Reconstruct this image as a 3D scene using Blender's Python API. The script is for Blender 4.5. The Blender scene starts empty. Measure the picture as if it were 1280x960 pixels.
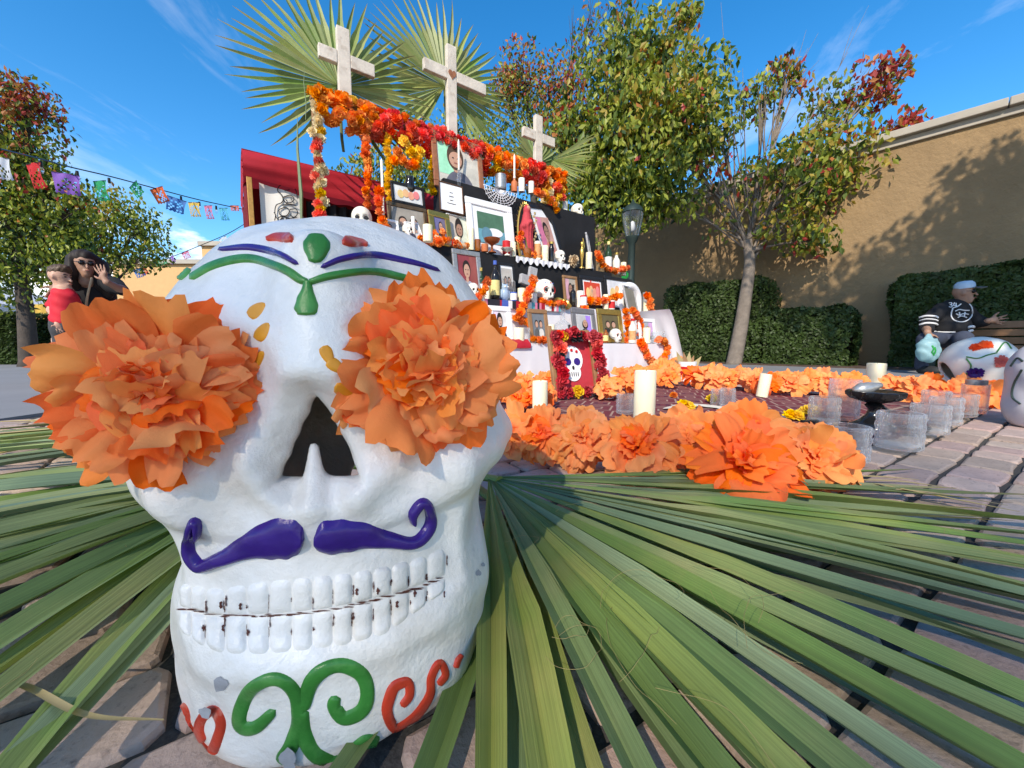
import bpy, bmesh, math, random
import numpy as np
from mathutils import Vector, Matrix, Euler
from mathutils.bvhtree import BVHTree
R_ = math.radians
random.seed(11); rng = np.random.default_rng(11)
SC = bpy.context.scene
COL = SC.collection

# ------------------------------------------------------------------ camera, sky, sun, exposure
CAM_H, F_PX, HORIZON = 0.34, 480.0, 432.0          # photo pixels are 1280 x 960
PITCH = math.atan((480 - HORIZON) / F_PX)
cam = bpy.data.cameras.new('camera'); cam_o = bpy.data.objects.new('camera', cam); COL.objects.link(cam_o)
cam.sensor_width = 36; cam.lens = 36 * F_PX / 1280; cam.clip_start = 0.01; cam.clip_end = 2000
cam_o.location = (0, 0, CAM_H); cam_o.rotation_euler = (math.pi / 2 - PITCH, 0, 0)
SC.camera = cam_o

SUN_DIR = Vector((-0.27, -0.76, 0.60)).normalized()   # towards the sun
sun = bpy.data.lights.new('sun', 'SUN'); sun.energy = 3.0; sun.angle = R_(0.5); sun.color = (1, .96, .90)
sun_o = bpy.data.objects.new('sun', sun); COL.objects.link(sun_o)
sun_o.rotation_euler = (-SUN_DIR).to_track_quat('-Z', 'Y').to_euler()
world = bpy.data.worlds.new('World'); SC.world = world; world.use_nodes = True
wn, wl = world.node_tree.nodes, world.node_tree.links
wn.clear()
sky = wn.new('ShaderNodeTexSky'); sky.sky_type = 'NISHITA'; sky.sun_disc = False
sky.sun_elevation = math.asin(SUN_DIR.z); sky.sun_rotation = math.atan2(SUN_DIR.x, SUN_DIR.y)
sky.air_density = 1.0; sky.dust_density = 0.35; sky.ozone_density = 4.0; sky.altitude = 300
tc = wn.new('ShaderNodeTexCoord')
sep = wn.new('ShaderNodeSeparateXYZ'); wl.new(tc.outputs['Generated'], sep.inputs[0])
def wmath(op, a, b=None, clamp=False):
    n = wn.new('ShaderNodeMath'); n.operation = op; n.use_clamp = clamp
    for i, v in enumerate((a, b)):
        if v is None: continue
        if isinstance(v, (int, float)): n.inputs[i].default_value = v
        else: wl.new(v, n.inputs[i])
    return n.outputs[0]
zc = wmath('MAXIMUM', sep.outputs[2], 0.0)
den = wmath('ADD', zc, 0.12)
comb = wn.new('ShaderNodeCombineXYZ')
wl.new(wmath('DIVIDE', sep.outputs[0], den), comb.inputs[0]); wl.new(wmath('DIVIDE', sep.outputs[1], den), comb.inputs[1])
cmap = wn.new('ShaderNodeMapping'); wl.new(comb.outputs[0], cmap.inputs[0]); cmap.inputs['Scale'].default_value = (1.0, 0.55, 1); cmap.inputs['Location'].default_value = (3.2, 1.7, 0)
cn = wn.new('ShaderNodeTexNoise'); wl.new(cmap.outputs[0], cn.inputs[0]); cn.inputs['Scale'].default_value = 1.15; cn.inputs['Detail'].default_value = 9; cn.inputs['Roughness'].default_value = .62; cn.inputs['Distortion'].default_value = .5
cr = wn.new('ShaderNodeValToRGB'); cr.color_ramp.elements[0].position = .56; cr.color_ramp.elements[1].position = .88
wl.new(cn.outputs[0], cr.inputs[0])
# low cumulus bank near the horizon
cn2 = wn.new('ShaderNodeTexNoise'); cm2 = wn.new('ShaderNodeMapping'); wl.new(tc.outputs['Generated'], cm2.inputs[0]); cm2.inputs['Scale'].default_value = (3.2, 3.2, 9); wl.new(cm2.outputs[0], cn2.inputs[0])
cn2.inputs['Scale'].default_value = 1.3; cn2.inputs['Detail'].default_value = 8; cn2.inputs['Roughness'].default_value = .6
low = wmath('MULTIPLY', wmath('SUBTRACT', wmath('ADD', cn2.outputs[0], 0.19), wmath('MULTIPLY', zc, 1.35)), 1.0)
low = wmath('MULTIPLY', wmath('SUBTRACT', low, .44), 7.0, True)
cmask = wmath('MAXIMUM', wmath('MULTIPLY', cr.outputs[0], .38), wmath('MULTIPLY', low, .85), True)
cmix = wn.new('ShaderNodeMixRGB'); wl.new(cmask, cmix.inputs[0])
hs = wn.new('ShaderNodeHueSaturation'); hs.inputs['Saturation'].default_value = 1.34; hs.inputs['Value'].default_value = 1.35
wl.new(sky.outputs[0], hs.inputs['Color']); wl.new(hs.outputs[0], cmix.inputs[1])
cmix.inputs[2].default_value = (9.0, 9.3, 9.8, 1)
bg = wn.new('ShaderNodeBackground'); bg.inputs[1].default_value = 0.13
wl.new(cmix.outputs[0], bg.inputs[0])
wo = wn.new('ShaderNodeOutputWorld'); wl.new(bg.outputs[0], wo.inputs[0])
vs = SC.view_settings; vs.view_transform = 'Standard'; vs.look = 'None'; vs.exposure = 0.78; vs.gamma = 1; vs.use_white_balance = True; vs.white_balance_temperature = 7500; vs.white_balance_tint = 10; vs.use_curve_mapping = False
SC.cycles.max_bounces = 12; SC.cycles.transparent_max_bounces = 24; SC.cycles.transmission_bounces = 8
SC.cycles.diffuse_bounces = 8; SC.cycles.glossy_bounces = 4; SC.cycles.caustics_reflective = False; SC.cycles.caustics_refractive = False
SC.cycles.use_denoising = True; SC.cycles.sample_clamp_indirect = 6

# ------------------------------------------------------------------ photo pixel -> point
C0 = Vector((0, 0, CAM_H)); FWD = Vector((0, math.cos(PITCH), -math.sin(PITCH))); UPV = Vector((0, math.sin(PITCH), math.cos(PITCH)))
def ray(x, y): return FWD + Vector((1, 0, 0)) * ((x - 640) / F_PX) - UPV * ((y - 480) / F_PX)
def G(x, y, z=0.0): d = ray(x, y); return C0 + d * ((z - CAM_H) / d.z)        # on the ground (height z)
def P(x, y, Y): d = ray(x, y); return C0 + d * (Y / d.y)                      # at forward distance Y
def proj(p):
    d = Vector(p) - C0; w = d.dot(FWD)
    return (640 + F_PX * d.x / w, 480 - F_PX * d.dot(UPV) / w)

# ------------------------------------------------------------------ scene helpers
LOC = {}
def link(o, parent=None):
    COL.objects.link(o)
    if parent is not None: o.parent = parent
    return o
def tag(o, label=None, cat=None, group=None, kind=None):
    if label: o['label'] = label
    if cat: o['category'] = cat
    if group: o['group'] = group
    if kind: o['kind'] = kind
    return o
def thing(name, label, cat, loc=(0, 0, 0), rz=0.0, group=None, rot=None):
    o = bpy.data.objects.new(name, None); link(o); o.empty_display_size = .05
    o.location = loc; o.rotation_euler = rot if rot is not None else (0, 0, rz)
    LOC[o.name] = (Vector(loc), rz if rot is None else None)
    return tag(o, label, cat, group)
def copy_tree(src, loc=None, rz=None, label=None, scale=None, parent=None):
    c = src.copy(); link(c)
    if parent is not None: c.parent = parent
    if loc is not None: c.location = loc; LOC[c.name] = (Vector(loc), rz or 0)
    if rz is not None: c.rotation_euler = (0, 0, rz)
    if scale is not None: c.scale = (scale,) * 3 if isinstance(scale, (int, float)) else scale
    if label: c['label'] = label
    for ch in list(src.children): copy_tree(ch, parent=c)
    return c
def inst(name, mesh, parent, M=None, loc=None, rot=None, scale=None):
    o = bpy.data.objects.new(name, mesh); link(o, parent)
    if M is not None: o.matrix_local = M
    if loc is not None: o.location = loc
    if rot is not None: o.rotation_euler = rot
    if scale is not None: o.scale = (scale,) * 3 if isinstance(scale, (int, float)) else scale
    return o

class MB:
    def __init__(s): s.v = []; s.f = []; s.m = []
    def add(s, verts, faces, m=0, M=None):
        o = len(s.v)
        if M is not None: verts = [M @ Vector(p) for p in verts]
        s.v.extend([(p[0], p[1], p[2]) for p in verts]); s.f.extend([tuple(i + o for i in f) for f in faces]); s.m.extend([m] * len(faces))
        return s
    def box(s, c, size, M=None, m=0, taper=1.0):
        x, y, z = [a / 2 for a in size]; cx, cy, cz = c; t = taper
        vs_ = [(cx - x, cy - y, cz - z), (cx + x, cy - y, cz - z), (cx + x, cy + y, cz - z), (cx - x, cy + y, cz - z),
               (cx - x * t, cy - y * t, cz + z), (cx + x * t, cy - y * t, cz + z), (cx + x * t, cy + y * t, cz + z), (cx - x * t, cy + y * t, cz + z)]
        return s.add(vs_, [(3, 2, 1, 0), (4, 5, 6, 7), (0, 1, 5, 4), (1, 2, 6, 5), (2, 3, 7, 6), (3, 0, 4, 7)], m, M)
    def tube(s, pts, r, n=8, caps=True, m=0, M=None, flat=1.0):
        pts = [Vector(p) for p in pts]; k = len(pts)
        rs = [r] * k if isinstance(r, (int, float)) else list(r)
        V = []; prev = None
        for i, p in enumerate(pts):
            t = (pts[min(i + 1, k - 1)] - pts[max(i - 1, 0)])
            t = t.normalized() if t.length > 1e-9 else Vector((0, 0, 1))
            if prev is None:
                a = Vector((0, 0, 1)) if abs(t.z) < .9 else Vector((1, 0, 0))
                n1 = t.cross(a).normalized()
            else:
                n1 = (prev - t * prev.dot(t))
                n1 = n1.normalized() if n1.length > 1e-6 else t.orthogonal().normalized()
            prev = n1; n2 = t.cross(n1)
            for j in range(n):
                a = 2 * math.pi * j / n
                V.append(p + n1 * (rs[i] * math.cos(a)) + n2 * (rs[i] * flat * math.sin(a)))
        Fc = [(i * n + j, i * n + (j + 1) % n, (i + 1) * n + (j + 1) % n, (i + 1) * n + j) for i in range(k - 1) for j in range(n)]
        if caps: Fc += [tuple(range(n - 1, -1, -1)), tuple((k - 1) * n + j for j in range(n))]
        return s.add(V, Fc, m, M)
    def lathe(s, prof, n=16, c=(0, 0, 0), M=None, m=0, caps=True, wob=None):
        V = []; k = len(prof)
        for i, (r, z) in enumerate(prof):
            for j in range(n):
                a = 2 * math.pi * j / n; rr = r * (wob(a, z) if wob else 1)
                V.append((c[0] + rr * math.cos(a), c[1] + rr * math.sin(a), c[2] + z))
        Fc = [(i * n + j, i * n + (j + 1) % n, (i + 1) * n + (j + 1) % n, (i + 1) * n + j) for i in range(k - 1) for j in range(n)]
        if caps: Fc += [tuple(range(n - 1, -1, -1)), tuple((k - 1) * n + j for j in range(n))]
        return s.add(V, Fc, m, M)
    def ball(s, c, rad, nu=10, nv=7, M=None, m=0, jit=0.0):
        if isinstance(rad, (int, float)): rad = (rad,) * 3
        V = [(c[0], c[1], c[2] - rad[2])]
        for i in range(1, nv):
            t = math.pi * i / nv - math.pi / 2
            for j in range(nu):
                a = 2 * math.pi * j / nu; q = 1 + (random.uniform(-jit, jit) if jit else 0)
                V.append((c[0] + rad[0] * q * math.cos(t) * math.cos(a), c[1] + rad[1] * q * math.cos(t) * math.sin(a), c[2] + rad[2] * q * math.sin(t)))
        V.append((c[0], c[1], c[2] + rad[2])); L = len(V) - 1
        Fc = [(0, 1 + (j + 1) % nu, 1 + j) for j in range(nu)]
        for i in range(nv - 2):
            for j in range(nu):
                Fc.append((1 + i * nu + j, 1 + i * nu + (j + 1) % nu, 1 + (i + 1) * nu + (j + 1) % nu, 1 + (i + 1) * nu + j))
        Fc += [(L, 1 + (nv - 2) * nu + j, 1 + (nv - 2) * nu + (j + 1) % nu) for j in range(nu)]
        return s.add(V, Fc, m, M)
    def grid(s, fn, nu, nv, m=0, M=None):
        V = [fn(i / nu, j / nv) for j in range(nv + 1) for i in range(nu + 1)]
        Fc = [(j * (nu + 1) + i, j * (nu + 1) + i + 1, (j + 1) * (nu + 1) + i + 1, (j + 1) * (nu + 1) + i) for j in range(nv) for i in range(nu)]
        return s.add(V, Fc, m, M)
    def mesh(s, name, mats, smooth=True, sharp=None):
        me = bpy.data.meshes.new(name); me.from_pydata(s.v, [], s.f)
        mats = mats if isinstance(mats, (list, tuple)) else [mats]
        for m in mats: me.materials.append(M_(m) if isinstance(m, str) else m)
        if len(mats) > 1: me.polygons.foreach_set('material_index', s.m)
        me.polygons.foreach_set('use_smooth', [smooth] * len(me.polygons))
        if smooth and sharp: me.set_sharp_from_angle(angle=R_(sharp))
        me.update(); return me
    def build(s, name, mats, parent=None, smooth=True, sharp=40, bevel=0, seg=2, subd=0, world=False):
        if world and parent is not None:
            loc, rz = LOC[parent.name]; Mi = (Matrix.Translation(loc) @ Matrix.Rotation(rz or 0, 4, 'Z')).inverted()
            s.v = [tuple(Mi @ Vector(p)) for p in s.v]
        me = s.mesh(name, mats, smooth, sharp)
        o = bpy.data.objects.new(name, me); link(o, parent)
        if bevel:
            b = o.modifiers.new('bevel', 'BEVEL'); b.width = bevel; b.segments = seg; b.limit_method = 'ANGLE'
        if subd:
            b = o.modifiers.new('subd', 'SUBSURF'); b.levels = b.render_levels = subd
        return o

def crom(pts, n=8):
    """Catmull-Rom through points of any dimension"""
    P_ = [np.array(p, float) for p in pts]; P_ = [2 * P_[0] - P_[1]] + P_ + [2 * P_[-1] - P_[-2]]
    out = []
    for i in range(1, len(P_) - 2):
        for k in range(n):
            t = k / n; a, b, c, d = P_[i - 1], P_[i], P_[i + 1], P_[i + 2]
            out.append(.5 * (2 * b + (c - a) * t + (2 * a - 5 * b + 4 * c - d) * t * t + (3 * b - a - 3 * c + d) * t ** 3))
    out.append(P_[-2]); return out
def axisM(loc, zdir, xhint=(1, 0, 0)):
    z = Vector(zdir).normalized(); x = Vector(xhint); x = x - z * x.dot(z)
    if x.length < 1e-4: x = z.orthogonal()
    x.normalize(); y = z.cross(x)
    return Matrix.Translation(loc) @ Matrix((x, y, z)).transposed().to_4x4()

# ------------------------------------------------------------------ signed-distance modelling
def smin(a, b, k):
    h = np.clip(.5 + .5 * (b - a) / k, 0, 1); return b + (a - b) * h - k * h * (1 - h)
def smax(a, b, k): return -smin(-a, -b, k)
def ell(X, Y, Z, c, r):
    x, y, z = (X - c[0]) / r[0], (Y - c[1]) / r[1], (Z - c[2]) / r[2]
    k0 = np.sqrt(x * x + y * y + z * z); k1 = np.sqrt((x / r[0]) ** 2 + (y / r[1]) ** 2 + (z / r[2]) ** 2) + 1e-9
    return k0 * (k0 - 1) / k1
def cap(X, Y, Z, a, b, ra, rb):
    a = np.array(a, float); b = np.array(b, float); d = b - a; L = d @ d + 1e-12
    t = np.clip(((X - a[0]) * d[0] + (Y - a[1]) * d[1] + (Z - a[2]) * d[2]) / L, 0, 1)
    return np.sqrt((X - a[0] - t * d[0]) ** 2 + (Y - a[1] - t * d[1]) ** 2 + (Z - a[2] - t * d[2]) ** 2) - (ra + (rb - ra) * t)
def nets(fn, lo, hi, h):
    ax = [np.arange(lo[i], hi[i] + h, h, dtype=np.float32) for i in range(3)]
    X, Y, Z = np.meshgrid(*ax, indexing='ij'); D = fn(X, Y, Z).astype(np.float32); S = D < 0
    sl = [slice(None, -1), slice(1, None)]
    cnt = sum(S[sl[i], sl[j], sl[k]].astype(np.int8) for i in (0, 1) for j in (0, 1) for k in (0, 1))
    mask = (cnt > 0) & (cnt < 8); cells = np.argwhere(mask); idx = -np.ones(mask.shape, np.int64); idx[mask] = np.arange(len(cells))
    acc = np.zeros((len(cells), 3)); num = np.zeros(len(cells))
    corners = [(i, j, k) for i in (0, 1) for j in (0, 1) for k in (0, 1)]
    for a in corners:
        for d in range(3):
            if a[d]: continue
            b = list(a); b[d] = 1
            ca = cells + np.array(a); cb = cells + np.array(b)
            da = D[ca[:, 0], ca[:, 1], ca[:, 2]]; db = D[cb[:, 0], cb[:, 1], cb[:, 2]]
            cr_ = (da < 0) != (db < 0); t = np.where(cr_, da / np.where(cr_, da - db, 1), 0)
            p = np.array(a, float)[None, :].repeat(len(cells), 0); p[:, d] += t
            acc[cr_] += p[cr_]; num[cr_] += 1
    V = (cells + acc / num[:, None]) * h + np.array(lo)
    Q = []
    for d in range(3):
        s0 = [slice(None)] * 3; s1 = [slice(None)] * 3; s0[d] = slice(None, -1); s1[d] = slice(1, None)
        A = S[tuple(s0)]; B = S[tuple(s1)]; e = np.argwhere(A != B)
        o1, o2 = (d + 1) % 3, (d + 2) % 3
        e = e[(e[:, o1] > 0) & (e[:, o2] > 0) & (e[:, o1] < mask.shape[o1]) & (e[:, o2] < mask.shape[o2])]
        inside = A[e[:, 0], e[:, 1], e[:, 2]]
        def at(da, db):
            c = e.copy(); c[:, o1] += da; c[:, o2] += db; return idx[c[:, 0], c[:, 1], c[:, 2]]
        q = np.stack([at(-1, -1), at(0, -1), at(0, 0), at(-1, 0)], 1)
        q[~inside] = q[~inside][:, ::-1]; Q.append(q)
    return V, np.concatenate(Q)
def net_mesh(name, mats, fn, lo, hi, h, smooth_it=0):
    V, Q = nets(fn, lo, hi, h); me = bpy.data.meshes.new(name)
    me.from_pydata(V.tolist(), [], Q.tolist())
    for m in (mats if isinstance(mats, (list, tuple)) else [mats]): me.materials.append(M_(m))
    me.polygons.foreach_set('use_smooth', [True] * len(me.polygons)); me.update(); return me

# ------------------------------------------------------------------ materials (procedural)
MATS = {}
def M_(n): return MATS[n]
def mat(name, col, rough=.6, metal=0.0, var=.12, vscale=6, bump=0.0, bscale=60, rand=0.0, hrand=0.0, transl=0.0, tcol=None,
        spec=.4, trans=0.0, ior=1.45, emit=None, coat=0.0, sss=0.0, col2=None, c2scale=3, c2lo=.45, c2hi=.6, sheen=0.0, coords='Object'):
    m = bpy.data.materials.new(name); m.use_nodes = True; nt = m.node_tree; N, L = nt.nodes, nt.links
    b = N['Principled BSDF']; out = N['Material Output']
    b.inputs['Roughness'].default_value = rough; b.inputs['Metallic'].default_value = metal
    b.inputs['Specular IOR Level'].default_value = spec; b.inputs['IOR'].default_value = ior
    b.inputs['Transmission Weight'].default_value = trans; b.inputs['Coat Weight'].default_value = coat
    if coat: b.inputs['Coat Roughness'].default_value = .12
    if sheen: b.inputs['Sheen Weight'].default_value = sheen
    if sss: b.inputs['Subsurface Weight'].default_value = sss; b.inputs['Subsurface Radius'].default_value = (.02, .012, .006)
    tcn = N.new('ShaderNodeTexCoord'); src = tcn.outputs[coords]
    def noise(scale, detail=4, rough_=.6):
        n = N.new('ShaderNodeTexNoise'); n.inputs['Scale'].default_value = scale; n.inputs['Detail'].default_value = detail; n.inputs['Roughness'].default_value = rough_
        L.new(src, n.inputs['Vector']); return n
    c = None
    def rgb(cc): return (*cc[:3], 1)
    if var:
        n = noise(vscale); mx = N.new('ShaderNodeMixRGB'); L.new(n.outputs[0], mx.inputs[0])
        mx.inputs[1].default_value = rgb([max(0, q * (1 - 2 * var)) for q in col]); mx.inputs[2].default_value = rgb([min(1, q * (1 + 2 * var)) for q in col]); c = mx.outputs[0]
    else:
        rg = N.new('ShaderNodeRGB'); rg.outputs[0].default_value = rgb(col); c = rg.outputs[0]
    if col2:
        n = noise(c2scale, 6); rp = N.new('ShaderNodeValToRGB'); rp.color_ramp.elements[0].position = c2lo; rp.color_ramp.elements[1].position = c2hi
        L.new(n.outputs[0], rp.inputs[0]); mx = N.new('ShaderNodeMixRGB'); L.new(rp.outputs[0], mx.inputs[0]); L.new(c, mx.inputs[1]); mx.inputs[2].default_value = rgb(col2); c = mx.outputs[0]
    if rand or hrand:
        oi = N.new('ShaderNodeObjectInfo'); hsv = N.new('ShaderNodeHueSaturation')
        def rr(lo, hi, seed):
            w = N.new('ShaderNodeTexWhiteNoise'); w.noise_dimensions = '1D'
            ad = N.new('ShaderNodeMath'); ad.inputs[1].default_value = seed; L.new(oi.outputs['Random'], ad.inputs[0]); L.new(ad.outputs[0], w.inputs['W'])
            mr = N.new('ShaderNodeMapRange'); mr.inputs[3].default_value = lo; mr.inputs[4].default_value = hi; L.new(w.outputs[0], mr.inputs[0]); return mr.outputs[0]
        L.new(rr(.5 - hrand, .5 + hrand, 1.3), hsv.inputs['Hue']); L.new(rr(1 - rand, 1 + rand, 4.1), hsv.inputs['Value']); L.new(rr(1 - rand * .6, 1 + rand * .3, 8.7), hsv.inputs['Saturation'])
        L.new(c, hsv.inputs['Color']); c = hsv.outputs[0]
    L.new(c, b.inputs['Base Color'])
    if bump:
        n = noise(bscale, 6, .65); bp = N.new('ShaderNodeBump'); bp.inputs['Strength'].default_value = bump; bp.inputs['Distance'].default_value = .3 / bscale
        L.new(n.outputs[0], bp.inputs['Height']); L.new(bp.outputs[0], b.inputs['Normal'])
    if emit: b.inputs['Emission Color'].default_value = rgb(emit); b.inputs['Emission Strength'].default_value = 1
    if transl:
        tr = N.new('ShaderNodeBsdfTranslucent'); ms = N.new('ShaderNodeMixShader'); ms.inputs[0].default_value = transl
        if tcol:
            mm = N.new('ShaderNodeMixRGB'); mm.blend_type = 'MULTIPLY'; mm.inputs[0].default_value = 1; L.new(c, mm.inputs[1]); mm.inputs[2].default_value = rgb(tcol); L.new(mm.outputs[0], tr.inputs[0])
        else: L.new(c, tr.inputs[0])
        L.new(b.outputs[0], ms.inputs[1]); L.new(tr.outputs[0], ms.inputs[2]); L.new(ms.outputs[0], out.inputs[0])
    MATS[name] = m; return m

mat('skull_white', (.83, .79, .72), rough=.30, var=.06, vscale=9, bump=.4, bscale=34, spec=.5, col2=(.52, .46, .37), c2scale=8, c2lo=.47, c2hi=.82)
mat('bone', (.72, .68, .58), rough=.5, var=.15, vscale=30)
mat('paint_green', (.035, .20, .035), rough=.3, bump=.25, bscale=60, var=.22, vscale=45, col2=(.09, .30, .07), c2scale=30, c2lo=.5, c2hi=.7)
mat('paint_purple', (.038, .014, .17), rough=.24, bump=.2, bscale=60, var=.2, vscale=45)
mat('paint_red', (.52, .045, .02), rough=.3, bump=.25, bscale=60, var=.2, vscale=45, col2=(.70, .30, .22), c2scale=40, c2lo=.58, c2hi=.75)
mat('paint_amber', (.75, .30, .025), rough=.35, var=.15, vscale=40)
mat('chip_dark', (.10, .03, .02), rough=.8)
mat('tissue', (1.0, .29, .07), rough=.7, var=.04, vscale=5, rand=.07, hrand=.006, transl=.2, tcol=(1.0, .88, .8), bump=.16, bscale=22, spec=.25)
mat('tissue_deep', (1.0, .17, .022), rough=.7, var=.04, vscale=5, rand=.07, hrand=.006, transl=.2, tcol=(1.0, .78, .65), bump=.16, bscale=22, spec=.25)
mat('tissue_peach', (1.0, .345, .105), rough=.7, var=.04, vscale=5, rand=.07, hrand=.006, transl=.2, tcol=(1.0, .88, .8), bump=.16, bscale=22, spec=.25)
mat('palm', (.175, .245, .065), rough=.5, var=.16, vscale=7, rand=.28, hrand=.022, transl=.22, tcol=(1, 1.1, .5), bump=.2, bscale=120, spec=.5, col2=(.30, .29, .10), c2scale=4, c2lo=.5, c2hi=.75)
mat('palm_blue', (.20, .265, .125), rough=.5, var=.16, vscale=7, rand=.22, hrand=.02, transl=.2, bump=.2, bscale=120, spec=.5)
mat('palm_pale', (.30, .34, .12), rough=.45, var=.15, vscale=8, rand=.22, hrand=.02, transl=.3, tcol=(1, 1.1, .6), spec=.4)
mat('palm_dry', (.38, .29, .13), rough=.7, var=.2, vscale=10, rand=.2)
mat('paver', (.45, .325, .265), rough=.85, var=.16, vscale=14, rand=.22, hrand=.018, bump=1.0, bscale=150, col2=(.20, .15, .13), c2scale=85, c2lo=.56, c2hi=.74)
mat('joint', (.06, .056, .052), rough=.95, bump=1.0, bscale=260, var=.45, vscale=260)
mat('concrete', (.22, .22, .225), rough=.9, bump=.3, bscale=90, var=.12, vscale=1.2)
mat('asphalt', (.10, .10, .105), rough=.9, bump=.5, bscale=120, var=.15, vscale=1)
mat('soil', (.085, .055, .04), rough=1, bump=1, bscale=40, var=.4, vscale=12)
mat('stucco', (.30, .20, .105), rough=.95, bump=1.0, bscale=16, var=.13, vscale=2.2, col2=(.24, .16, .085), c2scale=.9, c2lo=.5, c2hi=.75)
mat('stucco_orange', (.60, .37, .17), rough=.95, bump=.4, bscale=20, var=.06)
mat('bounce_stone', (.50, .43, .36), rough=.9, var=.1, vscale=3, bump=.3, bscale=60)  # lightened so the ground behind the camera bounces sun forward
mat('trim', (.40, .36, .30), rough=.8, var=.1, vscale=3)
mat('bark', (.20, .165, .135), rough=.9, bump=1, bscale=40, var=.3, vscale=9)
mat('bark_dark', (.075, .06, .05), rough=.9, bump=1, bscale=30, var=.3, vscale=8)
for nm, c in (('leaf_green', (.12, .18, .03)), ('leaf_bright', (.31, .35, .05)), ('leaf_dark', (.035, .075, .018)), ('leaf_red', (.38, .045, .04)), ('leaf_orange', (.42, .15, .035)), ('leaf_yellow', (.40, .30, .05))):
    mat(nm, c, rough=.45, var=.25, vscale=2.2, transl=.35, tcol=(1, 1.1, .5), spec=.45)
mat('hedge', (.05, .085, .02), rough=.5, var=.45, vscale=3, transl=.25, spec=.4)
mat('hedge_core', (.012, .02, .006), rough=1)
mat('wood_white', (.60, .54, .46), rough=.8, var=.22, vscale=9, bump=.5, bscale=60, col2=(.34, .25, .18), c2scale=7, c2lo=.55, c2hi=.72)
mat('wood', (.28, .15, .07), rough=.55, var=.25, vscale=12, bump=.3, bscale=50)
mat('wood_dark', (.10, .045, .02), rough=.5, var=.25, vscale=12)
mat('bench_wood', (.22, .11, .05), rough=.5, var=.25, vscale=8, rand=.15)
mat('cloth_white', (.72, .71, .74), rough=.9, var=.04, bump=.15, bscale=200)
mat('cloth_black', (.012, .012, .014), rough=.8, var=.3, bump=.2, bscale=150)
mat('cloth_red', (.50, .02, .035), rough=.6, var=.15, vscale=5, transl=.2)
mat('cloth_red_dark', (.20, .012, .015), rough=.8, var=.2, transl=.15)
mat('banner', (.72, .70, .66), rough=.85, var=.05)
mat('marigold', (.95, .22, .015), rough=.8, var=.1, vscale=60, transl=.25, rand=.15, hrand=.012)
mat('marigold_orange', (.97, .30, .02), rough=.8, var=.1, vscale=60, transl=.25, rand=.15, hrand=.015)
mat('marigold_yellow', (.92, .58, .02), rough=.8, var=.1, vscale=60, transl=.25, rand=.12)
mat('rose_red', (.85, .085, .045), rough=.75, var=.1, vscale=50, transl=.2, rand=.2, hrand=.012)
mat('rose_crimson', (.52, .012, .028), rough=.75, var=.1, vscale=50, transl=.15, rand=.2)
mat('rose_cream', (.82, .70, .44), rough=.75, var=.08, vscale=50, transl=.2, rand=.12)
mat('rose_black', (.02, .02, .022), rough=.8)
mat('candle', (.82, .74, .52), rough=.5, var=.05, sss=.25)
mat('candle_white', (.84, .80, .70), rough=.5, var=.04, sss=.2)
mat('wick', (.02, .02, .02), rough=.9)
mat('glass', (.97, .98, 1.0), rough=.03, trans=.95, ior=1.42, var=0, spec=.5)
mat('glass_dark', (.015, .012, .01), rough=.08, var=0, spec=.6)
mat('glass_green', (.02, .045, .015), rough=.08, var=0, spec=.6)
mat('glass_amber', (.45, .13, .02), rough=.08, var=.1, spec=.6, trans=.4)
mat('black_gloss', (.012, .012, .013), rough=.16, var=0, spec=.6)
mat('black_frame', (.016, .015, .015), rough=.35, var=.1)
mat('white_frame', (.78, .78, .78), rough=.4, var=.03)
mat('silver_frame', (.42, .41, .39), rough=.35, metal=.6, var=.2, vscale=40)
mat('grey_frame', (.16, .16, .17), rough=.4, var=.2, vscale=30)
mat('gold', (.62, .40, .10), rough=.3, metal=.85, var=.2, vscale=50, bump=.4, bscale=120)
mat('bronze', (.16, .10, .055), rough=.4, metal=.6, var=.3, vscale=40)
mat('brown_frame', (.30, .12, .06), rough=.4, var=.25, vscale=25)
mat('paper', (.78, .78, .78), rough=.8, var=.02)
mat('ink', (.02, .02, .025), rough=.8, var=0)
mat('metal_dark', (.03, .05, .045), rough=.45, metal=.3, var=.2)
mat('metal_grey', (.35, .35, .36), rough=.4, metal=.7)
mat('stone_grey', (.36, .36, .37), rough=.9, var=.2, vscale=40, bump=.5, bscale=120)
mat('ceramic', (.74, .72, .64), rough=.3, var=.06, vscale=12, spec=.5)
mat('ceramic_grey', (.52, .50, .52), rough=.4, var=.08, vscale=12)
mat('red_gloss', (.55, .02, .02), rough=.25, var=.1)
mat('blue_grey', (.30, .40, .52), rough=.4, var=.2, vscale=40)
mat('copper', (.42, .12, .04), rough=.35, metal=.5, var=.2, vscale=40)
mat('terracotta', (.55, .16, .06), rough=.6, var=.2)
mat('beige', (.58, .44, .28), rough=.8, var=.2, vscale=60)
mat('green_paper', (.02, .42, .08), rough=.7, transl=.3)
mat('sand', (.66, .60, .50), rough=1, var=.15, vscale=40, bump=.6, bscale=200)
mat('skin', (.52, .30, .21), rough=.5, var=.06, sss=.1)
mat('skin_dark', (.36, .20, .135), rough=.5, var=.06, sss=.1)
mat('lips', (.30, .11, .09), rough=.5, var=.05)
mat('hair', (.020, .013, .010), rough=.65, var=.3, vscale=60)
mat('hair_brown', (.085, .05, .03), rough=.5, var=.3, vscale=60)
mat('black_fabric', (.012, .012, .014), rough=.85, var=.2)
mat('red_fabric', (.58, .015, .03), rough=.7, var=.1)
mat('grey_fabric', (.05, .05, .055), rough=.85, var=.2)
mat('denim', (.045, .055, .085), rough=.9, var=.2, vscale=20)
mat('white_fabric', (.72, .72, .72), rough=.8, var=.04)
mat('pale_blue', (.42, .55, .66), rough=.7, var=.05)
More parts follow.
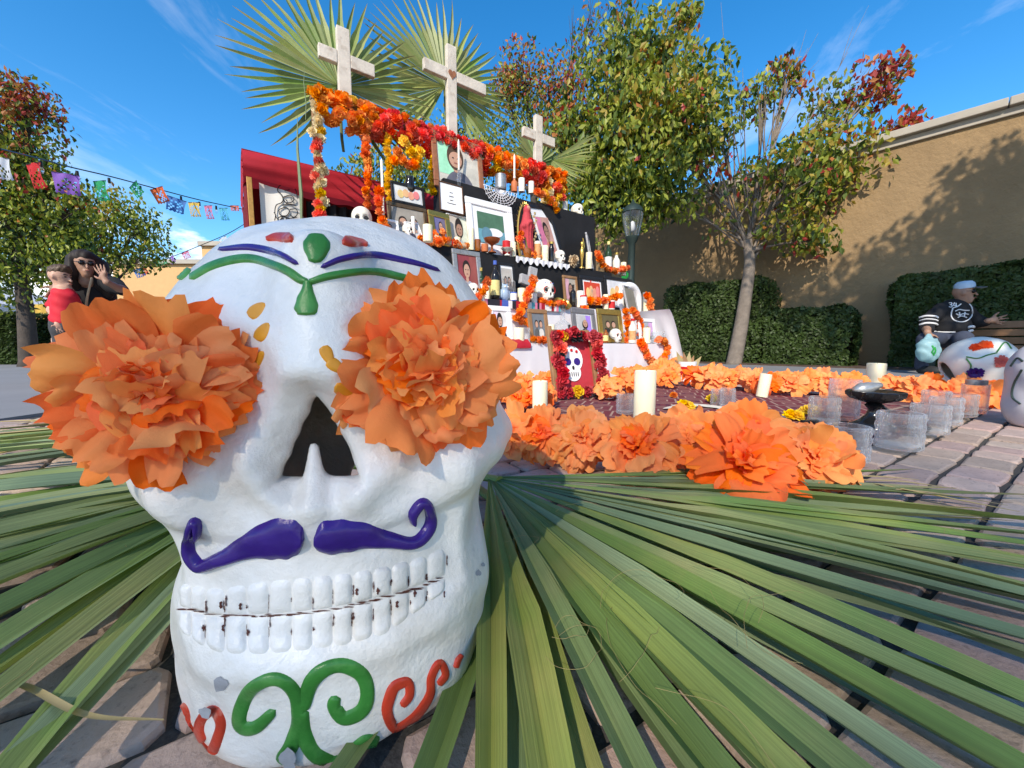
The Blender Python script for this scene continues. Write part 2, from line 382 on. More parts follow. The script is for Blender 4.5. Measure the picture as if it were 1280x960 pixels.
mat('bag', (.38, .62, .66), rough=.35, var=.1, vscale=20, transl=.4)
mat('lens_dark', (.01, .008, .008), rough=.1, var=0)
mat('shoe', (.03, .03, .03), rough=.6)
mat('canopy_white', (.84, .82, .78), rough=.8, var=0, transl=.5)
mat('tent_white', (.80, .80, .82), rough=.7, var=.03, transl=.25)
mat('steel', (.5, .5, .5), rough=.35, metal=.9)

def clear_glass():
    m = bpy.data.materials.new('clear_glass'); m.use_nodes = True; N, L = m.node_tree.nodes, m.node_tree.links; N.remove(N['Principled BSDF']); out = N['Material Output']
    lw = N.new('ShaderNodeLayerWeight'); lw.inputs[0].default_value = .35
    tp = N.new('ShaderNodeBsdfTransparent'); tp.inputs[0].default_value = (.96, .98, .99, 1); rf_ = N.new('ShaderNodeBsdfGlass'); rf_.inputs['Roughness'].default_value = .02; rf_.inputs['IOR'].default_value = 1.4; tr = N.new('ShaderNodeMixShader'); tr.inputs[0].default_value = .2; L.new(tp.outputs[0], tr.inputs[1]); L.new(rf_.outputs[0], tr.inputs[2]); gl = N.new('ShaderNodeBsdfGlossy'); gl.inputs['Roughness'].default_value = .06; df = N.new('ShaderNodeBsdfTranslucent'); df.inputs[0].default_value = (.95, .96, .97, 1)
    dd = N.new('ShaderNodeBsdfDiffuse'); dd.inputs[0].default_value = (.95, .96, .97, 1); m0 = N.new('ShaderNodeMixShader'); m0.inputs[0].default_value = .4; L.new(dd.outputs[0], m0.inputs[1]); L.new(df.outputs[0], m0.inputs[2]); m1 = N.new('ShaderNodeMixShader'); m1.inputs[0].default_value = .72; L.new(gl.outputs[0], m1.inputs[1]); L.new(m0.outputs[0], m1.inputs[2])
    mr = N.new('ShaderNodeMapRange'); mr.inputs[3].default_value = .04; mr.inputs[4].default_value = .6; L.new(lw.outputs['Facing'], mr.inputs[0])
    m2 = N.new('ShaderNodeMixShader'); L.new(mr.outputs[0], m2.inputs[0]); L.new(tr.outputs[0], m2.inputs[1]); L.new(m1.outputs[0], m2.inputs[2]); L.new(m2.outputs[0], out.inputs[0]); MATS['glass'] = m
clear_glass()

def palm_detail(name):
    """long grain along each leaflet and dry brown tips, from the leaflet's own length/width coordinates"""
    m = MATS[name]; N, L = m.node_tree.nodes, m.node_tree.links; b = N['Principled BSDF']; src = b.inputs['Base Color'].links[0].from_socket
    at = N.new('ShaderNodeAttribute'); at.attribute_name = 'leaf_uv'; sp = N.new('ShaderNodeSeparateXYZ'); L.new(at.outputs['Vector'], sp.inputs[0])
    mp = N.new('ShaderNodeMapping'); mp.inputs['Scale'].default_value = (2.0, 9.0, 31.0); L.new(at.outputs['Vector'], mp.inputs[0])
    nz = N.new('ShaderNodeTexNoise'); nz.inputs['Scale'].default_value = 1.6; nz.inputs['Detail'].default_value = 5; L.new(mp.outputs[0], nz.inputs['Vector'])
    mr = N.new('ShaderNodeMapRange'); mr.inputs[1].default_value = .3; mr.inputs[2].default_value = .7; mr.inputs[3].default_value = .78; mr.inputs[4].default_value = 1.22; L.new(nz.outputs[0], mr.inputs[0])
    mu = N.new('ShaderNodeMixRGB'); mu.blend_type = 'MULTIPLY'; mu.inputs[0].default_value = 1; L.new(src, mu.inputs[1]); L.new(mr.outputs[0], mu.inputs[2])
    tp = N.new('ShaderNodeMath'); tp.operation = 'ADD'; L.new(sp.outputs[0], tp.inputs[0]); L.new(nz.outputs[0], tp.inputs[1])
    rp = N.new('ShaderNodeMapRange'); rp.inputs[1].default_value = 1.36; rp.inputs[2].default_value = 1.5; L.new(tp.outputs[0], rp.inputs[0])
    mx = N.new('ShaderNodeMixRGB'); L.new(rp.outputs[0], mx.inputs[0]); L.new(mu.outputs[0], mx.inputs[1]); mx.inputs[2].default_value = (.30, .21, .09, 1)
    for l in list(src.links):
        if l.to_node not in (mu,): L.new(mx.outputs[0], l.to_socket)
    bp = next((n for n in N if n.type == 'BUMP'), None)
    if bp: L.new(nz.outputs[0], bp.inputs['Height']); bp.inputs['Distance'].default_value = .0012; bp.inputs['Strength'].default_value = .6
for n_ in ('palm', 'palm_blue', 'palm_pale'): palm_detail(n_)
def leaf_uv(o):
    me = o.data; n = len(me.vertices); k = n // 3; a = me.attributes.new('leaf_uv', 'FLOAT_VECTOR', 'POINT'); r = random.random() * 9
    d = np.zeros((n, 3), np.float32); d[:, 0] = np.repeat(np.arange(k) / max(1, k - 1), 3); d[:, 1] = np.tile([-1, 0, 1], k) ; d[:, 2] = r
    a.data.foreach_set('vector', d.ravel()); return o
# ------------------------------------------------------------------ ground, pavers, paths
mb = MB(); mb.box((0, 300, -.26), (1600, 1600, .5)); tag(mb.build('ground', 'joint'), kind='structure')
U_ANG = R_(33); UX = Vector((math.cos(U_ANG), math.sin(U_ANG), 0)); VX = Vector((-UX.y, UX.x, 0))
W_P = Vector((5.78, 6.31, 0)); W_D = Vector((-.676, .737, 0)).normalized(); W_N = Vector((-W_D.y, W_D.x, 0))
if W_N.y > 0: W_N = -W_N
def WL(x, off=0.0, z=0.0):
    """point of column x on the line that runs along the wall at distance off in front of it"""
    d = ray(x, 480); d = Vector((d.x, d.y, 0)); a = W_P + W_N * off
    t = ((a).dot(W_N)) / d.dot(W_N); p = d * t; p.z = z; return p
def zat(x, y, p):
    """height at which pixel (x,y)'s ray passes over point p (by forward distance)"""
    return P(x, y, p.y).z
def quad(name, pts, z, th, m, kind='structure'):
    mb = MB(); k = len(pts)
    mb.add([(p[0], p[1], z) for p in pts] + [(p[0], p[1], z - th) for p in pts], [tuple(range(k)), tuple(range(2 * k - 1, k - 1, -1))] + [(i, i + k, (i + 1) % k + k, (i + 1) % k) for i in range(k)])
    return tag(mb.build(name, m, smooth=False), kind=kind)
def wp(t, off): return W_P + W_D * t + W_N * off
quad('path', [wp(-9, 1.15), wp(-9, 2.9), wp(8.5, 2.9), wp(8.5, 1.15)], .012, .3, 'concrete')
quad('planting_bed', [wp(-9, -.3), wp(-9, 1.15), wp(12, 1.15), wp(12, -.3)], .03, .3, 'soil')
quad('pavement', [(-60, -6), (-2.35, -6), (-2.35, 2.0), (-2.9, 6.5), (-2.5, 40), (-60, 40)], .006, .2, 'concrete')
quad('road', [(-60, 12), (-2.6, 12), (-2.4, 60), (-60, 60)], .010, .2, 'asphalt')
quad('bounce_plaza', [(-2.4, -14), (14, -14), (14, .12), (-2.4, .12)], -.002, .2, 'bounce_stone')  # unseen pale ground behind the camera, added to bounce sunlight onto the skull
# brick pavers
BW, JT = .105, .011
BLEN = (.125, .165, .205)
pm = {}
for ln in BLEN:
    pm[ln] = []
    for k in range(4):
        r = random.Random(int(ln * 1000) + k); mb = MB(); hx, hy, c = (ln - JT) / 2, (BW - JT) / 2, .011
        ring = [(-hx + c, -hy), (0, -hy), (hx - c, -hy), (hx, -hy + c), (hx, hy - c), (hx - c, hy), (0, hy), (-hx + c, hy), (-hx, hy - c), (-hx, -hy + c)]
        ring = [(x + r.uniform(-.003, .003), y + r.uniform(-.003, .003)) for x, y in ring]; n = len(ring); V = []
        for ins, z in ((0, -.045), (0, -.008), (.0015, -.0025), (.006, .0)): V += [(x - math.copysign(min(ins, abs(x)), x), y - math.copysign(min(ins, abs(y)), y), z + (r.uniform(-.0012, .0012) if z == 0 else 0)) for x, y in ring]
        mb.add(V, [(i * n + q, i * n + (q + 1) % n, (i + 1) * n + (q + 1) % n, (i + 1) * n + q) for i in range(3) for q in range(n)] + [tuple(3 * n + q for q in range(n))]); pm[ln].append(mb.mesh('paver', 'paver', smooth=True, sharp=18))
bricks = []
rb = random.Random(3)
for j in range(-30, 68):
    v0 = j * BW; uu = -6 + rb.uniform(0, .1)
    while uu < 9:
        ln = rb.choice(BLEN); c = UX * (uu + ln / 2) + VX * (v0 + BW / 2)
        uu += ln
        if c.y < .18 or c.y > 7 or c.x < -2.3: continue
        if (c - W_P).dot(W_N) < 2.95: continue
        px, py = proj((c.x, c.y, 0))
        if not (-60 < px < 1340 and py < 1080): continue
        q = (c - Vector((0.61, 0.98, 0))); inrug = q.dot(UX) > -.55 and 0.12 < q.dot(VX) < 2.0 and q.dot(UX) < 2.2
        bricks.append(((0 if inrug else 1) / c.y ** 1.5 * (1 if 0 < px < 1280 and py < 960 else .2), c, ln))
bricks.sort(key=lambda b: -b[0])
pave = bpy.data.objects.new('paving', None); link(pave); pave['kind'] = 'structure'; LOC[pave.name] = (Vector(), 0)
far = MB()
for k, (_, c, ln) in enumerate(bricks):
    M = Matrix.Translation((c.x, c.y, rb.uniform(-.003, .002))) @ Matrix.Rotation(U_ANG + rb.uniform(-.02, .02), 4, 'Z')
    if k < 290: inst('paver', pm[ln][k % 4], pave, M=M)
    else:
        me = pm[ln][k % 4]; far.add([v.co for v in me.vertices], [tuple(p.vertices) for p in me.polygons], 0, M)
tag(far.build('paver_field', 'paver', pave), kind='stuff')

# ------------------------------------------------------------------ stucco building on the right
bld = thing('stucco_building', 'long tan stucco building with pale roof coping behind the hedges', 'building', W_P)
htop = sum(zat(x, y, WL(x)) for x, y in ((1270, 119), (1150, 155), (900, 228), (760, 268))) / 4
L0, L1 = -8.5, 15.0
mb = MB(); a, b = wp(L0, 0), wp(L1, 0); back = -W_N * 9
mb.add([a, b, b + back, a + back] + [Vector((p.x, p.y, htop - .12)) for p in (a, b, b + back, a + back)], [(0, 1, 5, 4), (1, 2, 6, 5), (2, 3, 7, 6), (3, 0, 4, 7), (4, 5, 6, 7)])
mb.build('wall', 'stucco', bld, smooth=False, world=True)
def wallbox(mb, t0, t1, o0, o1, z0, z1):
    q = [wp(t0, o0), wp(t1, o0), wp(t1, o1), wp(t0, o1)]
    mb.add([Vector((p.x, p.y, z0)) for p in q] + [Vector((p.x, p.y, z1)) for p in q], [(3, 2, 1, 0), (4, 5, 6, 7), (0, 1, 5, 4), (1, 2, 6, 5), (2, 3, 7, 6), (3, 0, 4, 7)])
t = L0
while t < L1:
    mb = MB(); wallbox(mb, t, min(t + 2.43, L1), .13, -.5, htop - .06, htop + .05); mb.build('coping', 'trim', bld, smooth=False, world=True, bevel=.012); t += 2.44
mb = MB(); wallbox(mb, L0, L1, .045, -.02, htop - .16, htop - .061); mb.build('fascia', 'trim', bld, smooth=False, world=True, bevel=.008)

# ------------------------------------------------------------------ hedges
def hedge(label, x0, x1, ytop, off0, off1, group, n=9000, seed=0, dens=1.0, xt=None):
    a, b = WL(x0, off1), WL(x1, off1); t0, t1 = (a - W_P).dot(W_D), (b - W_P).dot(W_D)
    if t0 > t1: t0, t1 = t1, t0
    mid = WL((x0 + x1) / 2 if xt is None else xt, off1); hz = zat((x0 + x1) / 2 if xt is None else xt, ytop, mid)
    base = wp((t0 + t1) / 2, (off0 + off1) / 2); th = thing('hedge', label, 'hedge', base, group=group)
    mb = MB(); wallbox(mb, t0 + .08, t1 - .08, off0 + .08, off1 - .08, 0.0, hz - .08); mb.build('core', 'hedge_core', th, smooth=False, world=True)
    r = np.random.default_rng(seed); Lt, Lo = t1 - t0, off1 - off0
    A = [Lt * hz, Lt * hz * .3, Lo * hz, Lo * hz, Lt * Lo]; A = np.array(A) / sum(A); n = int(n * dens)
    f = r.choice(5, n, p=A); u, w = r.random(n), r.random(n); V = []; Fc = []
    pw = Matrix((W_D, W_N, Vector((0, 0, 1)))).transposed()
    bump = lambda p, q: .05 * math.sin(p * 5.1 + seed) * math.sin(q * 4.3) + .03 * math.sin(p * 13 + q * 9)
    for i in range(n):
        k = f[i]; d = -abs(r.normal(0, .03)) + .02
        tt, oo, zz = u[i] * Lt, w[i] * Lo, w[i] * hz
        if k == 0: oo = Lo + d + bump(tt, zz); nn = Vector((0, 1, 0))
        elif k == 1: oo = -d; nn = Vector((0, -1, 0))
        elif k == 2: tt = -d - .02 + bump(u[i] * Lo, zz); oo = u[i] * Lo; nn = Vector((-1, 0, 0))
        elif k == 3: tt = Lt + d + bump(u[i] * Lo, zz); oo = u[i] * Lo; nn = Vector((1, 0, 0))
        else: zz = hz + d + bump(tt, oo) * .6; nn = Vector((0, 0, 1))
        e = .10; rr = max(0, (tt - (Lt - e)) / e, (e - tt) / e); rz_ = max(0, (zz - (hz - e)) / e)
        if rr > 0 and rz_ > 0 and rr * rr + rz_ * rz_ > 1.3: continue
        nn = (nn + Vector(r.normal(0, .55, 3))).normalized(); s = r.uniform(.012, .026)
        c = W_P + W_D * (t0 + tt) + W_N * (off0 + oo) + Vector((0, 0, zz)); wn_ = pw @ nn
        x = wn_.orthogonal().normalized(); x = Matrix.Rotation(r.uniform(0, 6.3), 3, wn_) @ x; y = wn_.cross(x)
        o = len(V); V += [c - x * s * 1.6, c + y * s * .8, c + x * s * 1.6, c - y * s * .8]; Fc.append((o, o + 1, o + 2, o + 3))
    mb = MB(); mb.add(V, Fc); mb.build('foliage', 'hedge', th, smooth=False, world=True)
    return th
hedge('tall clipped box hedge behind the leaning tree trunk', 828, 950, 351, .12, .72, 'clipped hedges along the wall', n=13000, seed=1, xt=900)
hedge('low clipped box hedge standing alone beside the leaning tree', 951, 1058, 385, .12, .80, 'clipped hedges along the wall', n=9000, seed=2)
hedge('long dark clipped hedge behind the man on the bench', 1109, 1400, 338, .06, .52, 'clipped hedges along the wall', n=24000, seed=3, xt=1180)

# ------------------------------------------------------------------ trees
def leafy(mb, c, n, rad, size, pal, r, droop=.35, shell=.35):
    for _ in range(n):
        d = Vector(r.normal(0, 1, 3)).normalized() * (r.uniform(shell, 1) ** .6)
        p = Vector(c) + Vector((d.x * rad[0], d.y * rad[1], d.z * rad[2]))
        s = size * r.uniform(.6, 1.25); ax = Vector(r.normal(0, 1, 3)); ax.z -= droop * 2; ax.normalize()
        sd = ax.orthogonal().normalized(); sd = Matrix.Rotation(r.uniform(0, 6.3), 3, ax) @ sd; nn = ax.cross(sd)
        m = r.choice(len(pal), p=pal)
        mb.add([p - ax * s * .5, p + sd * s * .28 + nn * s * .07, p + ax * s * .55, p - sd * s * .28 + nn * s * .07], [(0, 1, 2, 3)], int(m))
LEAFM = ['leaf_green', 'leaf_bright', 'leaf_dark', 'leaf_red', 'leaf_orange', 'leaf_yellow']
def tree(name, label, Y, base, trunk_px, blobs, trunk_r, bark='bark', size=.085, seed=0, twigs=(), sub=7, group=None, leaf_mul=1.0, depth=.8, clump=.30, limb=.42):
    """trunk_px: pixel path; blobs: (px, py, r_px, leaves, palette, dY)"""
    r = np.random.default_rng(seed); rr = random.Random(seed)
    base = Vector(base); t = thing(name, label, 'tree', base, group=group)
    tp = [base - Vector((0, 0, .05))] + [P(x, y, Y + dy) for x, y, dy in trunk_px]
    path = [Vector(p) for p in crom(tp, 6)]; n = len(path)
    wood = MB(); wood.tube(path, [trunk_r * (1.25 if i == 0 else 1) * (1 - .45 * i / n) for i in range(n)], 12)
    fork = path[-1]; crown = MB()
    for (px, py, rp, nl, pal, dy) in blobs:
        c = P(px, py, Y + dy); rad = rp * (Y + dy) / F_PX; R3 = (rad, rad * depth, rad)
        st = path[rr.randint(int(n * .72), n - 1)]
        m1 = st.lerp(c, .45) + Vector((rr.uniform(-.1, .1), rr.uniform(-.1, .1), .12)) * rad
        lp = [Vector(p) for p in crom([st, m1, c], 6)]; wood.tube(lp, [max(.008, trunk_r * limb * (1 - .75 * i / len(lp))) for i in range(len(lp))], 7)
        pal = np.array(pal, float); pal /= pal.sum()
        for k in range(sub):
            d = Vector(r.normal(0, 1, 3)).normalized() * r.uniform(.45, .95)
            e = c + Vector((d.x * R3[0], d.y * R3[1], d.z * R3[2])); s0 = lp[rr.randint(len(lp) // 2, len(lp) - 1)]
            mid = s0.lerp(e, .5) + Vector((0, 0, .06)) * rad
            bp = [Vector(p) for p in crom([s0, mid, e], 4)]; wood.tube(bp, [max(.0035, trunk_r * .16 * (1 - .8 * i / len(bp))) for i in range(len(bp))], 5)
            k_ = clump * rad / .6
            leafy(crown, e, int(nl / sub * leaf_mul), (k_ * 1.6, k_ * 1.4, k_ * 1.2), size, pal, r, droop=.75)
    for (px, py, dy, x2, y2) in twigs:       # bare twigs
        s0 = P(px, py, Y + dy); e = P(x2, y2, Y + dy + rr.uniform(-.3, .3)); L = (e - s0).length
        bp = [Vector(p) for p in crom([s0, s0.lerp(e, .5) + Vector((rr.uniform(-.06, .06), 0, .04)) * L, e], 5)]
        wood.tube(bp, [.014 * (1 - .85 * i / len(bp)) for i in range(len(bp))], 5)
        for q in range(7):
            i = rr.randint(3, len(bp) - 2); b0 = bp[i]; dirv = (e - s0).normalized() * L * rr.uniform(.12, .3) + Vector((rr.uniform(-.12, .12), rr.uniform(-.1, .1), rr.uniform(-.02, .14))) * L
            wood.tube([b0, b0 + dirv * .5 + Vector((0, 0, .01)), b0 + dirv], [.005, .004, .002], 4)
    wood.build('trunk', bark, t, world=True, sharp=None)
    tag(crown.build('crown', LEAFM, t, smooth=False, world=True), kind='stuff')
    return t
GRN = (4, 6, 2, .0, .03, .12); MIX = (4, 4, 1, .5, .6, 1.2); RED = (.6, .5, .2, 5, 2.2, .5); ORG = (2, 1.2, 1.2, 1.5, 4, .8); YEL = (2, 5, .4, .2, .5, 3)
tb = WL(915, 1.08); TY = tb.y
tree('street_tree', 'slender leaning tree with thinning red and yellow leaves between the hedges', TY, tb, [(925, 415, 0), (932, 370, 0), (937, 330, 0), (934, 300, 0)],
     [(990, 225, 45, 420, MIX, -.3), (1040, 190, 40, 420, YEL, -.2), (1065, 225, 34, 260, MIX, 0), (985, 290, 32, 220, YEL, -.2), (1020, 300, 20, 170, MIX, -.3), (1090, 105, 24, 300, RED, 0),
      (1125, 160, 20, 220, RED, 0), (985, 100, 22, 200, ORG, .2), (955, 125, 26, 180, MIX, .2), (1045, 135, 30, 260, MIX, .2), (880, 215, 26, 70, RED, 0), (850, 180, 22, 60, ORG, .1), (945, 215, 34, 170, MIX, .3), (910, 265, 30, 60, YEL, 0), (1085, 200, 24, 220, YEL, 0), (900, 160, 20, 50, MIX, .3), (1015, 250, 34, 260, MIX, -.1)],
     .125, 'bark', size=.115, seed=4, sub=8, clump=.32, leaf_mul=1.5, limb=.24,
     twigs=[(934, 300, 0, 840, 215), (934, 300, 0, 870, 120), (940, 290, 0, 905, 75), (940, 290, 0, 1010, 60), (950, 270, 0, 1060, 65), (930, 310, 0, 805, 235), (955, 240, 0, 960, 95), (960, 230, 0, 1075, 110), (925, 300, 0, 850, 265), (905, 260, 0, 845, 150), (935, 260, 0, 930, 110)])
tree('shade_tree', 'full green tree rising behind the altar and the lamp post', 7.0, G(738, 455).normalized() * 0 + Vector((P(738, 440, 7.0).x, 7.0, 0)), [(737, 330, 0), (738, 285, 0), (752, 240, 0)],
     [(820, 55, 34, 900, YEL, 0), (855, 22, 14, 260, YEL, .1), (780, 85, 42, 1200, GRN, 0), (830, 110, 48, 1500, YEL, -.3), (880, 105, 32, 800, GRN, 0), (765, 140, 45, 1400, GRN, -.2), (815, 165, 52, 1700, YEL, -.4), (868, 160, 38, 1000, GRN, -.1),
      (740, 195, 40, 1200, GRN, 0), (785, 215, 48, 1500, GRN, -.3), (835, 220, 42, 1200, GRN, -.3), (730, 245, 34, 800, GRN, 0), (770, 255, 36, 800, GRN, -.2), (715, 150, 30, 600, ORG, .2), (812, 250, 32, 600, GRN, -.2), (880, 190, 22, 300, GRN, 0)],
     .13, 'bark_dark', size=.12, seed=5, sub=9, clump=.36, leaf_mul=1.0)
tree('autumn_tree', 'tree with rusty orange top between the altar crosses', 8.2, (P(672, 440, 8.2).x, 8.2, 0), [(670, 330, 0), (668, 260, 0), (665, 220, 0)],
     [(655, 95, 30, 600, ORG, 0), (690, 110, 26, 500, ORG, 0), (630, 110, 22, 350, ORG, 0), (655, 150, 36, 600, GRN, 0), (700, 165, 30, 450, MIX, 0), (655, 205, 44, 700, GRN, .1), (700, 225, 34, 500, GRN, 0), (610, 190, 30, 400, GRN, 0), (735, 45, 24, 140, ORG, .3), (775, 20, 14, 110, ORG, .3), (715, 105, 18, 200, RED, 0)],
     .11, 'bark_dark', size=.09, seed=6, sub=8, clump=.38, leaf_mul=1.5, twigs=[(700, 150, .1, 715, 10), (705, 150, .1, 760, 5), (700, 140, .1, 740, 20)])
tree('young_tree', 'green bushy tree seen through the altar arch behind the garlands', 9.0, (P(500, 440, 9).x, 9.0, 0), [(500, 360, 0), (500, 300, 0)],
     [(450, 235, 30, 500, GRN, 0), (490, 205, 34, 650, YEL, 0), (530, 190, 34, 600, GRN, 0), (500, 250, 40, 700, GRN, 0), (550, 235, 34, 500, GRN, 0), (460, 270, 26, 300, GRN, 0), (575, 160, 26, 300, GRN, .2)],
     .10, 'bark_dark', size=.10, seed=7, sub=7, clump=.38, leaf_mul=1.4)
tree('street_tree', 'large tree with coppery leaf tips standing by the white canopy and bunting', 6.2, (P(34, 440, 6.2).x, 6.2, 0), [(33, 400, 0), (28, 360, 0), (20, 330, 0)],
     [(10, 115, 34, 450, ORG, 0), (40, 130, 22, 300, RED, 0), (20, 165, 40, 600, ORG, 0), (-20, 200, 60, 900, GRN, 0), (40, 200, 30, 500, MIX, 0), (15, 240, 40, 800, MIX, 0), (60, 240, 26, 420, MIX, 0), (25, 290, 50, 1200, GRN, 0), (80, 285, 26, 450, GRN, 0), (75, 320, 30, 500, GRN, .1), (-30, 300, 60, 900, GRN, 0), (20, 335, 44, 800, GRN, 0), (-20, 350, 40, 500, GRN, 0), (95, 255, 14, 150, MIX, 0)],
     .115, 'bark_dark', size=.085, seed=8, sub=8, clump=.36, leaf_mul=1.6)
tree('street_tree', 'smaller leafy tree behind the woman in black', 8.5, (P(128, 440, 8.5).x, 8.5, 0), [(128, 390, 0), (130, 350, 0)],
     [(110, 275, 24, 400, MIX, 0), (145, 255, 22, 380, YEL, 0), (130, 295, 34, 600, GRN, 0), (170, 285, 24, 380, GRN, 0), (185, 310, 18, 200, GRN, 0), (150, 320, 28, 380, GRN, 0), (105, 310, 24, 380, ORG, 0), (95, 335, 26, 300, GRN, 0)],
     .08, 'bark_dark', size=.10, seed=9, sub=7, clump=.38, leaf_mul=1.4)
# unseen trees added out of frame to shade the skull, palm leaves, bench and wall
def shade(label, base, blobs, seed, size=.13, trunk_r=.14):
    r = np.random.default_rng(seed); rr = random.Random(seed); base = Vector(base); t = thing('shade_tree', label, 'tree', base)
    wood = MB(); top = base + Vector((.1, .05, blobs[0][2] - .6)); wood.tube([base - Vector((0, 0, .05)), base.lerp(top, .5) + Vector((.06, 0, 0)), top], [trunk_r * 1.2, trunk_r, trunk_r * .7], 10)
    crown = MB(); pal = np.array(GRN, float); pal /= pal.sum()
    for (x, y, z, rad, n) in blobs:
        c = Vector((x, y, z)); wood.tube([top, top.lerp(c, .5) + Vector((0, 0, .15)), c], [.06, .04, .015], 6)
        leafy(crown, c, n, (rad, rad, rad * .7), size, pal, r, shell=.1)
    wood.build('trunk', 'bark_dark', t, world=True, sharp=None); tag(crown.build('crown', LEAFM, t, smooth=False, world=True), kind='stuff')
SHADE = .20
def up_sun(p, z): p = Vector(p); return p + SUN_DIR * ((z - p.z) / SUN_DIR.z)
def sh(p, z, rad, n): q = up_sun(p, z); return (q.x, q.y, q.z, rad, n)
shade('unseen tall airy tree added far behind the camera for dappled shade', up_sun((-.1, .3, 0), 17.5) - Vector((0, 0, 17.5)),
      [sh((-.2, .45, .25), 17.5, 1.0, int(300 * SHADE)), sh((.5, .5, 0), 17.0, 1.0, int(300 * SHADE)), sh((-.8, .5, 0), 16.5, .8, int(200 * SHADE)), sh((1.1, .75, 0), 17.2, .8, int(200 * SHADE)), sh((.05, 1.0, 0), 18.2, .7, int(130 * SHADE)), sh((-.2, .4, .5), 18.0, .7, int(150 * SHADE))], 21, size=.19, trunk_r=.3)
shade('unseen leafy tree added out of frame to shade the bench and wall', (4.6, .3, 0),
      [sh((6.1, 5.3, .6), 4.6, .9, 1800), sh((7.2, 5.2, 1.2), 4.8, 1.0, 1700), sh((8.0, 4.8, 1.8), 5.0, 1.1, 1700), sh((5.6, 6.0, .6), 4.7, .8, 900), sh((3.2, 2.7, .1), 4.4, .7, 700), sh((6.8, 5.6, 2.2), 5.2, .8, 700)] + [sh(WL(x, 0, z), zz, rd, n) for x, z, zz, rd, n in ((1010, .6, 5.4, .75, 800), (1060, 1.2, 5.6, .8, 900), (1130, .7, 5.2, .8, 900), (1130, 1.7, 5.6, .7, 600), (1210, 1.5, 5.4, .9, 1100), (1260, 2.4, 6.0, .7, 600), (1330, 2.2, 5.8, 1.0, 900), (960, .9, 5.6, .7, 500), (900, 1.6, 5.6, .8, 500), (850, 1.2, 5.6, .8, 500), (1190, 2.7, 6.0, .45, 220))], 22)
# ------------------------------------------------------------------ the big painted skull
SK = Vector((-0.188, 0.435, 0)); SK_RZ = R_(16)
_zt = np.array([-.02, 0, .012, .03, .055, .09, .12, .145, .17, .195, .22, .245, .27, .31, .36, .42])
_wt = np.array([.125, .140, .146, .151, .154, .157, .153, .150, .152, .160, .168, .170, .170, .170, .166, .14])
_ft = np.array([.150, .160, .164, .167, .168, .168, .167, .165, .162, .158, .155, .152, .148, .140, .125, .10])
def skull_sdf(X, Y, Z):
    def tab(t): # smoothed table lookup
        zz = np.linspace(-.02, .42, 441); yy = np.interp(zz, _zt, t); k = np.hanning(31); k /= k.sum()
        yy = np.convolve(np.pad(yy, 15, mode='edge'), k, 'valid'); return np.interp(Z, zz, yy)
    w, f = tab(_wt), tab(_ft); d = np.where(Y < 0, f, .165 * np.ones_like(f)); n = 2.25
    rho = ((np.abs(X) / w) ** n + (np.abs(Y) / d) ** n) ** (1 / n)
    face = (rho - 1) * np.minimum(w, d) * .95
    face = smax(smax(face, Z - .37, .04), -Z, .012)
    cran = ell(X, Y, Z, (0, .045, .325), (.178, .178, .160))
    D = smin(face, cran, .035)
    for s in (-1, 1):
        D = smin(D, cap(X, Y, Z, (s * .105, -.125, .232), (s * .163, -.03, .238), .020, .020), .03)    # cheekbones
        D = smax(D, -ell(X, Y, Z, (s * .083, -.17, .315), (.052, .05, .05)), .02)                    # eye sockets
        D = smax(D, -ell(X, Y, Z, (s * .165, -.09, .165), (.03, .06, .03)), .03)                     # hollow under cheek
        D = smin(D, cap(X, Y, Z, (s * .022, -.150, .222), (s * .052, -.140, .245), .012, .010), .018)
    D = smin(D, cap(X, Y, Z, (0, -.150, .32), (0, -.12, .40), .02, .03), .04)                        # brow / bridge
    ang = np.arctan2(X, -Y + 1e-6)
    def band(v, lo, hi, s): return 1 / (1 + np.exp(-(v - lo) / s)) / (1 + np.exp((v - hi) / s))
    mouth = band(Z - .010 * np.abs(ang) / .6, .108, .187, .003) * band(ang, -.70, .70, .025)
    D = D + .0065 * mouth
    D = D - .004 * band(Z, .085, .103, .004) * band(ang, -.6, .6, .06)
    wob = .0012 * (np.sin(X * 61 + 1) * np.sin(Y * 57) + np.sin(Z * 71 + X * 33) * .8 + np.sin(X * 140 + Z * 120) * .35)
    D = D + wob
    D = D + .0025 * band(Z, .235, .30, .01) * band(ang, -.3, .3, .05) * np.sin(Z * 120 + X * 60) * .2
    shell = D + .022 + .004 * np.sin(X * 50) * np.sin(Z * 44)
    shell = smax(shell, .028 - Z, .01)
    rec = ell(X, Y, Z, (-.010, -.185, .262), (.043, .055, .056)); D2 = smax(D, -rec, .012)
    tri = np.maximum(np.abs(X + .005) * .88 - (.303 - Z) * .40, .234 - Z); tri = np.maximum(tri, Y + .05)
    tri = tri + .0006 * np.sin(Z * 300 + X * 180)
    D2 = smax(D2, -tri, .008)
    D2 = smax(D2, -shell, .004)
    D2 = smin(D2, smax(cap(X, Y, Z, (-.008, -.150, .215), (-.010, -.130, .257), .011, .004), -Z, .01), .010)   # septum
    D2 = smax(D2, -ell(X, Y, Z, (.03, .19, .13), (.06, .08, .055)), .01)                              # open back
    return D2
skull = thing('sugar_skull', 'large white clay skull with purple moustache and painted green and red scrolls', 'skull', SK, SK_RZ)
sk_me = net_mesh('skull_body', 'skull_white', skull_sdf, (-.215, -.20, -.01), (.215, .245, .50), .0027)
SKO = inst('skull_body', sk_me, skull)
SKM = Matrix.Translation(SK) @ Matrix.Rotation(SK_RZ, 4, 'Z'); SKI = SKM.inverted()
sk_bvh = BVHTree.FromPolygons([SKM @ v.co for v in sk_me.vertices], [tuple(p.vertices) for p in sk_me.polygons])
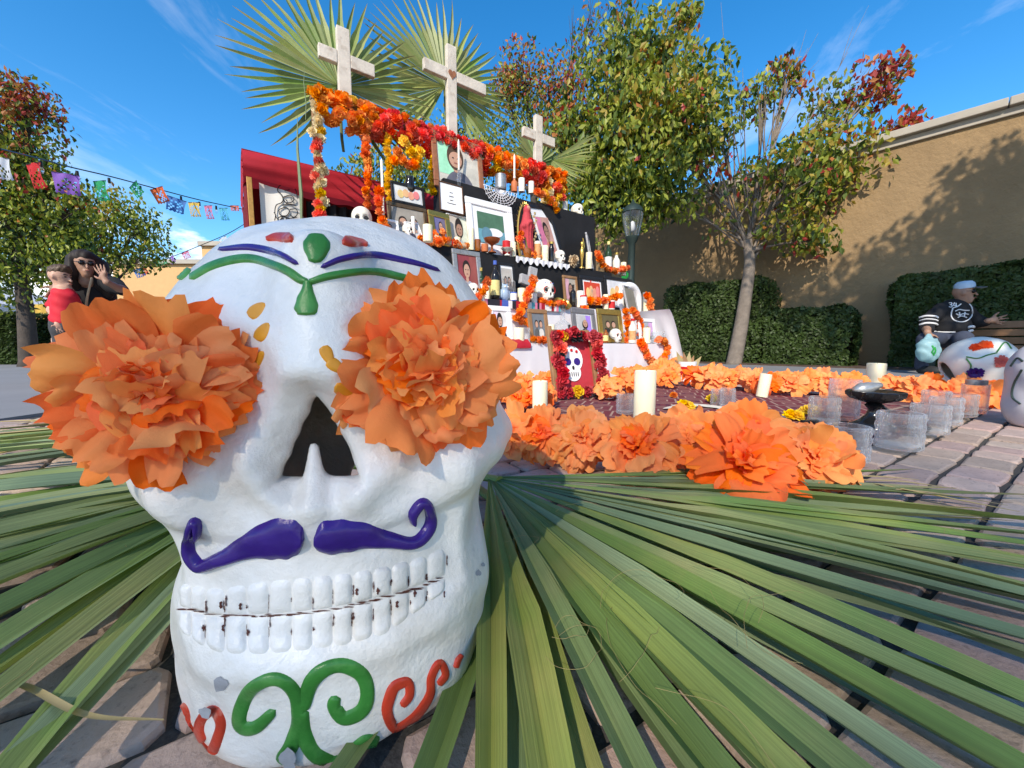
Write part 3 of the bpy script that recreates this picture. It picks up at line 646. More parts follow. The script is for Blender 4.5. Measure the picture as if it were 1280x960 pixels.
def hit(x, y, bvh=None):
    d = ray(x, y).normalized(); return (bvh or sk_bvh).ray_cast(C0, d, 3.0)
def patch(mb, fn, nu, nv, hgt, bvh=None):
    """relief patch: fn(s,t in -1..1) -> pixel; hgt(s,t) -> metres proud of the skull"""
    pts = []; ok = True; nrm = []
    for j in range(nv + 1):
        for i in range(nu + 1):
            s, t = i / nu * 2 - 1, j / nv * 2 - 1
            x, y = fn(s, t); co, n, _, dist = hit(x, y, bvh)
            if co is None: pts.append(None); nrm.append(None); continue
            if n.dot(ray(x, y)) > 0: n = -n
            pts.append(co); nrm.append(n)
    if any(p is None for p in pts):
        good = [k for k, p in enumerate(pts) if p is not None]
        if not good: return
        for k, p in enumerate(pts):
            if p is None:
                b = min(good, key=lambda q: abs(q // (nu + 1) - k // (nu + 1)) * 3 + abs(q % (nu + 1) - k % (nu + 1))); pts[k] = pts[b].copy(); nrm[k] = nrm[b]
    V = []
    for j in range(nv + 1):
        for i in range(nu + 1):
            s, t = i / nu * 2 - 1, j / nv * 2 - 1; k = j * (nu + 1) + i
            V.append(SKI @ (pts[k] + nrm[k] * hgt(s, t)))
    Fc = [(j * (nu + 1) + i, j * (nu + 1) + i + 1, (j + 1) * (nu + 1) + i + 1, (j + 1) * (nu + 1) + i) for j in range(nv) for i in range(nu)]
    mb.add(V, Fc)
def Z2(p): return tuple([140 + p[0] / 2.4, 560 + p[1] / 2.4] + [q / 2.4 for q in p[2:]])
def ZA(p): return tuple([40 + p[0] / 2.065, 270 + p[1] / 2.065] + [q / 2.065 for q in p[2:]])
def stroke(name, m, pts, h=.0035, cv=ZA, n=7, endr=.06):
    c = crom([cv(p) for p in pts], n); L = len(c) - 1
    def fn(s, t):
        f = (t + 1) / 2 * L; i = min(int(f), L - 1); q = c[i] + (c[i + 1] - c[i]) * (f - i)
        d = c[min(i + 2, L)][:2] - c[max(i - 1, 0)][:2]; d /= (np.hypot(*d) + 1e-9)
        e = min(1.0, math.sqrt(max(0, 1 - max(0, (abs(t) - (1 - endr)) / endr) ** 2)))
        w = max(.4, q[2]) * s * e * (1 + .025 * math.sin(f * .9 + 2 * s)) + .3 * math.sin(f * .7)
        return q[0] - d[1] * w, q[1] + d[0] * w
    mb = MB(); patch(mb, fn, 8, L, lambda s, t: h * max(0, 1 - abs(s) ** 2.8) ** .55 * (1 if abs(t) < .98 else .2) - .0006)
    mb.build(name, m, skull, sharp=None)
stroke('painted_brow', 'paint_green', [(405, 163, 8), (470, 128, 10), (550, 110, 11), (630, 128, 12), (690, 162, 12), (712, 172, 8)])
stroke('painted_brow', 'paint_green', [(712, 172, 8), (770, 155, 11), (860, 143, 10), (950, 157, 9), (1010, 182, 7), (1050, 205, 4)])
stroke('painted_drop', 'paint_green', [(712, 165, 10), (711, 190, 16), (709, 215, 28), (708, 240, 33), (708, 257, 22)])
stroke('painted_leaf', 'paint_green', [(380, 165, 4), (392, 150, 10), (410, 136, 4)])
stroke('painted_line', 'paint_purple', [(478, 88, 3), (560, 82, 8), (630, 95, 9), (690, 125, 6)])
stroke('painted_line', 'paint_purple', [(744, 133, 6), (800, 111, 9), (870, 101, 8), (960, 115, 7), (1056, 143, 3)])
stroke('painted_drop', 'paint_green', [(736, 50, 22), (735, 70, 38), (733, 95, 32), (730, 122, 14)])
stroke('painted_drop', 'paint_red', [(604, 62, 3), (630, 56, 10), (660, 57, 13), (676, 60, 9)])
stroke('painted_drop', 'paint_red', [(800, 62, 10), (822, 67, 14), (848, 70, 10), (868, 76, 3)])
for x, y, a in ((580, 242, -40), (595, 298, -55), (580, 370, -50), (537, 450, -50), (492, 512, -60), (763, 360, 65), (785, 388, 35), (806, 450, 20), (818, 500, 20)):
    ca, sa = math.cos(R_(a)), math.sin(R_(a))
    stroke('painted_petal', 'paint_amber', [(x - 28 * ca, y - 28 * sa, 12), (x - 12 * ca, y - 12 * sa, 19), (x + 10 * ca, y + 10 * sa, 15), (x + 28 * ca, y + 28 * sa, 4)], h=.0018, n=4)
stroke('moustache', 'paint_purple', [(262, 272, 8), (256, 225, 15), (238, 235, 15), (236, 310, 17), (268, 352, 20), (330, 332, 24), (400, 300, 38), (470, 278, 60), (525, 272, 63), (560, 272, 48), (578, 273, 18)], h=.0065, cv=Z2, endr=.09)
stroke('moustache', 'paint_purple', [(902, 232, 8), (903, 195, 14), (932, 163, 15), (956, 195, 17), (945, 250, 19), (900, 285, 20), (830, 276, 27), (750, 264, 42), (690, 266, 52), (635, 269, 50), (608, 270, 18)], h=.0065, cv=Z2, endr=.09)
stroke('painted_scroll', 'paint_green', [(492, 785, 16), (430, 838, 22), (386, 830, 24), (390, 770, 24), (435, 710, 22), (500, 694, 22), (545, 730, 24), (562, 800, 26), (545, 880, 26), (500, 945, 22)], cv=Z2, h=.0030)
stroke('painted_scroll', 'paint_green', [(572, 790, 20), (600, 700, 26), (660, 655, 24), (730, 665, 26), (766, 720, 24), (752, 785, 24), (700, 810, 24), (668, 780, 24), (672, 742, 16)], cv=Z2, h=.0030)
stroke('painted_scroll', 'paint_green', [(574, 780, 20), (572, 850, 28), (610, 920, 26), (680, 945, 24), (760, 925, 24), (795, 885, 20), (760, 880, 22), (725, 905, 18)], cv=Z2, h=.0030)
stroke('painted_scroll', 'paint_red', [(866, 775, 13), (893, 742, 15), (885, 702, 17), (845, 722, 19), (826, 785, 19), (852, 842, 18), (915, 800, 16), (955, 735, 15), (958, 685, 14), (985, 645, 14), (1000, 680, 13), (978, 712, 12)], cv=Z2, h=.0026)
stroke('painted_scroll', 'paint_red', [(1028, 660, 8), (1038, 635, 9), (1048, 617, 5)], cv=Z2)
stroke('painted_scroll', 'paint_red', [(216, 868, 10), (196, 835, 12), (192, 795, 13), (212, 775, 14), (224, 830, 16), (230, 905, 19), (265, 938, 20), (305, 900, 19), (326, 830, 17), (308, 788, 17), (272, 808, 17), (262, 850, 16), (278, 882, 12)], cv=Z2, h=.0026)
stroke('painted_scroll', 'paint_red', [(166, 775, 7), (172, 830, 11), (196, 890, 12), (226, 925, 10)], cv=Z2, h=.0026)
# teeth: two rows, each tooth its own relief
_bx = [206, 240, 282, 340, 405, 472, 540, 602, 663, 722, 782, 838, 892, 945, 1000]
_mid = ([205, 300, 420, 540, 640, 740, 840, 920, 1005], [478, 500, 502, 496, 485, 465, 440, 415, 383])
_top = ([205, 260, 320, 440, 570, 700, 820, 930, 1005], [405, 415, 422, 402, 388, 376, 355, 325, 295])
_bot = ([205, 225, 265, 330, 460, 580, 700, 820, 920, 1005], [530, 562, 592, 618, 620, 608, 592, 560, 488, 425])
tv, tf = [], []
teeth = []
for k in range(len(_bx) - 1):
    x0, x1 = _bx[k], _bx[k + 1]
    for up_ in (1, 0):
        def fn(s, t, x0=x0, x1=x1, up_=up_):
            x = (x0 + x1) / 2 + s * (x1 - x0) / 2 * .99; m_ = np.interp(x, *_mid)
            if up_: a, b = np.interp(x, *_top), m_ - 2
            else: a, b = m_ + 4, np.interp(x, *_bot)
            rd = 16 * s ** 4
            if up_: a += rd
            else: b -= rd
            return Z2((x, (a + b) / 2 + t * (b - a) / 2))
        hh = .0034 * random.uniform(.85, 1.1); sgn = 1 if up_ else -1
        mb = MB(); patch(mb, fn, 8, 10, lambda s, t: hh * max(0, 1 - abs(s) ** 2.6) ** .7 * max(0, 1 - abs(t) ** 3.6) ** .6 * (1 - .12 * sgn * t) - .0003)
        teeth.append(mb.build('tooth', 'skull_white', skull, sharp=None))
        o = len(tv); tv += [SKM @ Vector(p) for p in mb.v]; tf += [tuple(i + o for i in f) for f in mb.f]
tooth_bvh = BVHTree.FromPolygons(tv + [SKM @ v.co for v in sk_me.vertices], tf + [tuple(i + len(tv) for i in p.vertices) for p in sk_me.polygons])
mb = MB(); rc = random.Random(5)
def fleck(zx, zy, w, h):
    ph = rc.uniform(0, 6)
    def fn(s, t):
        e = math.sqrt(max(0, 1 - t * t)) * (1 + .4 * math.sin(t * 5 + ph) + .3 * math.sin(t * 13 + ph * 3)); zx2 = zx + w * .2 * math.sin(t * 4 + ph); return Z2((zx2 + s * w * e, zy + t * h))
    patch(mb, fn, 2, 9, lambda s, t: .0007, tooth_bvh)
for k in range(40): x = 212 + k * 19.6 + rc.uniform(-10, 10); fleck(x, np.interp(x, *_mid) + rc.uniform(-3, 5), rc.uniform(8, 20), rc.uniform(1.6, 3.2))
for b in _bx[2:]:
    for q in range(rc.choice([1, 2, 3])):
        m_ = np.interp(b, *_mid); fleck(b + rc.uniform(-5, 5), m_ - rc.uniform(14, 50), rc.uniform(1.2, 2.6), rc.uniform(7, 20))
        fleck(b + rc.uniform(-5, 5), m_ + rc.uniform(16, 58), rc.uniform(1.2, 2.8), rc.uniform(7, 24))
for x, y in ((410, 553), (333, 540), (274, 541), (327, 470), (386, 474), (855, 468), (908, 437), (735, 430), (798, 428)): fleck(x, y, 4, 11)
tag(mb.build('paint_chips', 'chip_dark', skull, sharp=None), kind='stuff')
mb = MB()
for x, y, r in ((327, 707, 22), (300, 775, 18), (535, 905, 24), (540, 935, 16), (1098, 375, 9), (1112, 350, 6)):
    ph = rc.uniform(0, 6)
    def fn(s, t, x=x, y=y, r=r):
        a = (s + 1) * math.pi; q = (t + 1) / 2 * r * (1 + .12 * math.sin(3 * a + ph) + .1 * math.sin(7 * a)); return Z2((x + q * math.cos(a), y + q * math.sin(a)))
    patch(mb, fn, 12, 3, lambda s, t: .0054 if y > 880 or x == 300 else .0005)
tag(mb.build('worn_spots', 'stone_grey', skull, sharp=None), kind='stuff')

# ------------------------------------------------------------------ tissue paper flowers
def petal_mesh(seed, cup=.5, wide=.9, cr=.10, nu=12, nv=12, m='tissue'):
    """unit petal: base at origin, grows along +Z, width along X, curls towards +Y (outwards)"""
    r = random.Random(seed); mb = MB()
    folds = [(r.uniform(-1, 1), r.uniform(-.8, .8), r.uniform(.25, .8), r.uniform(-1, 1)) for _ in range(10)]
    cut = [r.uniform(-.04, .03) for _ in range(nu + 1)]; sk = r.uniform(-.18, .18); tw = r.uniform(-.35, .35)
    def fn(a, b):
        s = a * 2 - 1; w = wide * (.10 + .90 * min(1, b * 1.25) ** .8) * math.sqrt(1 - .42 * (max(0, b - .62) / .38) ** 2.2)
        i = a * nu; i0 = min(int(i), nu - 1); e = cut[i0] + (cut[i0 + 1] - cut[i0]) * (i - i0)
        x = s * w * .5 + sk * b; z = b * (1 + e * b); ang = cup * b * b
        y = (1 - math.cos(ang)) * z * .9 + .12 * (s * s) * w * -cup * .5
        for (fx, fd, fa, fs) in folds:
            q = s * math.cos(fa * 2) + (b - .5) * 1.6 * math.sin(fa * 2) - fx
            y += cr * fs * (math.sqrt(q * q + .004) - .35) * b
        y += .035 * math.sin(s * 9 + cut[0] * 60) * b * b + .03 * math.sin(s * 5 + b * 7 + cut[1] * 90) * b; z += .03 * math.sin(s * 7 + cut[2] * 50) * b ** 3
        x += tw * b * b * y
        return (x, y, z * math.cos(ang * .5))
    mb.grid(fn, nu, nv); return mb.mesh('petal', m, smooth=True, sharp=None)
PET = {}
def petals(m):
    if m not in PET: PET[m] = [petal_mesh(100 + k + 37 * len(PET), cup=random.uniform(.3, 1.1), wide=random.uniform(.58, .98), cr=random.uniform(.13, .24), m=m) for k in range(14)]
    return PET[m]
def paper_flower(label, loc, axis, Rr, m='tissue', layers=((7, 8, .66), (19, 12, .72), (31, 15, .78), (44, 17, .84), (57, 19, .90), (70, 20, .95), (83, 20, .98), (97, 15, .95)), group='orange tissue paper flowers', seed=0, depth=.55, m2=None, xh=(1, 0, 0)):
    r = random.Random(seed); t = thing('paper_flower', label, 'paper flower', loc, rot=axisM(loc, axis, xh).to_euler(), group=group)
    for (th, n, ln) in layers:
        for k in range(n):
            a = 2 * math.pi * (k + r.uniform(-.35, .35)) / n + th; tilt = R_(th + r.uniform(-9, 9)); L = Rr * ln * r.uniform(.88, 1.1)
            me = r.choice(petals(r.choice(m) if isinstance(m, (list, tuple)) else (m2 if (m2 and th < 45) else m)))
            M = Matrix.Rotation(a, 4, 'Z') @ Matrix.Rotation(-tilt, 4, 'X') @ Matrix.Rotation(r.uniform(-.35, .35), 4, 'Z') @ Matrix.Diagonal((L * r.uniform(.8, 1.1), L, L * (1 if th > 50 else depth + .25), 1))
            inst('petal', me, t, M=M)
    return t
_e1 = hit(213, 490)[0]; _e2 = hit(527, 466)[0]
ax1 = (C0 - P(185, 470, .3)).normalized() * .8 + Vector((-.25, -.35, .15)); ax2 = (C0 - P(525, 460, .36)).normalized() * .75 + Vector((.28, -.2, .05))
paper_flower('big orange tissue flower over the skull eye beside the woman and boy', _e1 + ax1.normalized() * .004, ax1, .071, seed=1, group='tissue flowers over the skull eyes', m=['tissue', 'tissue', 'tissue', 'tissue_peach', 'tissue_deep', 'tissue_deep'])
paper_flower('big orange tissue flower over the skull eye beside the stepped altar', _e2 + ax2.normalized() * .004, ax2, .080, seed=2, group='tissue flowers over the skull eyes', m=['tissue', 'tissue', 'tissue', 'tissue_peach', 'tissue_deep', 'tissue_deep'])
# ------------------------------------------------------------------ palm fans
def leaflet(mb, root, ang, L, w, height, r, droop=0.0, fused=.34, dth=.05, bend=0.0, plane=None, n=14, split=.0, fold=.45):
    """one folded segment in fan plane (X out along ang, Y across, Z up) then placed by matrix plane"""
    V = []; th = ang
    for i in range(n + 1):
        t = i / n; d = L * t
        if t < fused: hw = max(.0012, d * dth * .52)
        else: hw = w * .5 * (1 - ((t - fused) / (1 - fused)) ** 1.6) + .0006
        a = th + bend * max(0, t - fused) ** 1.5
        x, y = d * math.cos(a), d * math.sin(a); px_, py_ = -math.sin(a), math.cos(a)
        z = height(t) - droop * max(0, t - fused) ** 2; f = fold * hw; tw = split * max(0, t - fused)
        V += [(x + px_ * hw, y + py_ * hw, z + f + tw * hw), (x, y, z - f * .6), (x - px_ * hw, y - py_ * hw, z + f - tw * hw)]
    Fc = []
    for i in range(n):
        o = i * 3; Fc += [(o, o + 1, o + 4, o + 3), (o + 1, o + 2, o + 5, o + 4)]
    mb.add(V, Fc, 0, plane)
def ground_fan(label, hub, a0, a1, n, Lfn, w, mats, seed, lift=.05, group='cut palm fans laid on the paving', fused=.34, hairs=0, hub_z=.05, dry=0, angles=None):
    r = random.Random(seed); hub = Vector(hub); t = thing('palm_fan', label, 'palm leaf', (hub.x, hub.y, 0), group=group)
    angles = angles or [a0 + (a1 - a0) * k / (n - 1) for k in range(n)]; n = len(angles)
    for k in range(n):
        dth = abs(angles[min(k + 1, n - 1)] - angles[max(k - 1, 0)]) / (min(k + 1, n - 1) - max(k - 1, 0)); a = angles[k] + r.uniform(-.25, .25) * dth; L = Lfn(a) * r.uniform(.88, 1.08); ph = r.uniform(0, 6); lay = r.uniform(0, .014); tip = r.uniform(.002, .014); bow = r.uniform(-.01, .02)
        def hz(s, lay=lay, tip=tip, bow=bow, ph=ph):
            base = hub_z * (1 - s) ** 1.2 + lift * math.sin(math.pi * min(1, s * .95)) * .55
            return max(.008 + tip * .4, base + lay * s + tip * s + bow * math.sin(s * 3 + ph) * s)
        mb = MB(); leaflet(mb, None, a, L, w * r.uniform(.75, 1.2), hz, r, fused=fused, dth=dth * 1.02, bend=r.uniform(-.16, .16), split=r.uniform(-.9, .9), fold=r.uniform(.25, .6))
        m = 'palm_dry' if r.random() < dry else r.choice(mats)
        leaf_uv(mb.build('leaflet', m, t, sharp=30))
    mb = MB(); ang = (a0 + a1) / 2 + math.pi      # petiole pokes out of the hub
    d = Vector((math.cos(ang), math.sin(ang), 0)); mb.tube([Vector((0, 0, hub_z)) - d * .03, d * .1 + Vector((0, 0, hub_z * .8)), d * .22 + Vector((0, 0, .02))], [.012, .012, .011], 8, flat=.6); mb.build('stalk', mats[0], t)
    if hairs:
        hb = MB()
        for k in range(hairs):
            a = r.uniform(a0, a1); d = r.uniform(.25, .8) * Lfn(a); p = Vector((d * math.cos(a), d * math.sin(a), r.uniform(.035, .075))); q = [p]; dr = r.uniform(0, 6.3); cu = r.uniform(-1.1, 1.1); st = r.uniform(.010, .02)
            for i in range(9): dr += cu * r.uniform(.2, .8); p = p + Vector((math.cos(dr) * st, math.sin(dr) * st, r.uniform(-.006, .006))); q.append(p)
            hb.tube([Vector(z_) for z_ in crom(q, 4)], .0002, 4, caps=False)
        tag(hb.build('fibres', 'palm_dry', t, sharp=None), kind='stuff')
    return t
ground_fan('wide green palm fan spread on the paving below the row of peach paper flowers', (-.05, .80, 0), R_(-84), R_(9), 42, lambda a: 1.12 if a > R_(-45) else 1.12 - (R_(-45) - a) * .30, .036, ['palm', 'palm', 'palm', 'palm_blue'], 31, lift=.012, hairs=22, hub_z=.06, fused=.38, dry=.03, angles=[R_(9 - 2.35 * i) for i in range(18)] + [R_(-34.5 - 4.6 * i) for i in range(12)])
ground_fan('second green palm fan under the wide one, tips reaching the paving joints', (.0, .72, 0), R_(-106), R_(-10), 13, lambda a: .92 if a > R_(-60) else .80, .024, ['palm', 'palm_blue', 'palm'], 37, lift=.0, hub_z=.02, fused=.35, dry=.10)
ground_fan('broad bright palm fan spread below the skull eye flower beside the boy', (-.46, .82, 0), R_(160), R_(284), 28, lambda a: .85, .052, ['palm', 'palm', 'palm_blue', 'palm_pale'], 32, lift=.05, hub_z=.07, fused=.26, dry=.04, hairs=12)
ground_fan('thin palm fan lying flat at the edge of the concrete pavement', (-1.25, 1.55, 0), R_(120), R_(245), 34, lambda a: .85, .026, ['palm_pale', 'palm', 'palm_dry'], 33, lift=.02, hub_z=.04, fused=.34)
ground_fan('palm fan with dry tips lying behind the skull near the altar', (-.75, 1.15, 0), R_(95), R_(215), 32, lambda a: 1.0, .03, ['palm', 'palm_pale', 'palm_blue'], 34, lift=.05, hub_z=.08, fused=.34)
# loose dry strips at the near corner and along the rug edge
def strip(label, pts, w, m='palm_dry', group='loose dry palm strips'):
    c = [Vector(p) for p in crom(pts, 7)]; mb = MB(); n = len(c); V = []
    for i, p in enumerate(c):
        d = (c[min(i + 1, n - 1)] - c[max(i - 1, 0)]).normalized(); sd = Vector((-d.y, d.x, 0)).normalized(); ww = w * math.sin(math.pi * (.12 + .86 * i / n)) + .0004
        V += [p + sd * ww + Vector((0, 0, ww * .4)), p, p - sd * ww + Vector((0, 0, ww * .4))]
    mb.add(V, [q for i in range(n - 1) for q in ((i * 3, i * 3 + 1, i * 3 + 4, i * 3 + 3), (i * 3 + 1, i * 3 + 2, i * 3 + 5, i * 3 + 4))])
    tag(mb.build('palm_strip', m, sharp=None), label, 'palm leaf', group)
strip('straw coloured palm strip crossing the green leaves beside the skull chin', [G(-10, 845, .05), G(40, 862, .06), G(110, 895, .05), G(205, 900, .03)], .0022)
for k, (a, b, c) in enumerate((((1030, 600), (1120, 602), (1200, 612)), ((1060, 608), (1160, 616), (1260, 632)), ((1000, 596), (1090, 596), (1150, 600)), ((1090, 604), (1180, 622), (1275, 640)))):
    strip(['straw coloured palm strip curving past the flat peach flower', 'longest straw coloured palm strip crossing the bricks beside the fan', 'short straw coloured palm strip touching the rug corner', 'straw coloured palm strip ending on the bricks past the fan tips'][k], [G(*a, .03), G(*b, .025), G(*c, .015)], .004)

# upright fans behind the altar
def up_fan(label, hub, scale, rx, rz, n, mats, seed, a0=-150, a1=150, droop=.22, group='palm fans standing behind the altar'):
    r = random.Random(seed); t = thing('palm_fan', label, 'palm leaf', hub, group=group, rot=(R_(rx), 0, R_(rz)))
    dth = R_(a1 - a0) / (n - 1)
    for k in range(n):
        ad = a0 + (a1 - a0) * k / (n - 1); a = R_(90 + ad); L = scale * r.uniform(.9, 1.06) * (1 - .1 * abs(ad) / 150)
        dr = droop * scale * r.uniform(.3, 1.5)
        mb = MB(); leaflet(mb, None, a, L, .036 * scale / .8, lambda s: .02 * math.sin(k) * s, r, droop=dr * (.4 + .6 * abs(ad) / 150), fused=.55, dth=dth, bend=r.uniform(-.12, .12) - .25 * (ad / 150) * max(0, abs(ad) - 60) / 90, n=11, split=r.uniform(-1, 1), fold=.45)
        leaf_uv(mb.build('leaflet', r.choice(mats), t, sharp=30))
    mb = MB(); mb.tube([(0, .05, -.01), (0, -scale * .5, -.02), (0.01, -scale * .62, -.03)], [.014, .013, .012], 8, flat=.6); mb.build('stalk', 'palm', t)
# ------------------------------------------------------------------ the stepped altar
A_ANG = math.atan2(1, 680 / 480); AU = Vector((math.cos(A_ANG), math.sin(A_ANG), 0)); AV = Vector((-AU.y, AU.x, 0)); A0 = G(700, 482)
AM = Matrix.Translation(A0) @ Matrix.Rotation(A_ANG, 4, 'Z')      # altar frame: x along the steps, y to the back, z up
def AX(x, v, z):
    """altar-frame point on plane v, height z, seen in pixel column x"""
    lo = -6.0; hi = 8.0
    for _ in range(50):
        m = (lo + hi) / 2; w = AM @ Vector((m, v, z))
        dx = (w - C0).dot(FWD)
        if dx <= 0.05 or proj(w)[0] < x: lo = m
        else: hi = m
    return Vector(((lo + hi) / 2, v, z))
def APT(x, y, v):
    """altar-frame point where pixel (x,y) meets plane v"""
    d = ray(x, y); o = AM.inverted() @ C0; dl = AM.inverted().to_3x3() @ d; t = (v - o.y) / dl.y; return o + dl * t
def ppm(p): return F_PX / ((AM @ p) - C0).dot(FWD)                # photo pixels per metre at altar point p
def athing(name, label, cat, p, group=None, rz=0.0): return thing(name, label, cat, AM @ p, A_ANG + rz, group)
Z1, Z2_, Z3, Z4 = .36, .72, 1.20, 1.62
V1, V2, V3, V4, V5 = 0.0, .40, .72, 1.00, 1.25
UL, UR = -1.75, 1.62
def drape(mb, x0, x1, y0, y1, z0, z1, folds=26, amp=.012, seed=0, side=True):
    """cloth over a step: top sheet plus pleated front (and right end)"""
    r = random.Random(seed); ph = [r.uniform(0, 6) for _ in range(4)]
    def w(q, b): return amp * b * (math.sin(q * 17 + ph[0]) + .7 * math.sin(q * 31 + ph[1]) + .4 * math.sin(q * 53 + ph[2]))
    n = int((x1 - x0) / .04)
    mb.grid(lambda a, b: (x0 + (x1 - x0) * a, y0 - abs(w(x0 + (x1 - x0) * a, 1 - b)) - .006 * (1 - b), z0 + (z1 - z0) * b), n, 8)
    mb.grid(lambda a, b: (x0 + (x1 - x0) * a, y0 - .006 * 0 + (y1 - y0) * b, z1 + .002 * math.sin(a * 60 + b * 5)), n, 3)
    if side: mb.grid(lambda a, b: (x1 + abs(w(y0 + (y1 - y0) * a, 1 - b)) + .004, y0 + (y1 - y0) * a, z0 + (z1 - z0) * b), 12, 8)
    mb.grid(lambda a, b: (x0 - abs(w(y0 + (y1 - y0) * a, 1 - b)) - .004, y0 + (y1 - y0) * a, z0 + (z1 - z0) * b), 12, 8)
alt = athing('altar', 'stepped memorial altar draped in white and black cloth', 'altar', Vector((0, 0, 0)))
def apart(mb, name, m, parent=None, **k): return mb.build(name, m, parent or alt, **k)
mb = MB(); mb.box((-.06, .62, .17), (3.2, 1.16, .34)); mb.box((-.06, .80, .52), (3.2, .74, .36)); mb.box((-.06, .98, .94), (3.0, .42, .48)); apart(mb, 'steps', 'wood', smooth=False)
mb = MB(); drape(mb, UL, UR, V1, V2 + .03, .02, Z1, seed=1, amp=.007); apart(mb, 'white_cloth', 'cloth_white', sharp=None)
mb = MB(); drape(mb, UL, UR - .05, V2, V3 + .03, Z1 + .01, Z2_, seed=2, amp=.009); apart(mb, 'white_cloth', 'cloth_white', sharp=None)
mb = MB(); drape(mb, UL + .1, UR - .16, V3, V4 + .03, Z2_ + .01, Z3, seed=3, amp=.014); apart(mb, 'black_cloth', 'cloth_black', sharp=None)
mb = MB(); drape(mb, UL + .2, UR - .35, V4, V5, Z3 + .008, Z3 + .06, seed=4, amp=.01); apart(mb, 'black_cloth', 'cloth_black', sharp=None)
# cloth cascading over the end of the steps
def casc(a, b):
    z = Z2_ + .012 - (Z2_ - Z1 * .05) * b ** 1.1; return (UR - .05 + .02 + .30 * b ** .8 + .03 * b * math.sin(a * 26), V1 + .02 + (V3 - V1) * a - .05 * b, z)
mb = MB(); mb.grid(casc, 20, 14); apart(mb, 'white_cloth', 'cloth_white', sharp=None)
# striped blanket along the second step, lace edge along the third
stripe_cols = [('cloth_red', (.5, .03, .05)), ('stripe_blue', (.06, .12, .42)), ('stripe_white', (.75, .73, .7)), ('stripe_black', (.02, .02, .03)), ('stripe_teal', (.08, .35, .4)), ('stripe_pink', (.7, .2, .3))]
for nm, c in stripe_cols[1:]: mat(nm, c, rough=.9, var=.08, vscale=30)
sb = MB(); rs = random.Random(2); q = AX(575, V2 - .012, Z2_).x; q1 = AX(700, V2 - .012, Z2_).x
while q < q1:
    wd = rs.uniform(.012, .045); sb.box((q + wd / 2, V2 + .09, Z2_ + .008), (wd, .22, .010), m=rs.choice([0, 0, 1, 2, 3, 4, 5])); sb.box((q + wd / 2, V2 - .024, Z2_ - .022), (wd, .008, .066), m=sb.m[-1]); q += wd
bl = athing('striped_blanket', 'multicoloured striped blanket lying along the middle altar step', 'blanket', Vector((0, 0, 0))); sb.build('woven_stripes', [n for n, _ in stripe_cols], bl, smooth=False)
mb = MB(); a, b = AX(645, V3 - .03, Z3).x, AX(712, V3 - .03, Z3).x
mb.grid(lambda s, t: (a + (b - a) * s, V3 - .028 - .004 * math.sin(s * 70), Z3 + .012 - .05 * t * (1 + .35 * math.sin(s * 55))), 60, 3); mb.grid(lambda s, t: (a + (b - a) * s, V3 - .028 + .2 * t, Z3 + .012), 20, 2)
ln = athing('lace_runner', 'white lace runner hanging over the black cloth step', 'cloth', Vector((0, 0, 0))); mb.build('lace', 'cloth_white', ln, sharp=None)
# black cloth boxes on top
def abox(label, xa, xb, ytop, v, vd, zb, lean=0.0):
    p0, p1 = AX(xa, v, zb), AX(xb, v, zb); c = (p0 + p1) / 2; h = APT((xa + xb) / 2, ytop, v).z - zb
    t = athing('draped_box', label, 'box', c, 'black draped boxes on the altar'); w = p1.x - p0.x
    mb = MB(); drape(mb, -w / 2, w / 2, 0, vd, 0, h, seed=int(xa), amp=.01); mb.build('cloth', 'cloth_black', t, sharp=None)
    mb = MB(); mb.box((0, vd / 2, h / 2 - .006), (w - .03, vd - .03, h - .02)); mb.build('box', 'cloth_black', t, smooth=False)
    return c, h
abox('black draped box under the brown framed portrait and spider web cloth', 556, 668, 238, V4 + .02, .22, Z3 + .06)
abox('black draped box behind the leaning black framed portrait', 671, 742, 262, V4 + .0, .24, Z3 + .06)
# arch frame: posts and beam
BZ = 2.32; VB = 1.22; pu0, pu1 = AX(393, VB, BZ).x, AX(696, VB, BZ - .02).x
ar = athing('garland_arch', 'wooden arch frame carrying the flower garland over the altar', 'arch', Vector(((pu0 + pu1) / 2, VB, 0)))
um = (pu0 + pu1) / 2
for u in (pu0, pu1):
    mb = MB(); mb.box((u - um, 0, BZ / 2), (.05, .05, BZ)); mb.build('post', 'wood', ar, smooth=False, bevel=.004)
mb = MB(); mb.box((0, 0, BZ + .02), (pu1 - pu0 + .06, .06, .045)); mb.build('beam', 'wood', ar, smooth=False, bevel=.004)

# ---- blossoms and garlands
def blossom_mesh(m, seed, rings=4, n=9):
    r = random.Random(seed); mb = MB()
    for k in range(rings):
        th = R_(15 + 75 * k / (rings - 1)) if rings > 1 else 1; cnt = n - 3 + k * 2
        for j in range(cnt):
            a = 2 * math.pi * (j + r.uniform(-.3, .3)) / cnt + k; L = r.uniform(.8, 1.1); w = 2.2 * math.pi / cnt * .55
            d = Vector((math.sin(th) * math.cos(a), math.sin(th) * math.sin(a), math.cos(th))); s = Vector((-math.sin(a), math.cos(a), 0)); up = d.cross(s)
            b0 = d * .15; tip = d * L + up * r.uniform(-.1, .15)
            mb.add([b0, d * .62 * L + s * w * .8 + up * -.08, tip + s * w * .4, tip - s * w * .4, d * .62 * L - s * w * .8 + up * .05], [(0, 1, 2), (0, 2, 3), (0, 3, 4)])
    mb.ball((0, 0, .1), (.55, .55, .5), 8, 5, jit=.1); return mb.mesh('blossom', m, smooth=False)
BL = {m: [blossom_mesh(m, k + 5 * i) for k in range(4)] for i, m in enumerate(('marigold', 'marigold_orange', 'marigold_yellow', 'rose_red', 'rose_crimson', 'rose_cream', 'rose_black'))}
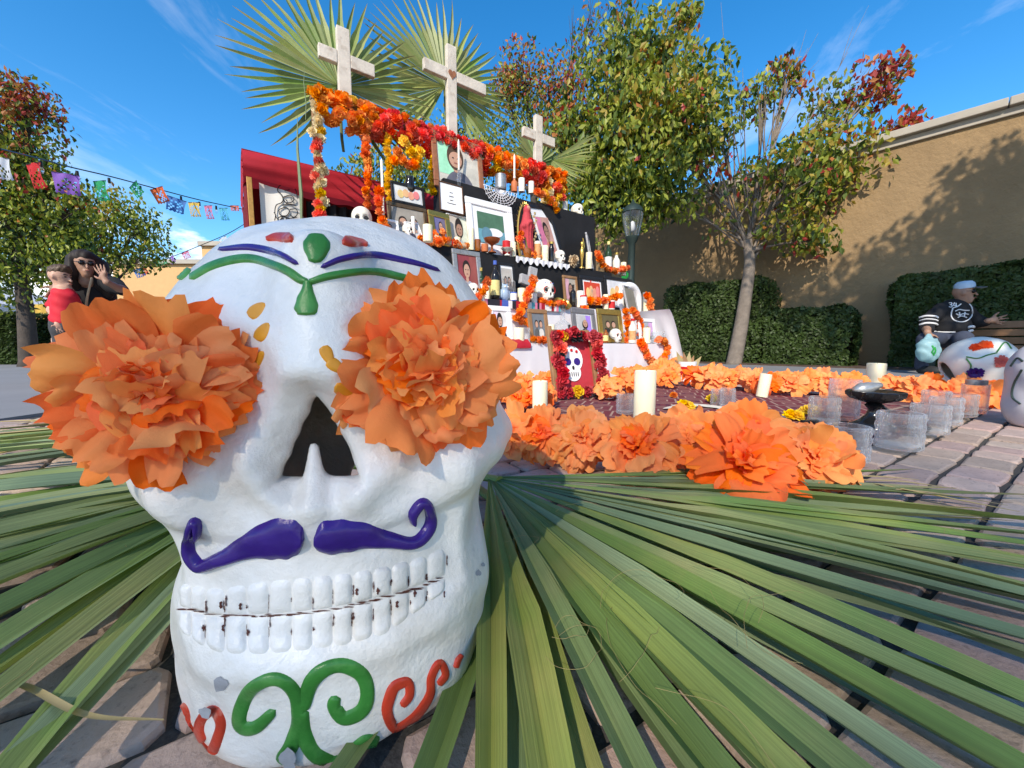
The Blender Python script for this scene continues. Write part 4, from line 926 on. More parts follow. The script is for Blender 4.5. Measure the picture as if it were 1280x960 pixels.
def blossom_rot(r, d=None):
    d = Vector(d) if d is not None else Vector((r.uniform(-1, 1), r.uniform(-1.4, .2), r.uniform(-.6, 1)))
    return axisM((0, 0, 0), d.normalized(), (r.uniform(-1, 1), r.uniform(-1, 1), r.uniform(-1, 1)))
rg = random.Random(8)
gl = athing('flower_garland', 'thick orange and red marigold garland wrapped round the arch beam', 'garland', Vector((um, VB, BZ)))
secs = [(390, 466, 'marigold_orange'), (466, 608, 'rose_red'), (606, 652, 'marigold_orange'), (650, 680, 'rose_red'), (676, 702, 'marigold_orange')]
for xa, xb, m in secs:
    ua, ub = AX(xa, VB, BZ).x - um, AX(xb, VB, BZ).x - um; n = int((ub - ua) / .0105)
    for k in range(n):
        u = ua + (ub - ua) * (k + rg.random()) / n; a = R_(rg.uniform(-105, 105)); rr = rg.uniform(.078, .112)
        mm = m if rg.random() < .9 else rg.choice(['marigold_orange', 'marigold_yellow' if m != 'rose_red' else 'rose_red'])
        s = rg.uniform(.048, .064); d = Vector((rg.uniform(-.35, .35), -math.cos(a), math.sin(a)))
        inst('blossom', rg.choice(BL[mm]), gl, M=Matrix.Translation((u, -math.cos(a) * rr * .8, math.sin(a) * rr * 1.05 - .03)) @ blossom_rot(rg, d) @ Matrix.Diagonal((s, s, s, 1)))
# left post roses
gp = athing('flower_garland', 'garland of cream and red roses hanging down the arch post beside the red tent', 'garland', Vector((pu0, VB, 1.25)))
for k in range(34):
    z = 1.0 * (k / 33) * (BZ - 1.25 - .06); side = rg.uniform(-.035, .035); mm = rg.choice(['rose_cream', 'rose_red', 'rose_cream', 'rose_red', 'marigold_yellow' if rg.random() < .3 else 'rose_red'])
    s = rg.uniform(.036, .05); inst('blossom', rg.choice(BL[mm]), gp, M=Matrix.Translation((side, -.045, z)) @ blossom_rot(rg, (rg.uniform(-.5, .5), -1, rg.uniform(-.3, .4))) @ Matrix.Diagonal((s, s, s, 1)))
gq = athing('flower_garland', 'cluster of cream and orange roses at the arch corner by the small cross', 'garland', Vector((pu1, VB, 1.95)))
for k in range(30):
    mm = rg.choice(['marigold_orange', 'rose_cream', 'marigold_orange', 'rose_red', 'marigold_yellow']); s = rg.uniform(.04, .06)
    inst('blossom', rg.choice(BL[mm]), gq, M=Matrix.Translation((rg.uniform(-.26, .05), -.05 + rg.uniform(-.03, .02), rg.uniform(-.03, .3))) @ blossom_rot(rg, (rg.uniform(-.5, .5), -1, rg.uniform(-.3, .4))) @ Matrix.Diagonal((s, s, s, 1)))
def garland(label, pts, m='marigold', rad=.032, name='marigold_garland', step=None, world=False, cat='garland', group='strings of orange marigolds on the altar'):
    """pts: altar-frame points of the string"""
    c = [Vector(p) for p in crom(pts, 10)]; L = [0]
    for i in range(1, len(c)): L.append(L[-1] + (c[i] - c[i - 1]).length)
    rad *= 1.22; step = step or rad * 1.2; base = c[-1]; t = athing(name, label, cat, base, group); n = max(2, int(L[-1] / step)); sm = MB()
    sm.tube([p - base for p in c], .004, 5)
    sm.build('string', 'palm', t)
    for k in range(n + 1):
        d = L[-1] * k / n; i = max(1, next((q for q in range(len(L)) if L[q] >= d), len(L) - 1)); f = (d - L[i - 1]) / max(1e-6, L[i] - L[i - 1]); p = c[i - 1].lerp(c[i], f) - base
        mm = m if isinstance(m, str) else rg.choice(m); s = rad * rg.uniform(.9, 1.15)
        inst('blossom', rg.choice(BL[mm]), t, M=Matrix.Translation(p + Vector((rg.uniform(-.004, .004), rg.uniform(-.01, .004), 0))) @ blossom_rot(rg) @ Matrix.Diagonal((s, s, s, 1)))
    return t
def gpx(pts, v): return [APT(x, y, vv if vv is not None else v) for x, y, vv in [(p if len(p) == 3 else (*p, None)) for p in pts]]
garland('string of orange marigolds hanging from the beam above the large white skull', gpx([(455, 155), (457, 190), (458, 225), (459, 258)], VB - .06), rad=.040)
garland('string of yellow marigolds hanging beside the tall taper candle', gpx([(484, 172), (485, 200), (485, 225), (486, 250)], VB - .05), 'marigold_yellow', rad=.036)
garland('string of yellow marigolds hanging beside the brown framed portrait', gpx([(541, 190), (539, 215), (540, 240)], VB - .05), 'marigold_yellow', rad=.034)
garland('marigold string draped from the skull across the black step edge', gpx([(473, 240), (474, 262), (481, 283), (497, 299), (518, 312), (529, 306), (538, 296), (552, 291)], V3 + .02), rad=.036)
garland('marigold string looping beside the white framed picture', gpx([(580, 262), (589, 272), (596, 284), (594, 298)], V4 - .05), rad=.036)
garland('marigold string under the religious statue', gpx([(649, 292), (650, 305), (656, 316), (672, 320)], V3 + .04), rad=.036)
garland('marigold string laid by the wine bottle on the black step', gpx([(746, 318), (752, 330), (765, 338), (784, 336)], V3 + .03), rad=.038)
garland('marigold string curling round the small skull figurine', gpx([(607, 352), (604, 362), (598, 370), (590, 375)], V2 - .03), rad=.034)
garland('long marigold string falling over the white cloth beside the stone cross', gpx([(667, 349), (662, 360), (657, 375), (652, 389), (643, 398), (655, 402), (664, 411), (677, 418)], V2 - .05), rad=.036)
garland('marigold string lying under the red picture frame', gpx([(737, 375), (748, 377), (760, 374), (774, 370)], V2 + .02), rad=.036)
garland('marigold string hanging over the grey frame on the lowest step', gpx([(731, 386), (729, 394), (725, 404)], V2 - .05), rad=.040)
garland('marigold string hanging beside the white horseshoe arch', gpx([(809, 369), (812, 378), (814, 390)], V2 + .0), rad=.040)
garland('marigold loop around the white bottle on the lowest step', gpx([(780, 390), (784, 402), (786, 416), (783, 426)], V1 + .2), rad=.038)
garland('marigold string behind the white bottle on the lowest step', gpx([(790, 388), (797, 396), (801, 408), (799, 420)], V1 + .24), rad=.036)
garland('marigold swag hanging in a loop over the white cloth corner', gpx([(801, 428), (806, 440), (814, 452), (824, 452), (832, 440), (830, 428), (823, 424)], V1 - .02), rad=.038)
# bouquet through the arch
bq = athing('flower_bouquet', 'bouquet of yellow and orange marigolds behind the black picture frame', 'bouquet', APT(512, 228, V4 + .05))
for x, y, m, rr in ((505, 178, 'marigold_yellow', .06), (497, 192, 'marigold_orange', .055), (513, 191, 'marigold_yellow', .06), (524, 191, 'marigold_yellow', .06), (492, 202, 'marigold_orange', .05), (503, 202, 'marigold_orange', .055), (517, 207, 'marigold_orange', .06), (522, 200, 'marigold_yellow', .05), (510, 207, 'marigold_orange', .05)):
    p = APT(x, y, V4 + .05) - APT(512, 228, V4 + .05); inst('blossom', rg.choice(BL[m]), bq, M=Matrix.Translation(p) @ blossom_rot(rg, (0, -1, .4)) @ Matrix.Diagonal((rr, rr, rr, 1)))
    mb = MB(); mb.tube([Vector((0, 0, 0)), p * .5, p], .004, 5); mb.build('stem', 'palm', bq)
mb = MB(); mb.lathe([(.03, -.10), (.045, -.06), (.04, 0), (.03, .03), (.034, .05)], 14); mb.build('vase', 'glass_dark', bq)

# ---- crosses
def cross(label, xc, ytop, ybot, xl, xr, yarm, v, emblem=False):
    p = APT(xc, ybot, v); h = APT(xc, ytop, v).z - p.z; k = ppm(p); t = athing('wooden_cross', label, 'cross', p, 'white wooden crosses above the altar'); w = .105
    za = APT(xc, yarm, v).z - p.z; ul, ur = APT(xl, yarm, v).x - p.x, APT(xr, yarm, v).x - p.x
    mb = MB(); mb.box((0, 0, h / 2), (w, .055, h)); mb.build('upright', 'wood_white', t, smooth=False, bevel=.006)
    for a, b in ((ul, -w / 2 - .001), (w / 2 + .001, ur)):
        mb = MB(); mb.box(((a + b) / 2, -.004, za), (b - a, .05, .105)); mb.build('arm', 'wood_white', t, smooth=False, bevel=.006)
    if emblem:
        mb = MB(); pts = []
        for i in range(24):
            a = 2 * math.pi * i / 24; pts.append((.0038 * 16 * math.sin(a) ** 3 * .7, -.034, za + .004 + .0030 * (13 * math.cos(a) - 5 * math.cos(2 * a) - 2 * math.cos(3 * a) - math.cos(4 * a))))
        mb.add(pts + [(x, -.026, z) for x, _, z in pts], [tuple(range(24))] + [(i, i + 24, (i + 1) % 24 + 24, (i + 1) % 24) for i in range(24)]); mb.build('heart', 'brown_frame', t, smooth=False)
    return t
cross('weathered white wooden cross rising above the orange part of the garland', 432, 38, 140, 398, 467, 77, VB + .09)
cross('tallest white wooden cross with a small carved heart at its centre', 565, 59, 185, 529, 606, 96, VB + .09, True)
cross('smallest white wooden cross above the red end of the garland', 672, 145, 222, 653, 692, 172, VB + .09)
up_fan('upright palm fan spreading behind the cross above the orange garland', AM @ APT(424, 108, VB + .22), .92, 82, math.degrees(A_ANG) - 8, 44, ['palm', 'palm_pale', 'palm'], 41, droop=.25)
up_fan('upright palm fan spreading behind the tallest cross', AM @ APT(556, 108, VB + .24), .92, 84, math.degrees(A_ANG) - 4, 46, ['palm_pale', 'palm', 'palm_pale'], 42, droop=.2)
up_fan('small palm fan drooping behind the smallest cross', AM @ APT(672, 205, VB + .34), .62, 80, math.degrees(A_ANG) + 4, 36, ['palm', 'palm_pale'], 43, a0=-165, a1=120, droop=.35)
up_fan('palm fan hanging at the arch corner next to the shade tree', AM @ APT(690, 200, VB + .16), .62, 78, math.degrees(A_ANG) - 70, 24, ['palm', 'palm_pale'], 44, a0=-175, a1=-70, droop=.45)
def cactus_leaf(label, x, y0, y1, v, w):
    p, q = APT(x, y1, v), APT(x + 2, y0, v); t = athing('long_leaf', label, 'leaf', p); h = q.z - p.z
    mb = MB(); mb.tube([(0, 0, 0), (.01, 0, h * .3), (.0, 0, h * .7), (.012, 0, h)], [w * .6, w, w * .7, .004], 8, flat=.35); mb.build('blade', 'palm_blue', t)
cactus_leaf('tall upright green blade standing beside the rose covered post', 377, 148, 285, VB - .03, .04)
cactus_leaf('thin upright green leaf rising from the arch corner', 382, 85, 150, VB + .03, .012)

# ---- small altar goods
def setdown(name, label, cat, x, v, z, group=None, rz=0.0): return athing(name, label, cat, AX(x, v, z), group, rz)
def candle(label, x, v, z, w, h, m='candle', group='ivory pillar candles', rr=None):
    p = AX(x, v, z); k = ppm(p); t = athing('pillar_candle', label, 'candle', p, group); r, hh = w / 2 / k, h / k
    mb = MB(); mb.lathe([(r * .98, 0), (r, .006), (r, hh - .004), (r * .96, hh), (r * .84, hh - .002), (r * .7, hh - .012), (.001, hh - .014)], 20, wob=lambda a, z_: 1 + .008 * math.sin(3 * a + z_ * 40)); mb.build('wax', m, t, sharp=60)
    mb = MB(); mb.tube([(0, 0, hh - .016), (.001, 0, hh - .004), (.003, 0, hh + .004)], .0016, 5); mb.build('wick', 'wick', t); return t
PICS = []
def print_mat(c): 
    n = 'print_%02d' % len(PICS); PICS.append(n); mat(n, c, rough=.55, var=.25, vscale=9, spec=.3); return n
def frame(label, xl, xr, yt, v, z, m, pic=(.4, .4, .4), bw=.16, mat_w=0.0, lean=12, rz=0, scene='portrait', cloth=(.05, .05, .08), skin_='skin', group='picture frames on the altar', raise_=0.0, name='picture_frame', tilt=0.0):
    """standing picture frame between pixel columns xl, xr whose top reaches pixel row yt"""
    p0, p1 = AX(xl, v, z + raise_), AX(xr, v, z + raise_); c = (p0 + p1) / 2; w = abs(p1.x - p0.x) / max(.3, math.cos(R_(rz))); h = (APT((xl + xr) / 2, yt, v).z - z - raise_) / math.cos(R_(lean))
    t = thing(name, label, 'picture frame', AM @ c, rot=(R_(-lean), R_(tilt), A_ANG + R_(rz)), group=group); b = bw * min(w, h); d = .022
    for nm, cx, cz, sx, sz in (('rail', 0, b / 2, w, b), ('rail', 0, h - b / 2, w, b), ('stile', -w / 2 + b / 2, h / 2, b, h - 2 * b), ('stile', w / 2 - b / 2, h / 2, b, h - 2 * b)):
        mb = MB(); mb.box((cx, 0, cz), (sx, d, sz)); mb.build(nm, m, t, smooth=False, bevel=min(.006, b * .25))
    iw, ih = w - 2 * b, h - 2 * b; o = -.001
    if mat_w:
        mb = MB(); mb.box((0, .004, h / 2), (iw, .006, ih)); mb.build('mount', 'paper', t, smooth=False); iw *= 1 - 2 * mat_w; ih *= 1 - 2 * mat_w; o = -.003
    mb = MB(); mb.box((0, o + .004, h / 2), (iw, .008, ih)); mb.build('picture', print_mat(pic), t, smooth=False)
    y = o - .0015
    def disc(nm, cx, cz, rx, rz_, mm, yy): 
        q = MB(); q.lathe([(.001, -.0008), (1, -.0008), (1, .0008), (.001, .0008)], 18); 
        M = Matrix.Translation((cx, yy, cz)) @ Matrix.Rotation(math.pi / 2, 4, 'X') @ Matrix.Diagonal((rx, rz_, 1, 1)); q.v = [tuple(M @ Vector(a)) for a in q.v]; q.build(nm, mm, t, smooth=False)
    cz = h / 2
    if scene == 'portrait':
        q = MB(); n = 14; V = [(iw * .36 * s, y, cz - ih * .48 + ih * .32 * max(0, 1 - abs(s) ** 2.6)) for s in [i / 7 - 1 for i in range(15)]] + [(iw * .36, y, cz - ih * .49), (-iw * .36, y, cz - ih * .49)]
        q.add(V, [tuple(range(len(V)))]); q.build('shirt', print_mat(cloth), t, smooth=False)
        rp = random.Random(label); ox = iw * rp.uniform(-.08, .08); sk_ = rp.choice([skin_, 'skin_dark']); hh_ = rp.choice(['hair', 'hair', 'hair_brown'])
        q2 = MB(); q2.box((iw * rp.choice([-.3, .3]), y + .0008, cz + ih * .1), (iw * .34, .001, ih * .76)); q2.build('backdrop', print_mat([min(.8, max(.03, v_ * rp.uniform(.35, 1.7))) for v_ in pic]), t, smooth=False)
        disc('hair', ox, cz + ih * (.15 if rp.random() < .6 else .04), iw * .20, ih * (.22 if rp.random() < .6 else .30), hh_, y - .001); disc('face', ox, cz + ih * .09, iw * .155, ih * .18, sk_, y - .003)
        for sd in (-1, 1): disc('eye', ox + sd * iw * .06, cz + ih * .12, iw * .025, ih * .014, 'ink', y - .005)
        disc('mouth', ox, cz + ih * .01, iw * .05, ih * .014, 'lips', y - .005); disc('neck', ox, cz - ih * .12, iw * .07, ih * .08, sk_, y - .0008)
    elif scene == 'couple':
        for s in (-1, 1):
            disc('shirt', s * iw * .18, cz - ih * .32, iw * .20, ih * .2, print_mat(cloth if s < 0 else (.6, .58, .55)), y - .001); disc('hair', s * iw * .17, cz + ih * .08, iw * .13, ih * .15, 'hair', y - .002); disc('face', s * iw * .17, cz + ih * .04, iw * .105, ih * .13, skin_, y - .004)
    elif scene == 'landscape':
        q = MB(); q.box((0, y, cz - ih * .28), (iw, .001, ih * .44)); q.build('ground_print', print_mat(cloth), t, smooth=False); disc('figure', iw * .12, cz - ih * .12, iw * .3, ih * .14, 'white_frame', y - .002); disc('figure', -iw * .2, cz - ih * .22, iw * .2, ih * .24, print_mat((.1, .22, .28)), y - .003)
    elif scene == 'text':
        for i, (ww, zz) in enumerate(((.14, .2), (.2, .06), (.16, -.08), (.4, -.2))):
            q = MB(); q.box((0, y, cz + ih * zz), (iw * ww, .001, ih * .022)); q.build('text_line', 'ink', t, smooth=False)
    elif scene == 'figures':
        for i in range(4): disc('figure', iw * (-.3 + .2 * i), cz - ih * .05 + ih * .1 * (i % 2), iw * .12, ih * .28, print_mat((.75, .5 - .1 * i, .2)), y - .001 * i - .001)
    mb = MB(); mb.box((0, .03, h * .35), (w * .2, .004, h * .7), M=Matrix.Rotation(R_(-lean * 1.2), 4, 'X')); mb.build('easel_back', 'wood_dark', t, smooth=False)
    return t
T4 = Z3 + .063
frame('large brown framed portrait of a smiling man on top of the altar', 543, 606, 168, V4 + .06, APT(575, 240, V4 + .06).z, 'brown_frame', (.55, .52, .45), .10, 0, 8, scene='portrait', cloth=(.12, .12, .15))
frame('white sheet of printed text in a dark frame leaning before the brown portrait', 551, 579, 225, V3 + .16, APT(565, 266, V3 + .16).z, 'wood_dark', (.74, .75, .78), .03, 0, 18, rz=-8, scene='text', tilt=4)
frame('black frame with a pale skull drawing under the bouquet', 490, 532, 229, V4 + .0, APT(511, 257, V4).z, 'black_frame', (.62, .62, .60), .13, .04, 10, scene='figures')
frame('dark bronze frame with skull carvings behind the white candle', 487, 537, 254, V3 + .14, Z3 + .01, 'bronze', (.30, .27, .23), .10, 0, 10, scene='couple', cloth=(.6, .58, .52))
frame('tiny white frame beside the large skull', 478, 500, 273, V3 + .06, Z3 + .01, 'white_frame', (.35, .34, .33), .16, 0, 14, scene='portrait')
frame('tiny white edged snapshot leaning in front of the bronze frame', 512, 531, 277, V3 + .02, Z3 + .01, 'white_frame', (.5, .5, .5), .08, 0, 20, scene='couple', rz=12, tilt=-8)
frame('small ornate gold frame with a purple toned picture', 539, 567, 263, V3 + .05, Z3 + .01, 'gold', (.16, .15, .30), .24, 0, 12, scene='portrait', rz=6)
frame('unframed portrait photo of an older man beside the gold frame', 562, 588, 267, V3 + .11, Z3 + .01, 'paper', (.52, .45, .38), .03, 0, 12, scene='portrait', cloth=(.35, .4, .4))
frame('large white frame with wide mount and a green car picture', 587, 645, 249, V3 + .10, Z3 + .01, 'white_frame', (.07, .16, .10), .12, .13, 9, scene='landscape', cloth=(.13, .33, .40))
frame('black frame with white mount leaning against the black draped box', 676, 712, 254, V3 + .14, Z3 + .01, 'black_frame', (.55, .30, .25), .10, .15, 14, rz=14, scene='portrait', cloth=(.6, .2, .15), tilt=-10)
frame('grey green frame turned aside behind the brass figure', 733, 748, 293, V3 + .06, Z3 + .01, 'stone_grey', (.3, .3, .28), .10, .1, 10, rz=38, scene='landscape')
frame('silver frame with a dark red picture above the small skull', 570, 605, 311, V2 + .10, Z2_ + .015, 'silver_frame', (.25, .05, .06), .16, 0, 10, scene='portrait', cloth=(.4, .4, .45))
frame('black frame with a bright red group picture', 727, 757, 345, V2 + .08, Z2_ + .015, 'black_frame', (.55, .06, .03), .12, .08, 8, scene='figures')
frame('black frame with a silver wide picture beside the horseshoe arch', 758, 793, 346, V2 + .11, Z2_ + .015, 'black_frame', (.62, .63, .66), .10, .03, 8, scene='figures')
frame('plain grey card leaning before the white horseshoe arch', 782, 801, 357, V2 + .02, Z2_ + .0, 'stone_grey', (.22, .21, .17), .05, 0, 14, rz=14, scene='none')
frame('white frame with a portrait of a man in a dark cap', 614, 642, 382, V1 + .12, Z1 + .01, 'white_frame', (.66, .64, .62), .20, 0, 10, scene='portrait', cloth=(.03, .03, .04))
frame('brown wooden frame with a black and white picture on the lowest step', 663, 687, 386, V1 + .14, Z1 + .01, 'wood', (.16, .18, .20), .18, 0, 10, scene='couple', cloth=(.1, .1, .1))
frame('grey frame with white mount on the lowest step behind the marigolds', 717, 748, 385, V1 + .14, Z1 + .01, 'grey_frame', (.45, .45, .45), .16, .06, 10, scene='portrait', rz=4)
frame('gold frame with a dark couple portrait on the lowest step', 750, 780, 386, V1 + .13, Z1 + .01, 'gold', (.12, .10, .05), .17, 0, 10, scene='couple', cloth=(.03, .03, .03))
candle('ivory pillar candle by the white framed picture and red can', 589, V3 + .03, Z3 + .01, 8, 26)
candle('short ivory candle at the white frame corner', 642, V3 + .03, Z3 + .01, 6, 18)
candle('ivory pillar candle in front of the dark jar on the black step', 681, V3 + .02, Z3 + .014, 9, 19)
candle('ivory pillar candle beside the brass figure', 736, V3 + .02, Z3 + .01, 8, 20)
candle('white candle on the black draped box beside the pink bottle', 652, V4 + .05, APT(652, 240, V4 + .05).z, 8, 16, 'candle_white')
candle('white candle on the black draped box behind the statue', 664, V4 + .05, APT(664, 242, V4 + .05).z, 7, 14, 'candle_white')
candle('white candle standing before the dark bronze frame', 517, V3 + .05, Z3 + .01, 5, 30, 'candle_white')
candle('short ivory candle peeking over the skull on the second step', 535, V2 + .05, Z2_ + .5 * 0 + .42, 12, 20)
candle('ivory candle standing on the striped blanket', 652, V2 + .03, Z2_ + .014, 10, 17)
candle('white candle behind the red and white can', 725, V2 + .06, Z2_ + .014, 9, 20, 'candle_white')
candle('ivory candle beside the framed man in a cap', 649, V1 + .06, Z1 + .006, 13, 18)
candle('short ivory candle before the glass decanter', 696, V1 + .07, Z1 + .006, 11, 11)
candle('ivory candle above the marigold swag', 808, V1 + .06, Z1 + .006, 9, 19)
candle('ivory candle stub beside the horseshoe arch foot', 808, V2 + .05, Z2_ + .01, 8, 14)
candle('white candle at the end of the top shelf by the small cross', 706, V4 + .2, APT(706, 292, V4 + .2).z, 6, 38, 'candle_white')
def bottle(label, x, v, z, w, h, m, cap_m='black_gloss', label_m=None, neck=.32, cat='bottle', group='bottles on the altar', name='bottle', shoulder=.62):
    p = AX(x, v, z); k = ppm(p); r, hh = w / 2 / k, h / k; t = athing(name, label, cat, p, group)
    mb = MB(); mb.lathe([(r * .92, 0), (r, .008), (r, hh * shoulder), (r * .8, hh * (shoulder + .07)), (r * neck, hh * (shoulder + .16)), (r * neck, hh * .9), (r * neck * 1.15, hh * .91)], 16); mb.build('body', m, t, sharp=50)
    mb = MB(); mb.lathe([(r * neck * 1.2, hh * .9), (r * neck * 1.25, hh), (.001, hh)], 12); mb.build('cap', cap_m, t, sharp=50)
    if label_m: mb = MB(); mb.lathe([(r * 1.012, hh * .12), (r * 1.012, hh * .5)], 18, caps=False); mb.build('paper_label', label_m, t)
    return t
mat('label_cream', (.72, .62, .25), rough=.7, var=.15, vscale=60); mat('label_white', (.75, .75, .72), rough=.7, var=.15, vscale=50); mat('label_icon', (.75, .30, .12), rough=.5, var=.35, vscale=30)
bottle('dark liquor bottle with cream label and blue neck on the striped blanket', 619, V2 + .04, Z2_ + .014, 12, 48, 'glass_dark', 'stripe_blue', 'label_cream')
bottle('dark wine bottle with pale foil on the black step', 760, V3 + .05, Z3 + .01, 9, 38, 'glass_green', 'label_cream', 'label_white', neck=.36)
bottle('small dark bottle on the second step beside the gold hat', 716, V2 + .06, Z2_ + .014, 8, 27, 'glass_dark', 'glass_dark', None)
bottle('dark jar with a brass lid before the leaning black frame', 689, V3 + .04, Z3 + .01, 7, 26, 'glass_dark', 'gold', None, neck=.7, shoulder=.7)
bottle('clear glass decanter with black stopper on the lowest step', 703, V1 + .16, Z1 + .008, 22, 46, 'glass', 'black_gloss', None, neck=.25, shoulder=.45)
bottle('pale pink bottle holding a taper candle', 643, V4 + .06, APT(643, 240, V4 + .06).z, 8, 18, 'terracotta', 'candle_white', None)
bottle('white bottle with a printed label among the marigolds', 790, V1 + .1, Z1 + .008, 9, 30, 'ceramic', 'red_gloss', 'label_icon', neck=.5)
bottle('white lady shaped bottle beside the wine bottle', 770, V3 + .05, Z3 + .01, 9, 26, 'ceramic', 'gold', None, neck=.45)
bottle('small dark bottle beside the clear decanter', 711, V1 + .09, Z1 + .008, 9, 22, 'glass_dark', 'glass_dark', 'label_white')
def jar(label, x, v, z, w, h, m='glass', name='votive_jar', cat='jar', band=None, group='jars and glasses on the altar'):
    p = AX(x, v, z); k = ppm(p); r, hh = w / 2 / k, h / k; t = athing(name, label, cat, p, group)
    mb = MB(); mb.lathe([(r * .9, 0), (r, .01), (r, hh), (r * .9, hh), (r * .88, .014), (.001, .014)], 16); mb.build('body', m, t, sharp=50)
    if band: mb = MB(); mb.lathe([(r * 1.015, hh * .12), (r * 1.015, hh * .86)], 16, caps=False); mb.build('print_band', band, t)
jar('tall prayer candle with an orange printed figure', 672, V3 + .03, Z3 + .014, 8, 23, 'candle_white', 'prayer_candle', 'candle', 'label_icon')
jar('silver jar with a printed face on the black draped box', 626, V4 + .06, APT(626, 238, V4 + .06).z, 14, 18, 'metal_grey', 'tin', 'tin', 'silver_frame')
jar('round amber glass jar below the statue', 658, V3 + .03, Z3 + .014, 12, 12, 'glass_amber')
jar('red candle tin in front of the white frame', 633, V3 + .05, Z3 + .03, 10, 16, 'red_gloss', 'candle_tin', 'candle', 'red_gloss')
jar('cut glass tumbler beside the silver frame', 577, V2 + .02, Z2_ + .014, 13, 20, 'glass')
jar('red and white drinks can lying beside the white candle', 729, V2 + .01, Z2_ + .014, 9, 14, 'red_gloss', 'drinks_can', 'can', 'label_white')
jar('glass jar at the end of the lowest step', 822, V1 + .1, Z1 + .008, 16, 14, 'glass')
jar('small amber shot glass beside the white frame', 597, V3 + .03, Z3 + .01, 8, 14, 'glass_amber')
jar('dark lidded jar on top of the horseshoe arch end', 807, V2 + .14, Z2_ + .01, 9, 26, 'stone_grey')
def goblet(label, x, v, z, w, h, m):
    p = AX(x, v, z); k = ppm(p); r, hh = w / 2 / k, h / k; t = athing('pedestal_bowl', label, 'bowl', p)
    mb = MB(); mb.lathe([(r * .5, 0), (r * .45, .01), (r * .14, .02), (r * .12, hh * .5), (r * .3, hh * .58), (r * .8, hh * .75), (r, hh), (r * .92, hh), (r * .7, hh * .8), (.001, hh * .66)], 18); mb.build('bowl', m, t, sharp=60)
goblet('copper footed bowl before the white framed car picture', 615, V3 + .0, Z3 + .01, 21, 17, 'copper')
goblet('white footed dish under the red candle tin', 634, V3 + .02, Z3 + .01, 16, 9, 'ceramic')
# taper candle in a glass stick
t = setdown('candlestick', 'tall white taper candle in a glass stick beside the large skull', 'candle', 480, V3 + .1, Z3 + .01); k = ppm(AX(480, V3 + .1, Z3))
mb = MB(); mb.lathe([(.035, 0), (.03, .01), (.012, .03), (.02, .06), (.012, .1), (.018, .13), (.018, .15)], 14); mb.build('holder', 'glass', t)
mb = MB(); mb.lathe([(.011, .13), (.010, .60), (.002, .62)], 10); mb.build('wax', 'candle_white', t)
t = setdown('taper_candle', 'white taper candle standing in front of the brown framed portrait', 'candle', 574, V4 + .02, APT(574, 240, V4 + .02).z)
mb = MB(); mb.lathe([(.03, 0), (.028, .015), (.014, .02), (.020, .12), (.014, .2), (.012, .22)], 12); mb.build('holder', 'glass', t); mb = MB(); mb.lathe([(.010, .2), (.009, .46), (.002, .48)], 10); mb.build('wax', 'candle_white', t)
t = setdown('taper_candle', 'white taper candle in the pale pink bottle', 'candle', 643, V4 + .06, APT(643, 226, V4 + .06).z); mb = MB(); mb.lathe([(.011, 0), (.010, .25), (.002, .27)], 10); mb.build('wax', 'candle_white', t)

# skull figurines (one shared shape)
def small_skull_sdf(X, Y, Z):
    D = smin(ell(X, Y, Z, (0, .08, .62), (.36, .46, .38)), ell(X, Y, Z, (0, -.16, .30), (.25, .25, .30)), .12)
    D = smin(D, cap(X, Y, Z, (.22, -.22, .40), (.30, .05, .44), .07, .06), .06); D = smin(D, cap(X, Y, Z, (-.22, -.22, .40), (-.30, .05, .44), .07, .06), .06)
    for s in (-1, 1): D = smax(D, -ell(X, Y, Z, (s * .15, -.38, .52), (.115, .14, .105)), .03)
    D = smax(D, -ell(X, Y, Z, (0, -.40, .36), (.05, .1, .075)), .02)
    D = smax(D, -Z, .02)
    D = D + .012 * np.where((Z < .27) & (Y < -.1), np.maximum(0, np.cos(X * 70)) , 0) + .02 * np.exp(-((Z - .19) / .012) ** 2) * (Y < -.1)
    return D
ss_me = net_mesh('skull', 'bone', small_skull_sdf, (-.45, -.5, -.05), (.45, .6, 1.05), .03)
ss_white = ss_me.copy(); ss_white.materials[0] = M_('ceramic')
def mini_skull(label, x, v, z, w, me=None, rz=0, deco=False, name='skull_figurine'):
    p = AX(x, v, z); k = ppm(p); s = w / k / .74; t = athing(name, label, 'skull', p, 'small skulls on the altar', R_(rz)); inst('cranium', me or ss_me, t, scale=s)
    for sd in (-1, 1):  # black fills put the shade of sockets, nose and tooth gaps into colour
        mb = MB(); mb.ball((sd * .15 * s, -.27 * s, .52 * s), (.085 * s, .04 * s, .075 * s), 8, 6); mb.build('socket_shade', 'ink', t)
    mb = MB(); mb.ball((0, -.355 * s, .36 * s), (.04 * s, .03 * s, .06 * s), 6, 5); mb.build('nose_shade', 'ink', t)
    mb = MB()
    for i in range(6): mb.box(((-.125 + .05 * i) * s, (-.395 + .02 * abs(i - 2.5)) * s, .19 * s), (.010 * s, .03 * s, .12 * s))
    mb.box((0, -.39 * s, .19 * s), (.3 * s, .03 * s, .012 * s)); mb.build('tooth_gap_shade', 'chip_dark', t, smooth=False)
    if deco:
        for sd in (-1, 1):
            mb = MB(); mb.tube([Vector((sd * .16 * s + .13 * s * math.cos(a), -.335 * s + .05 * s * abs(math.cos(a)), .53 * s + .13 * s * math.sin(a))) for a in [i * .5 for i in range(14)]], .014 * s, 5); mb.build('painted_ring', 'red_gloss', t)
        for i in range(5):
            mb = MB(); mb.ball(((-.2 + .1 * i) * s, -.33 * s + abs(i - 2) * .04 * s, .80 * s), (.03 * s, .02 * s, .03 * s), 6, 4); mb.build('painted_dot', random.choice(['red_gloss', 'stripe_blue']), t)
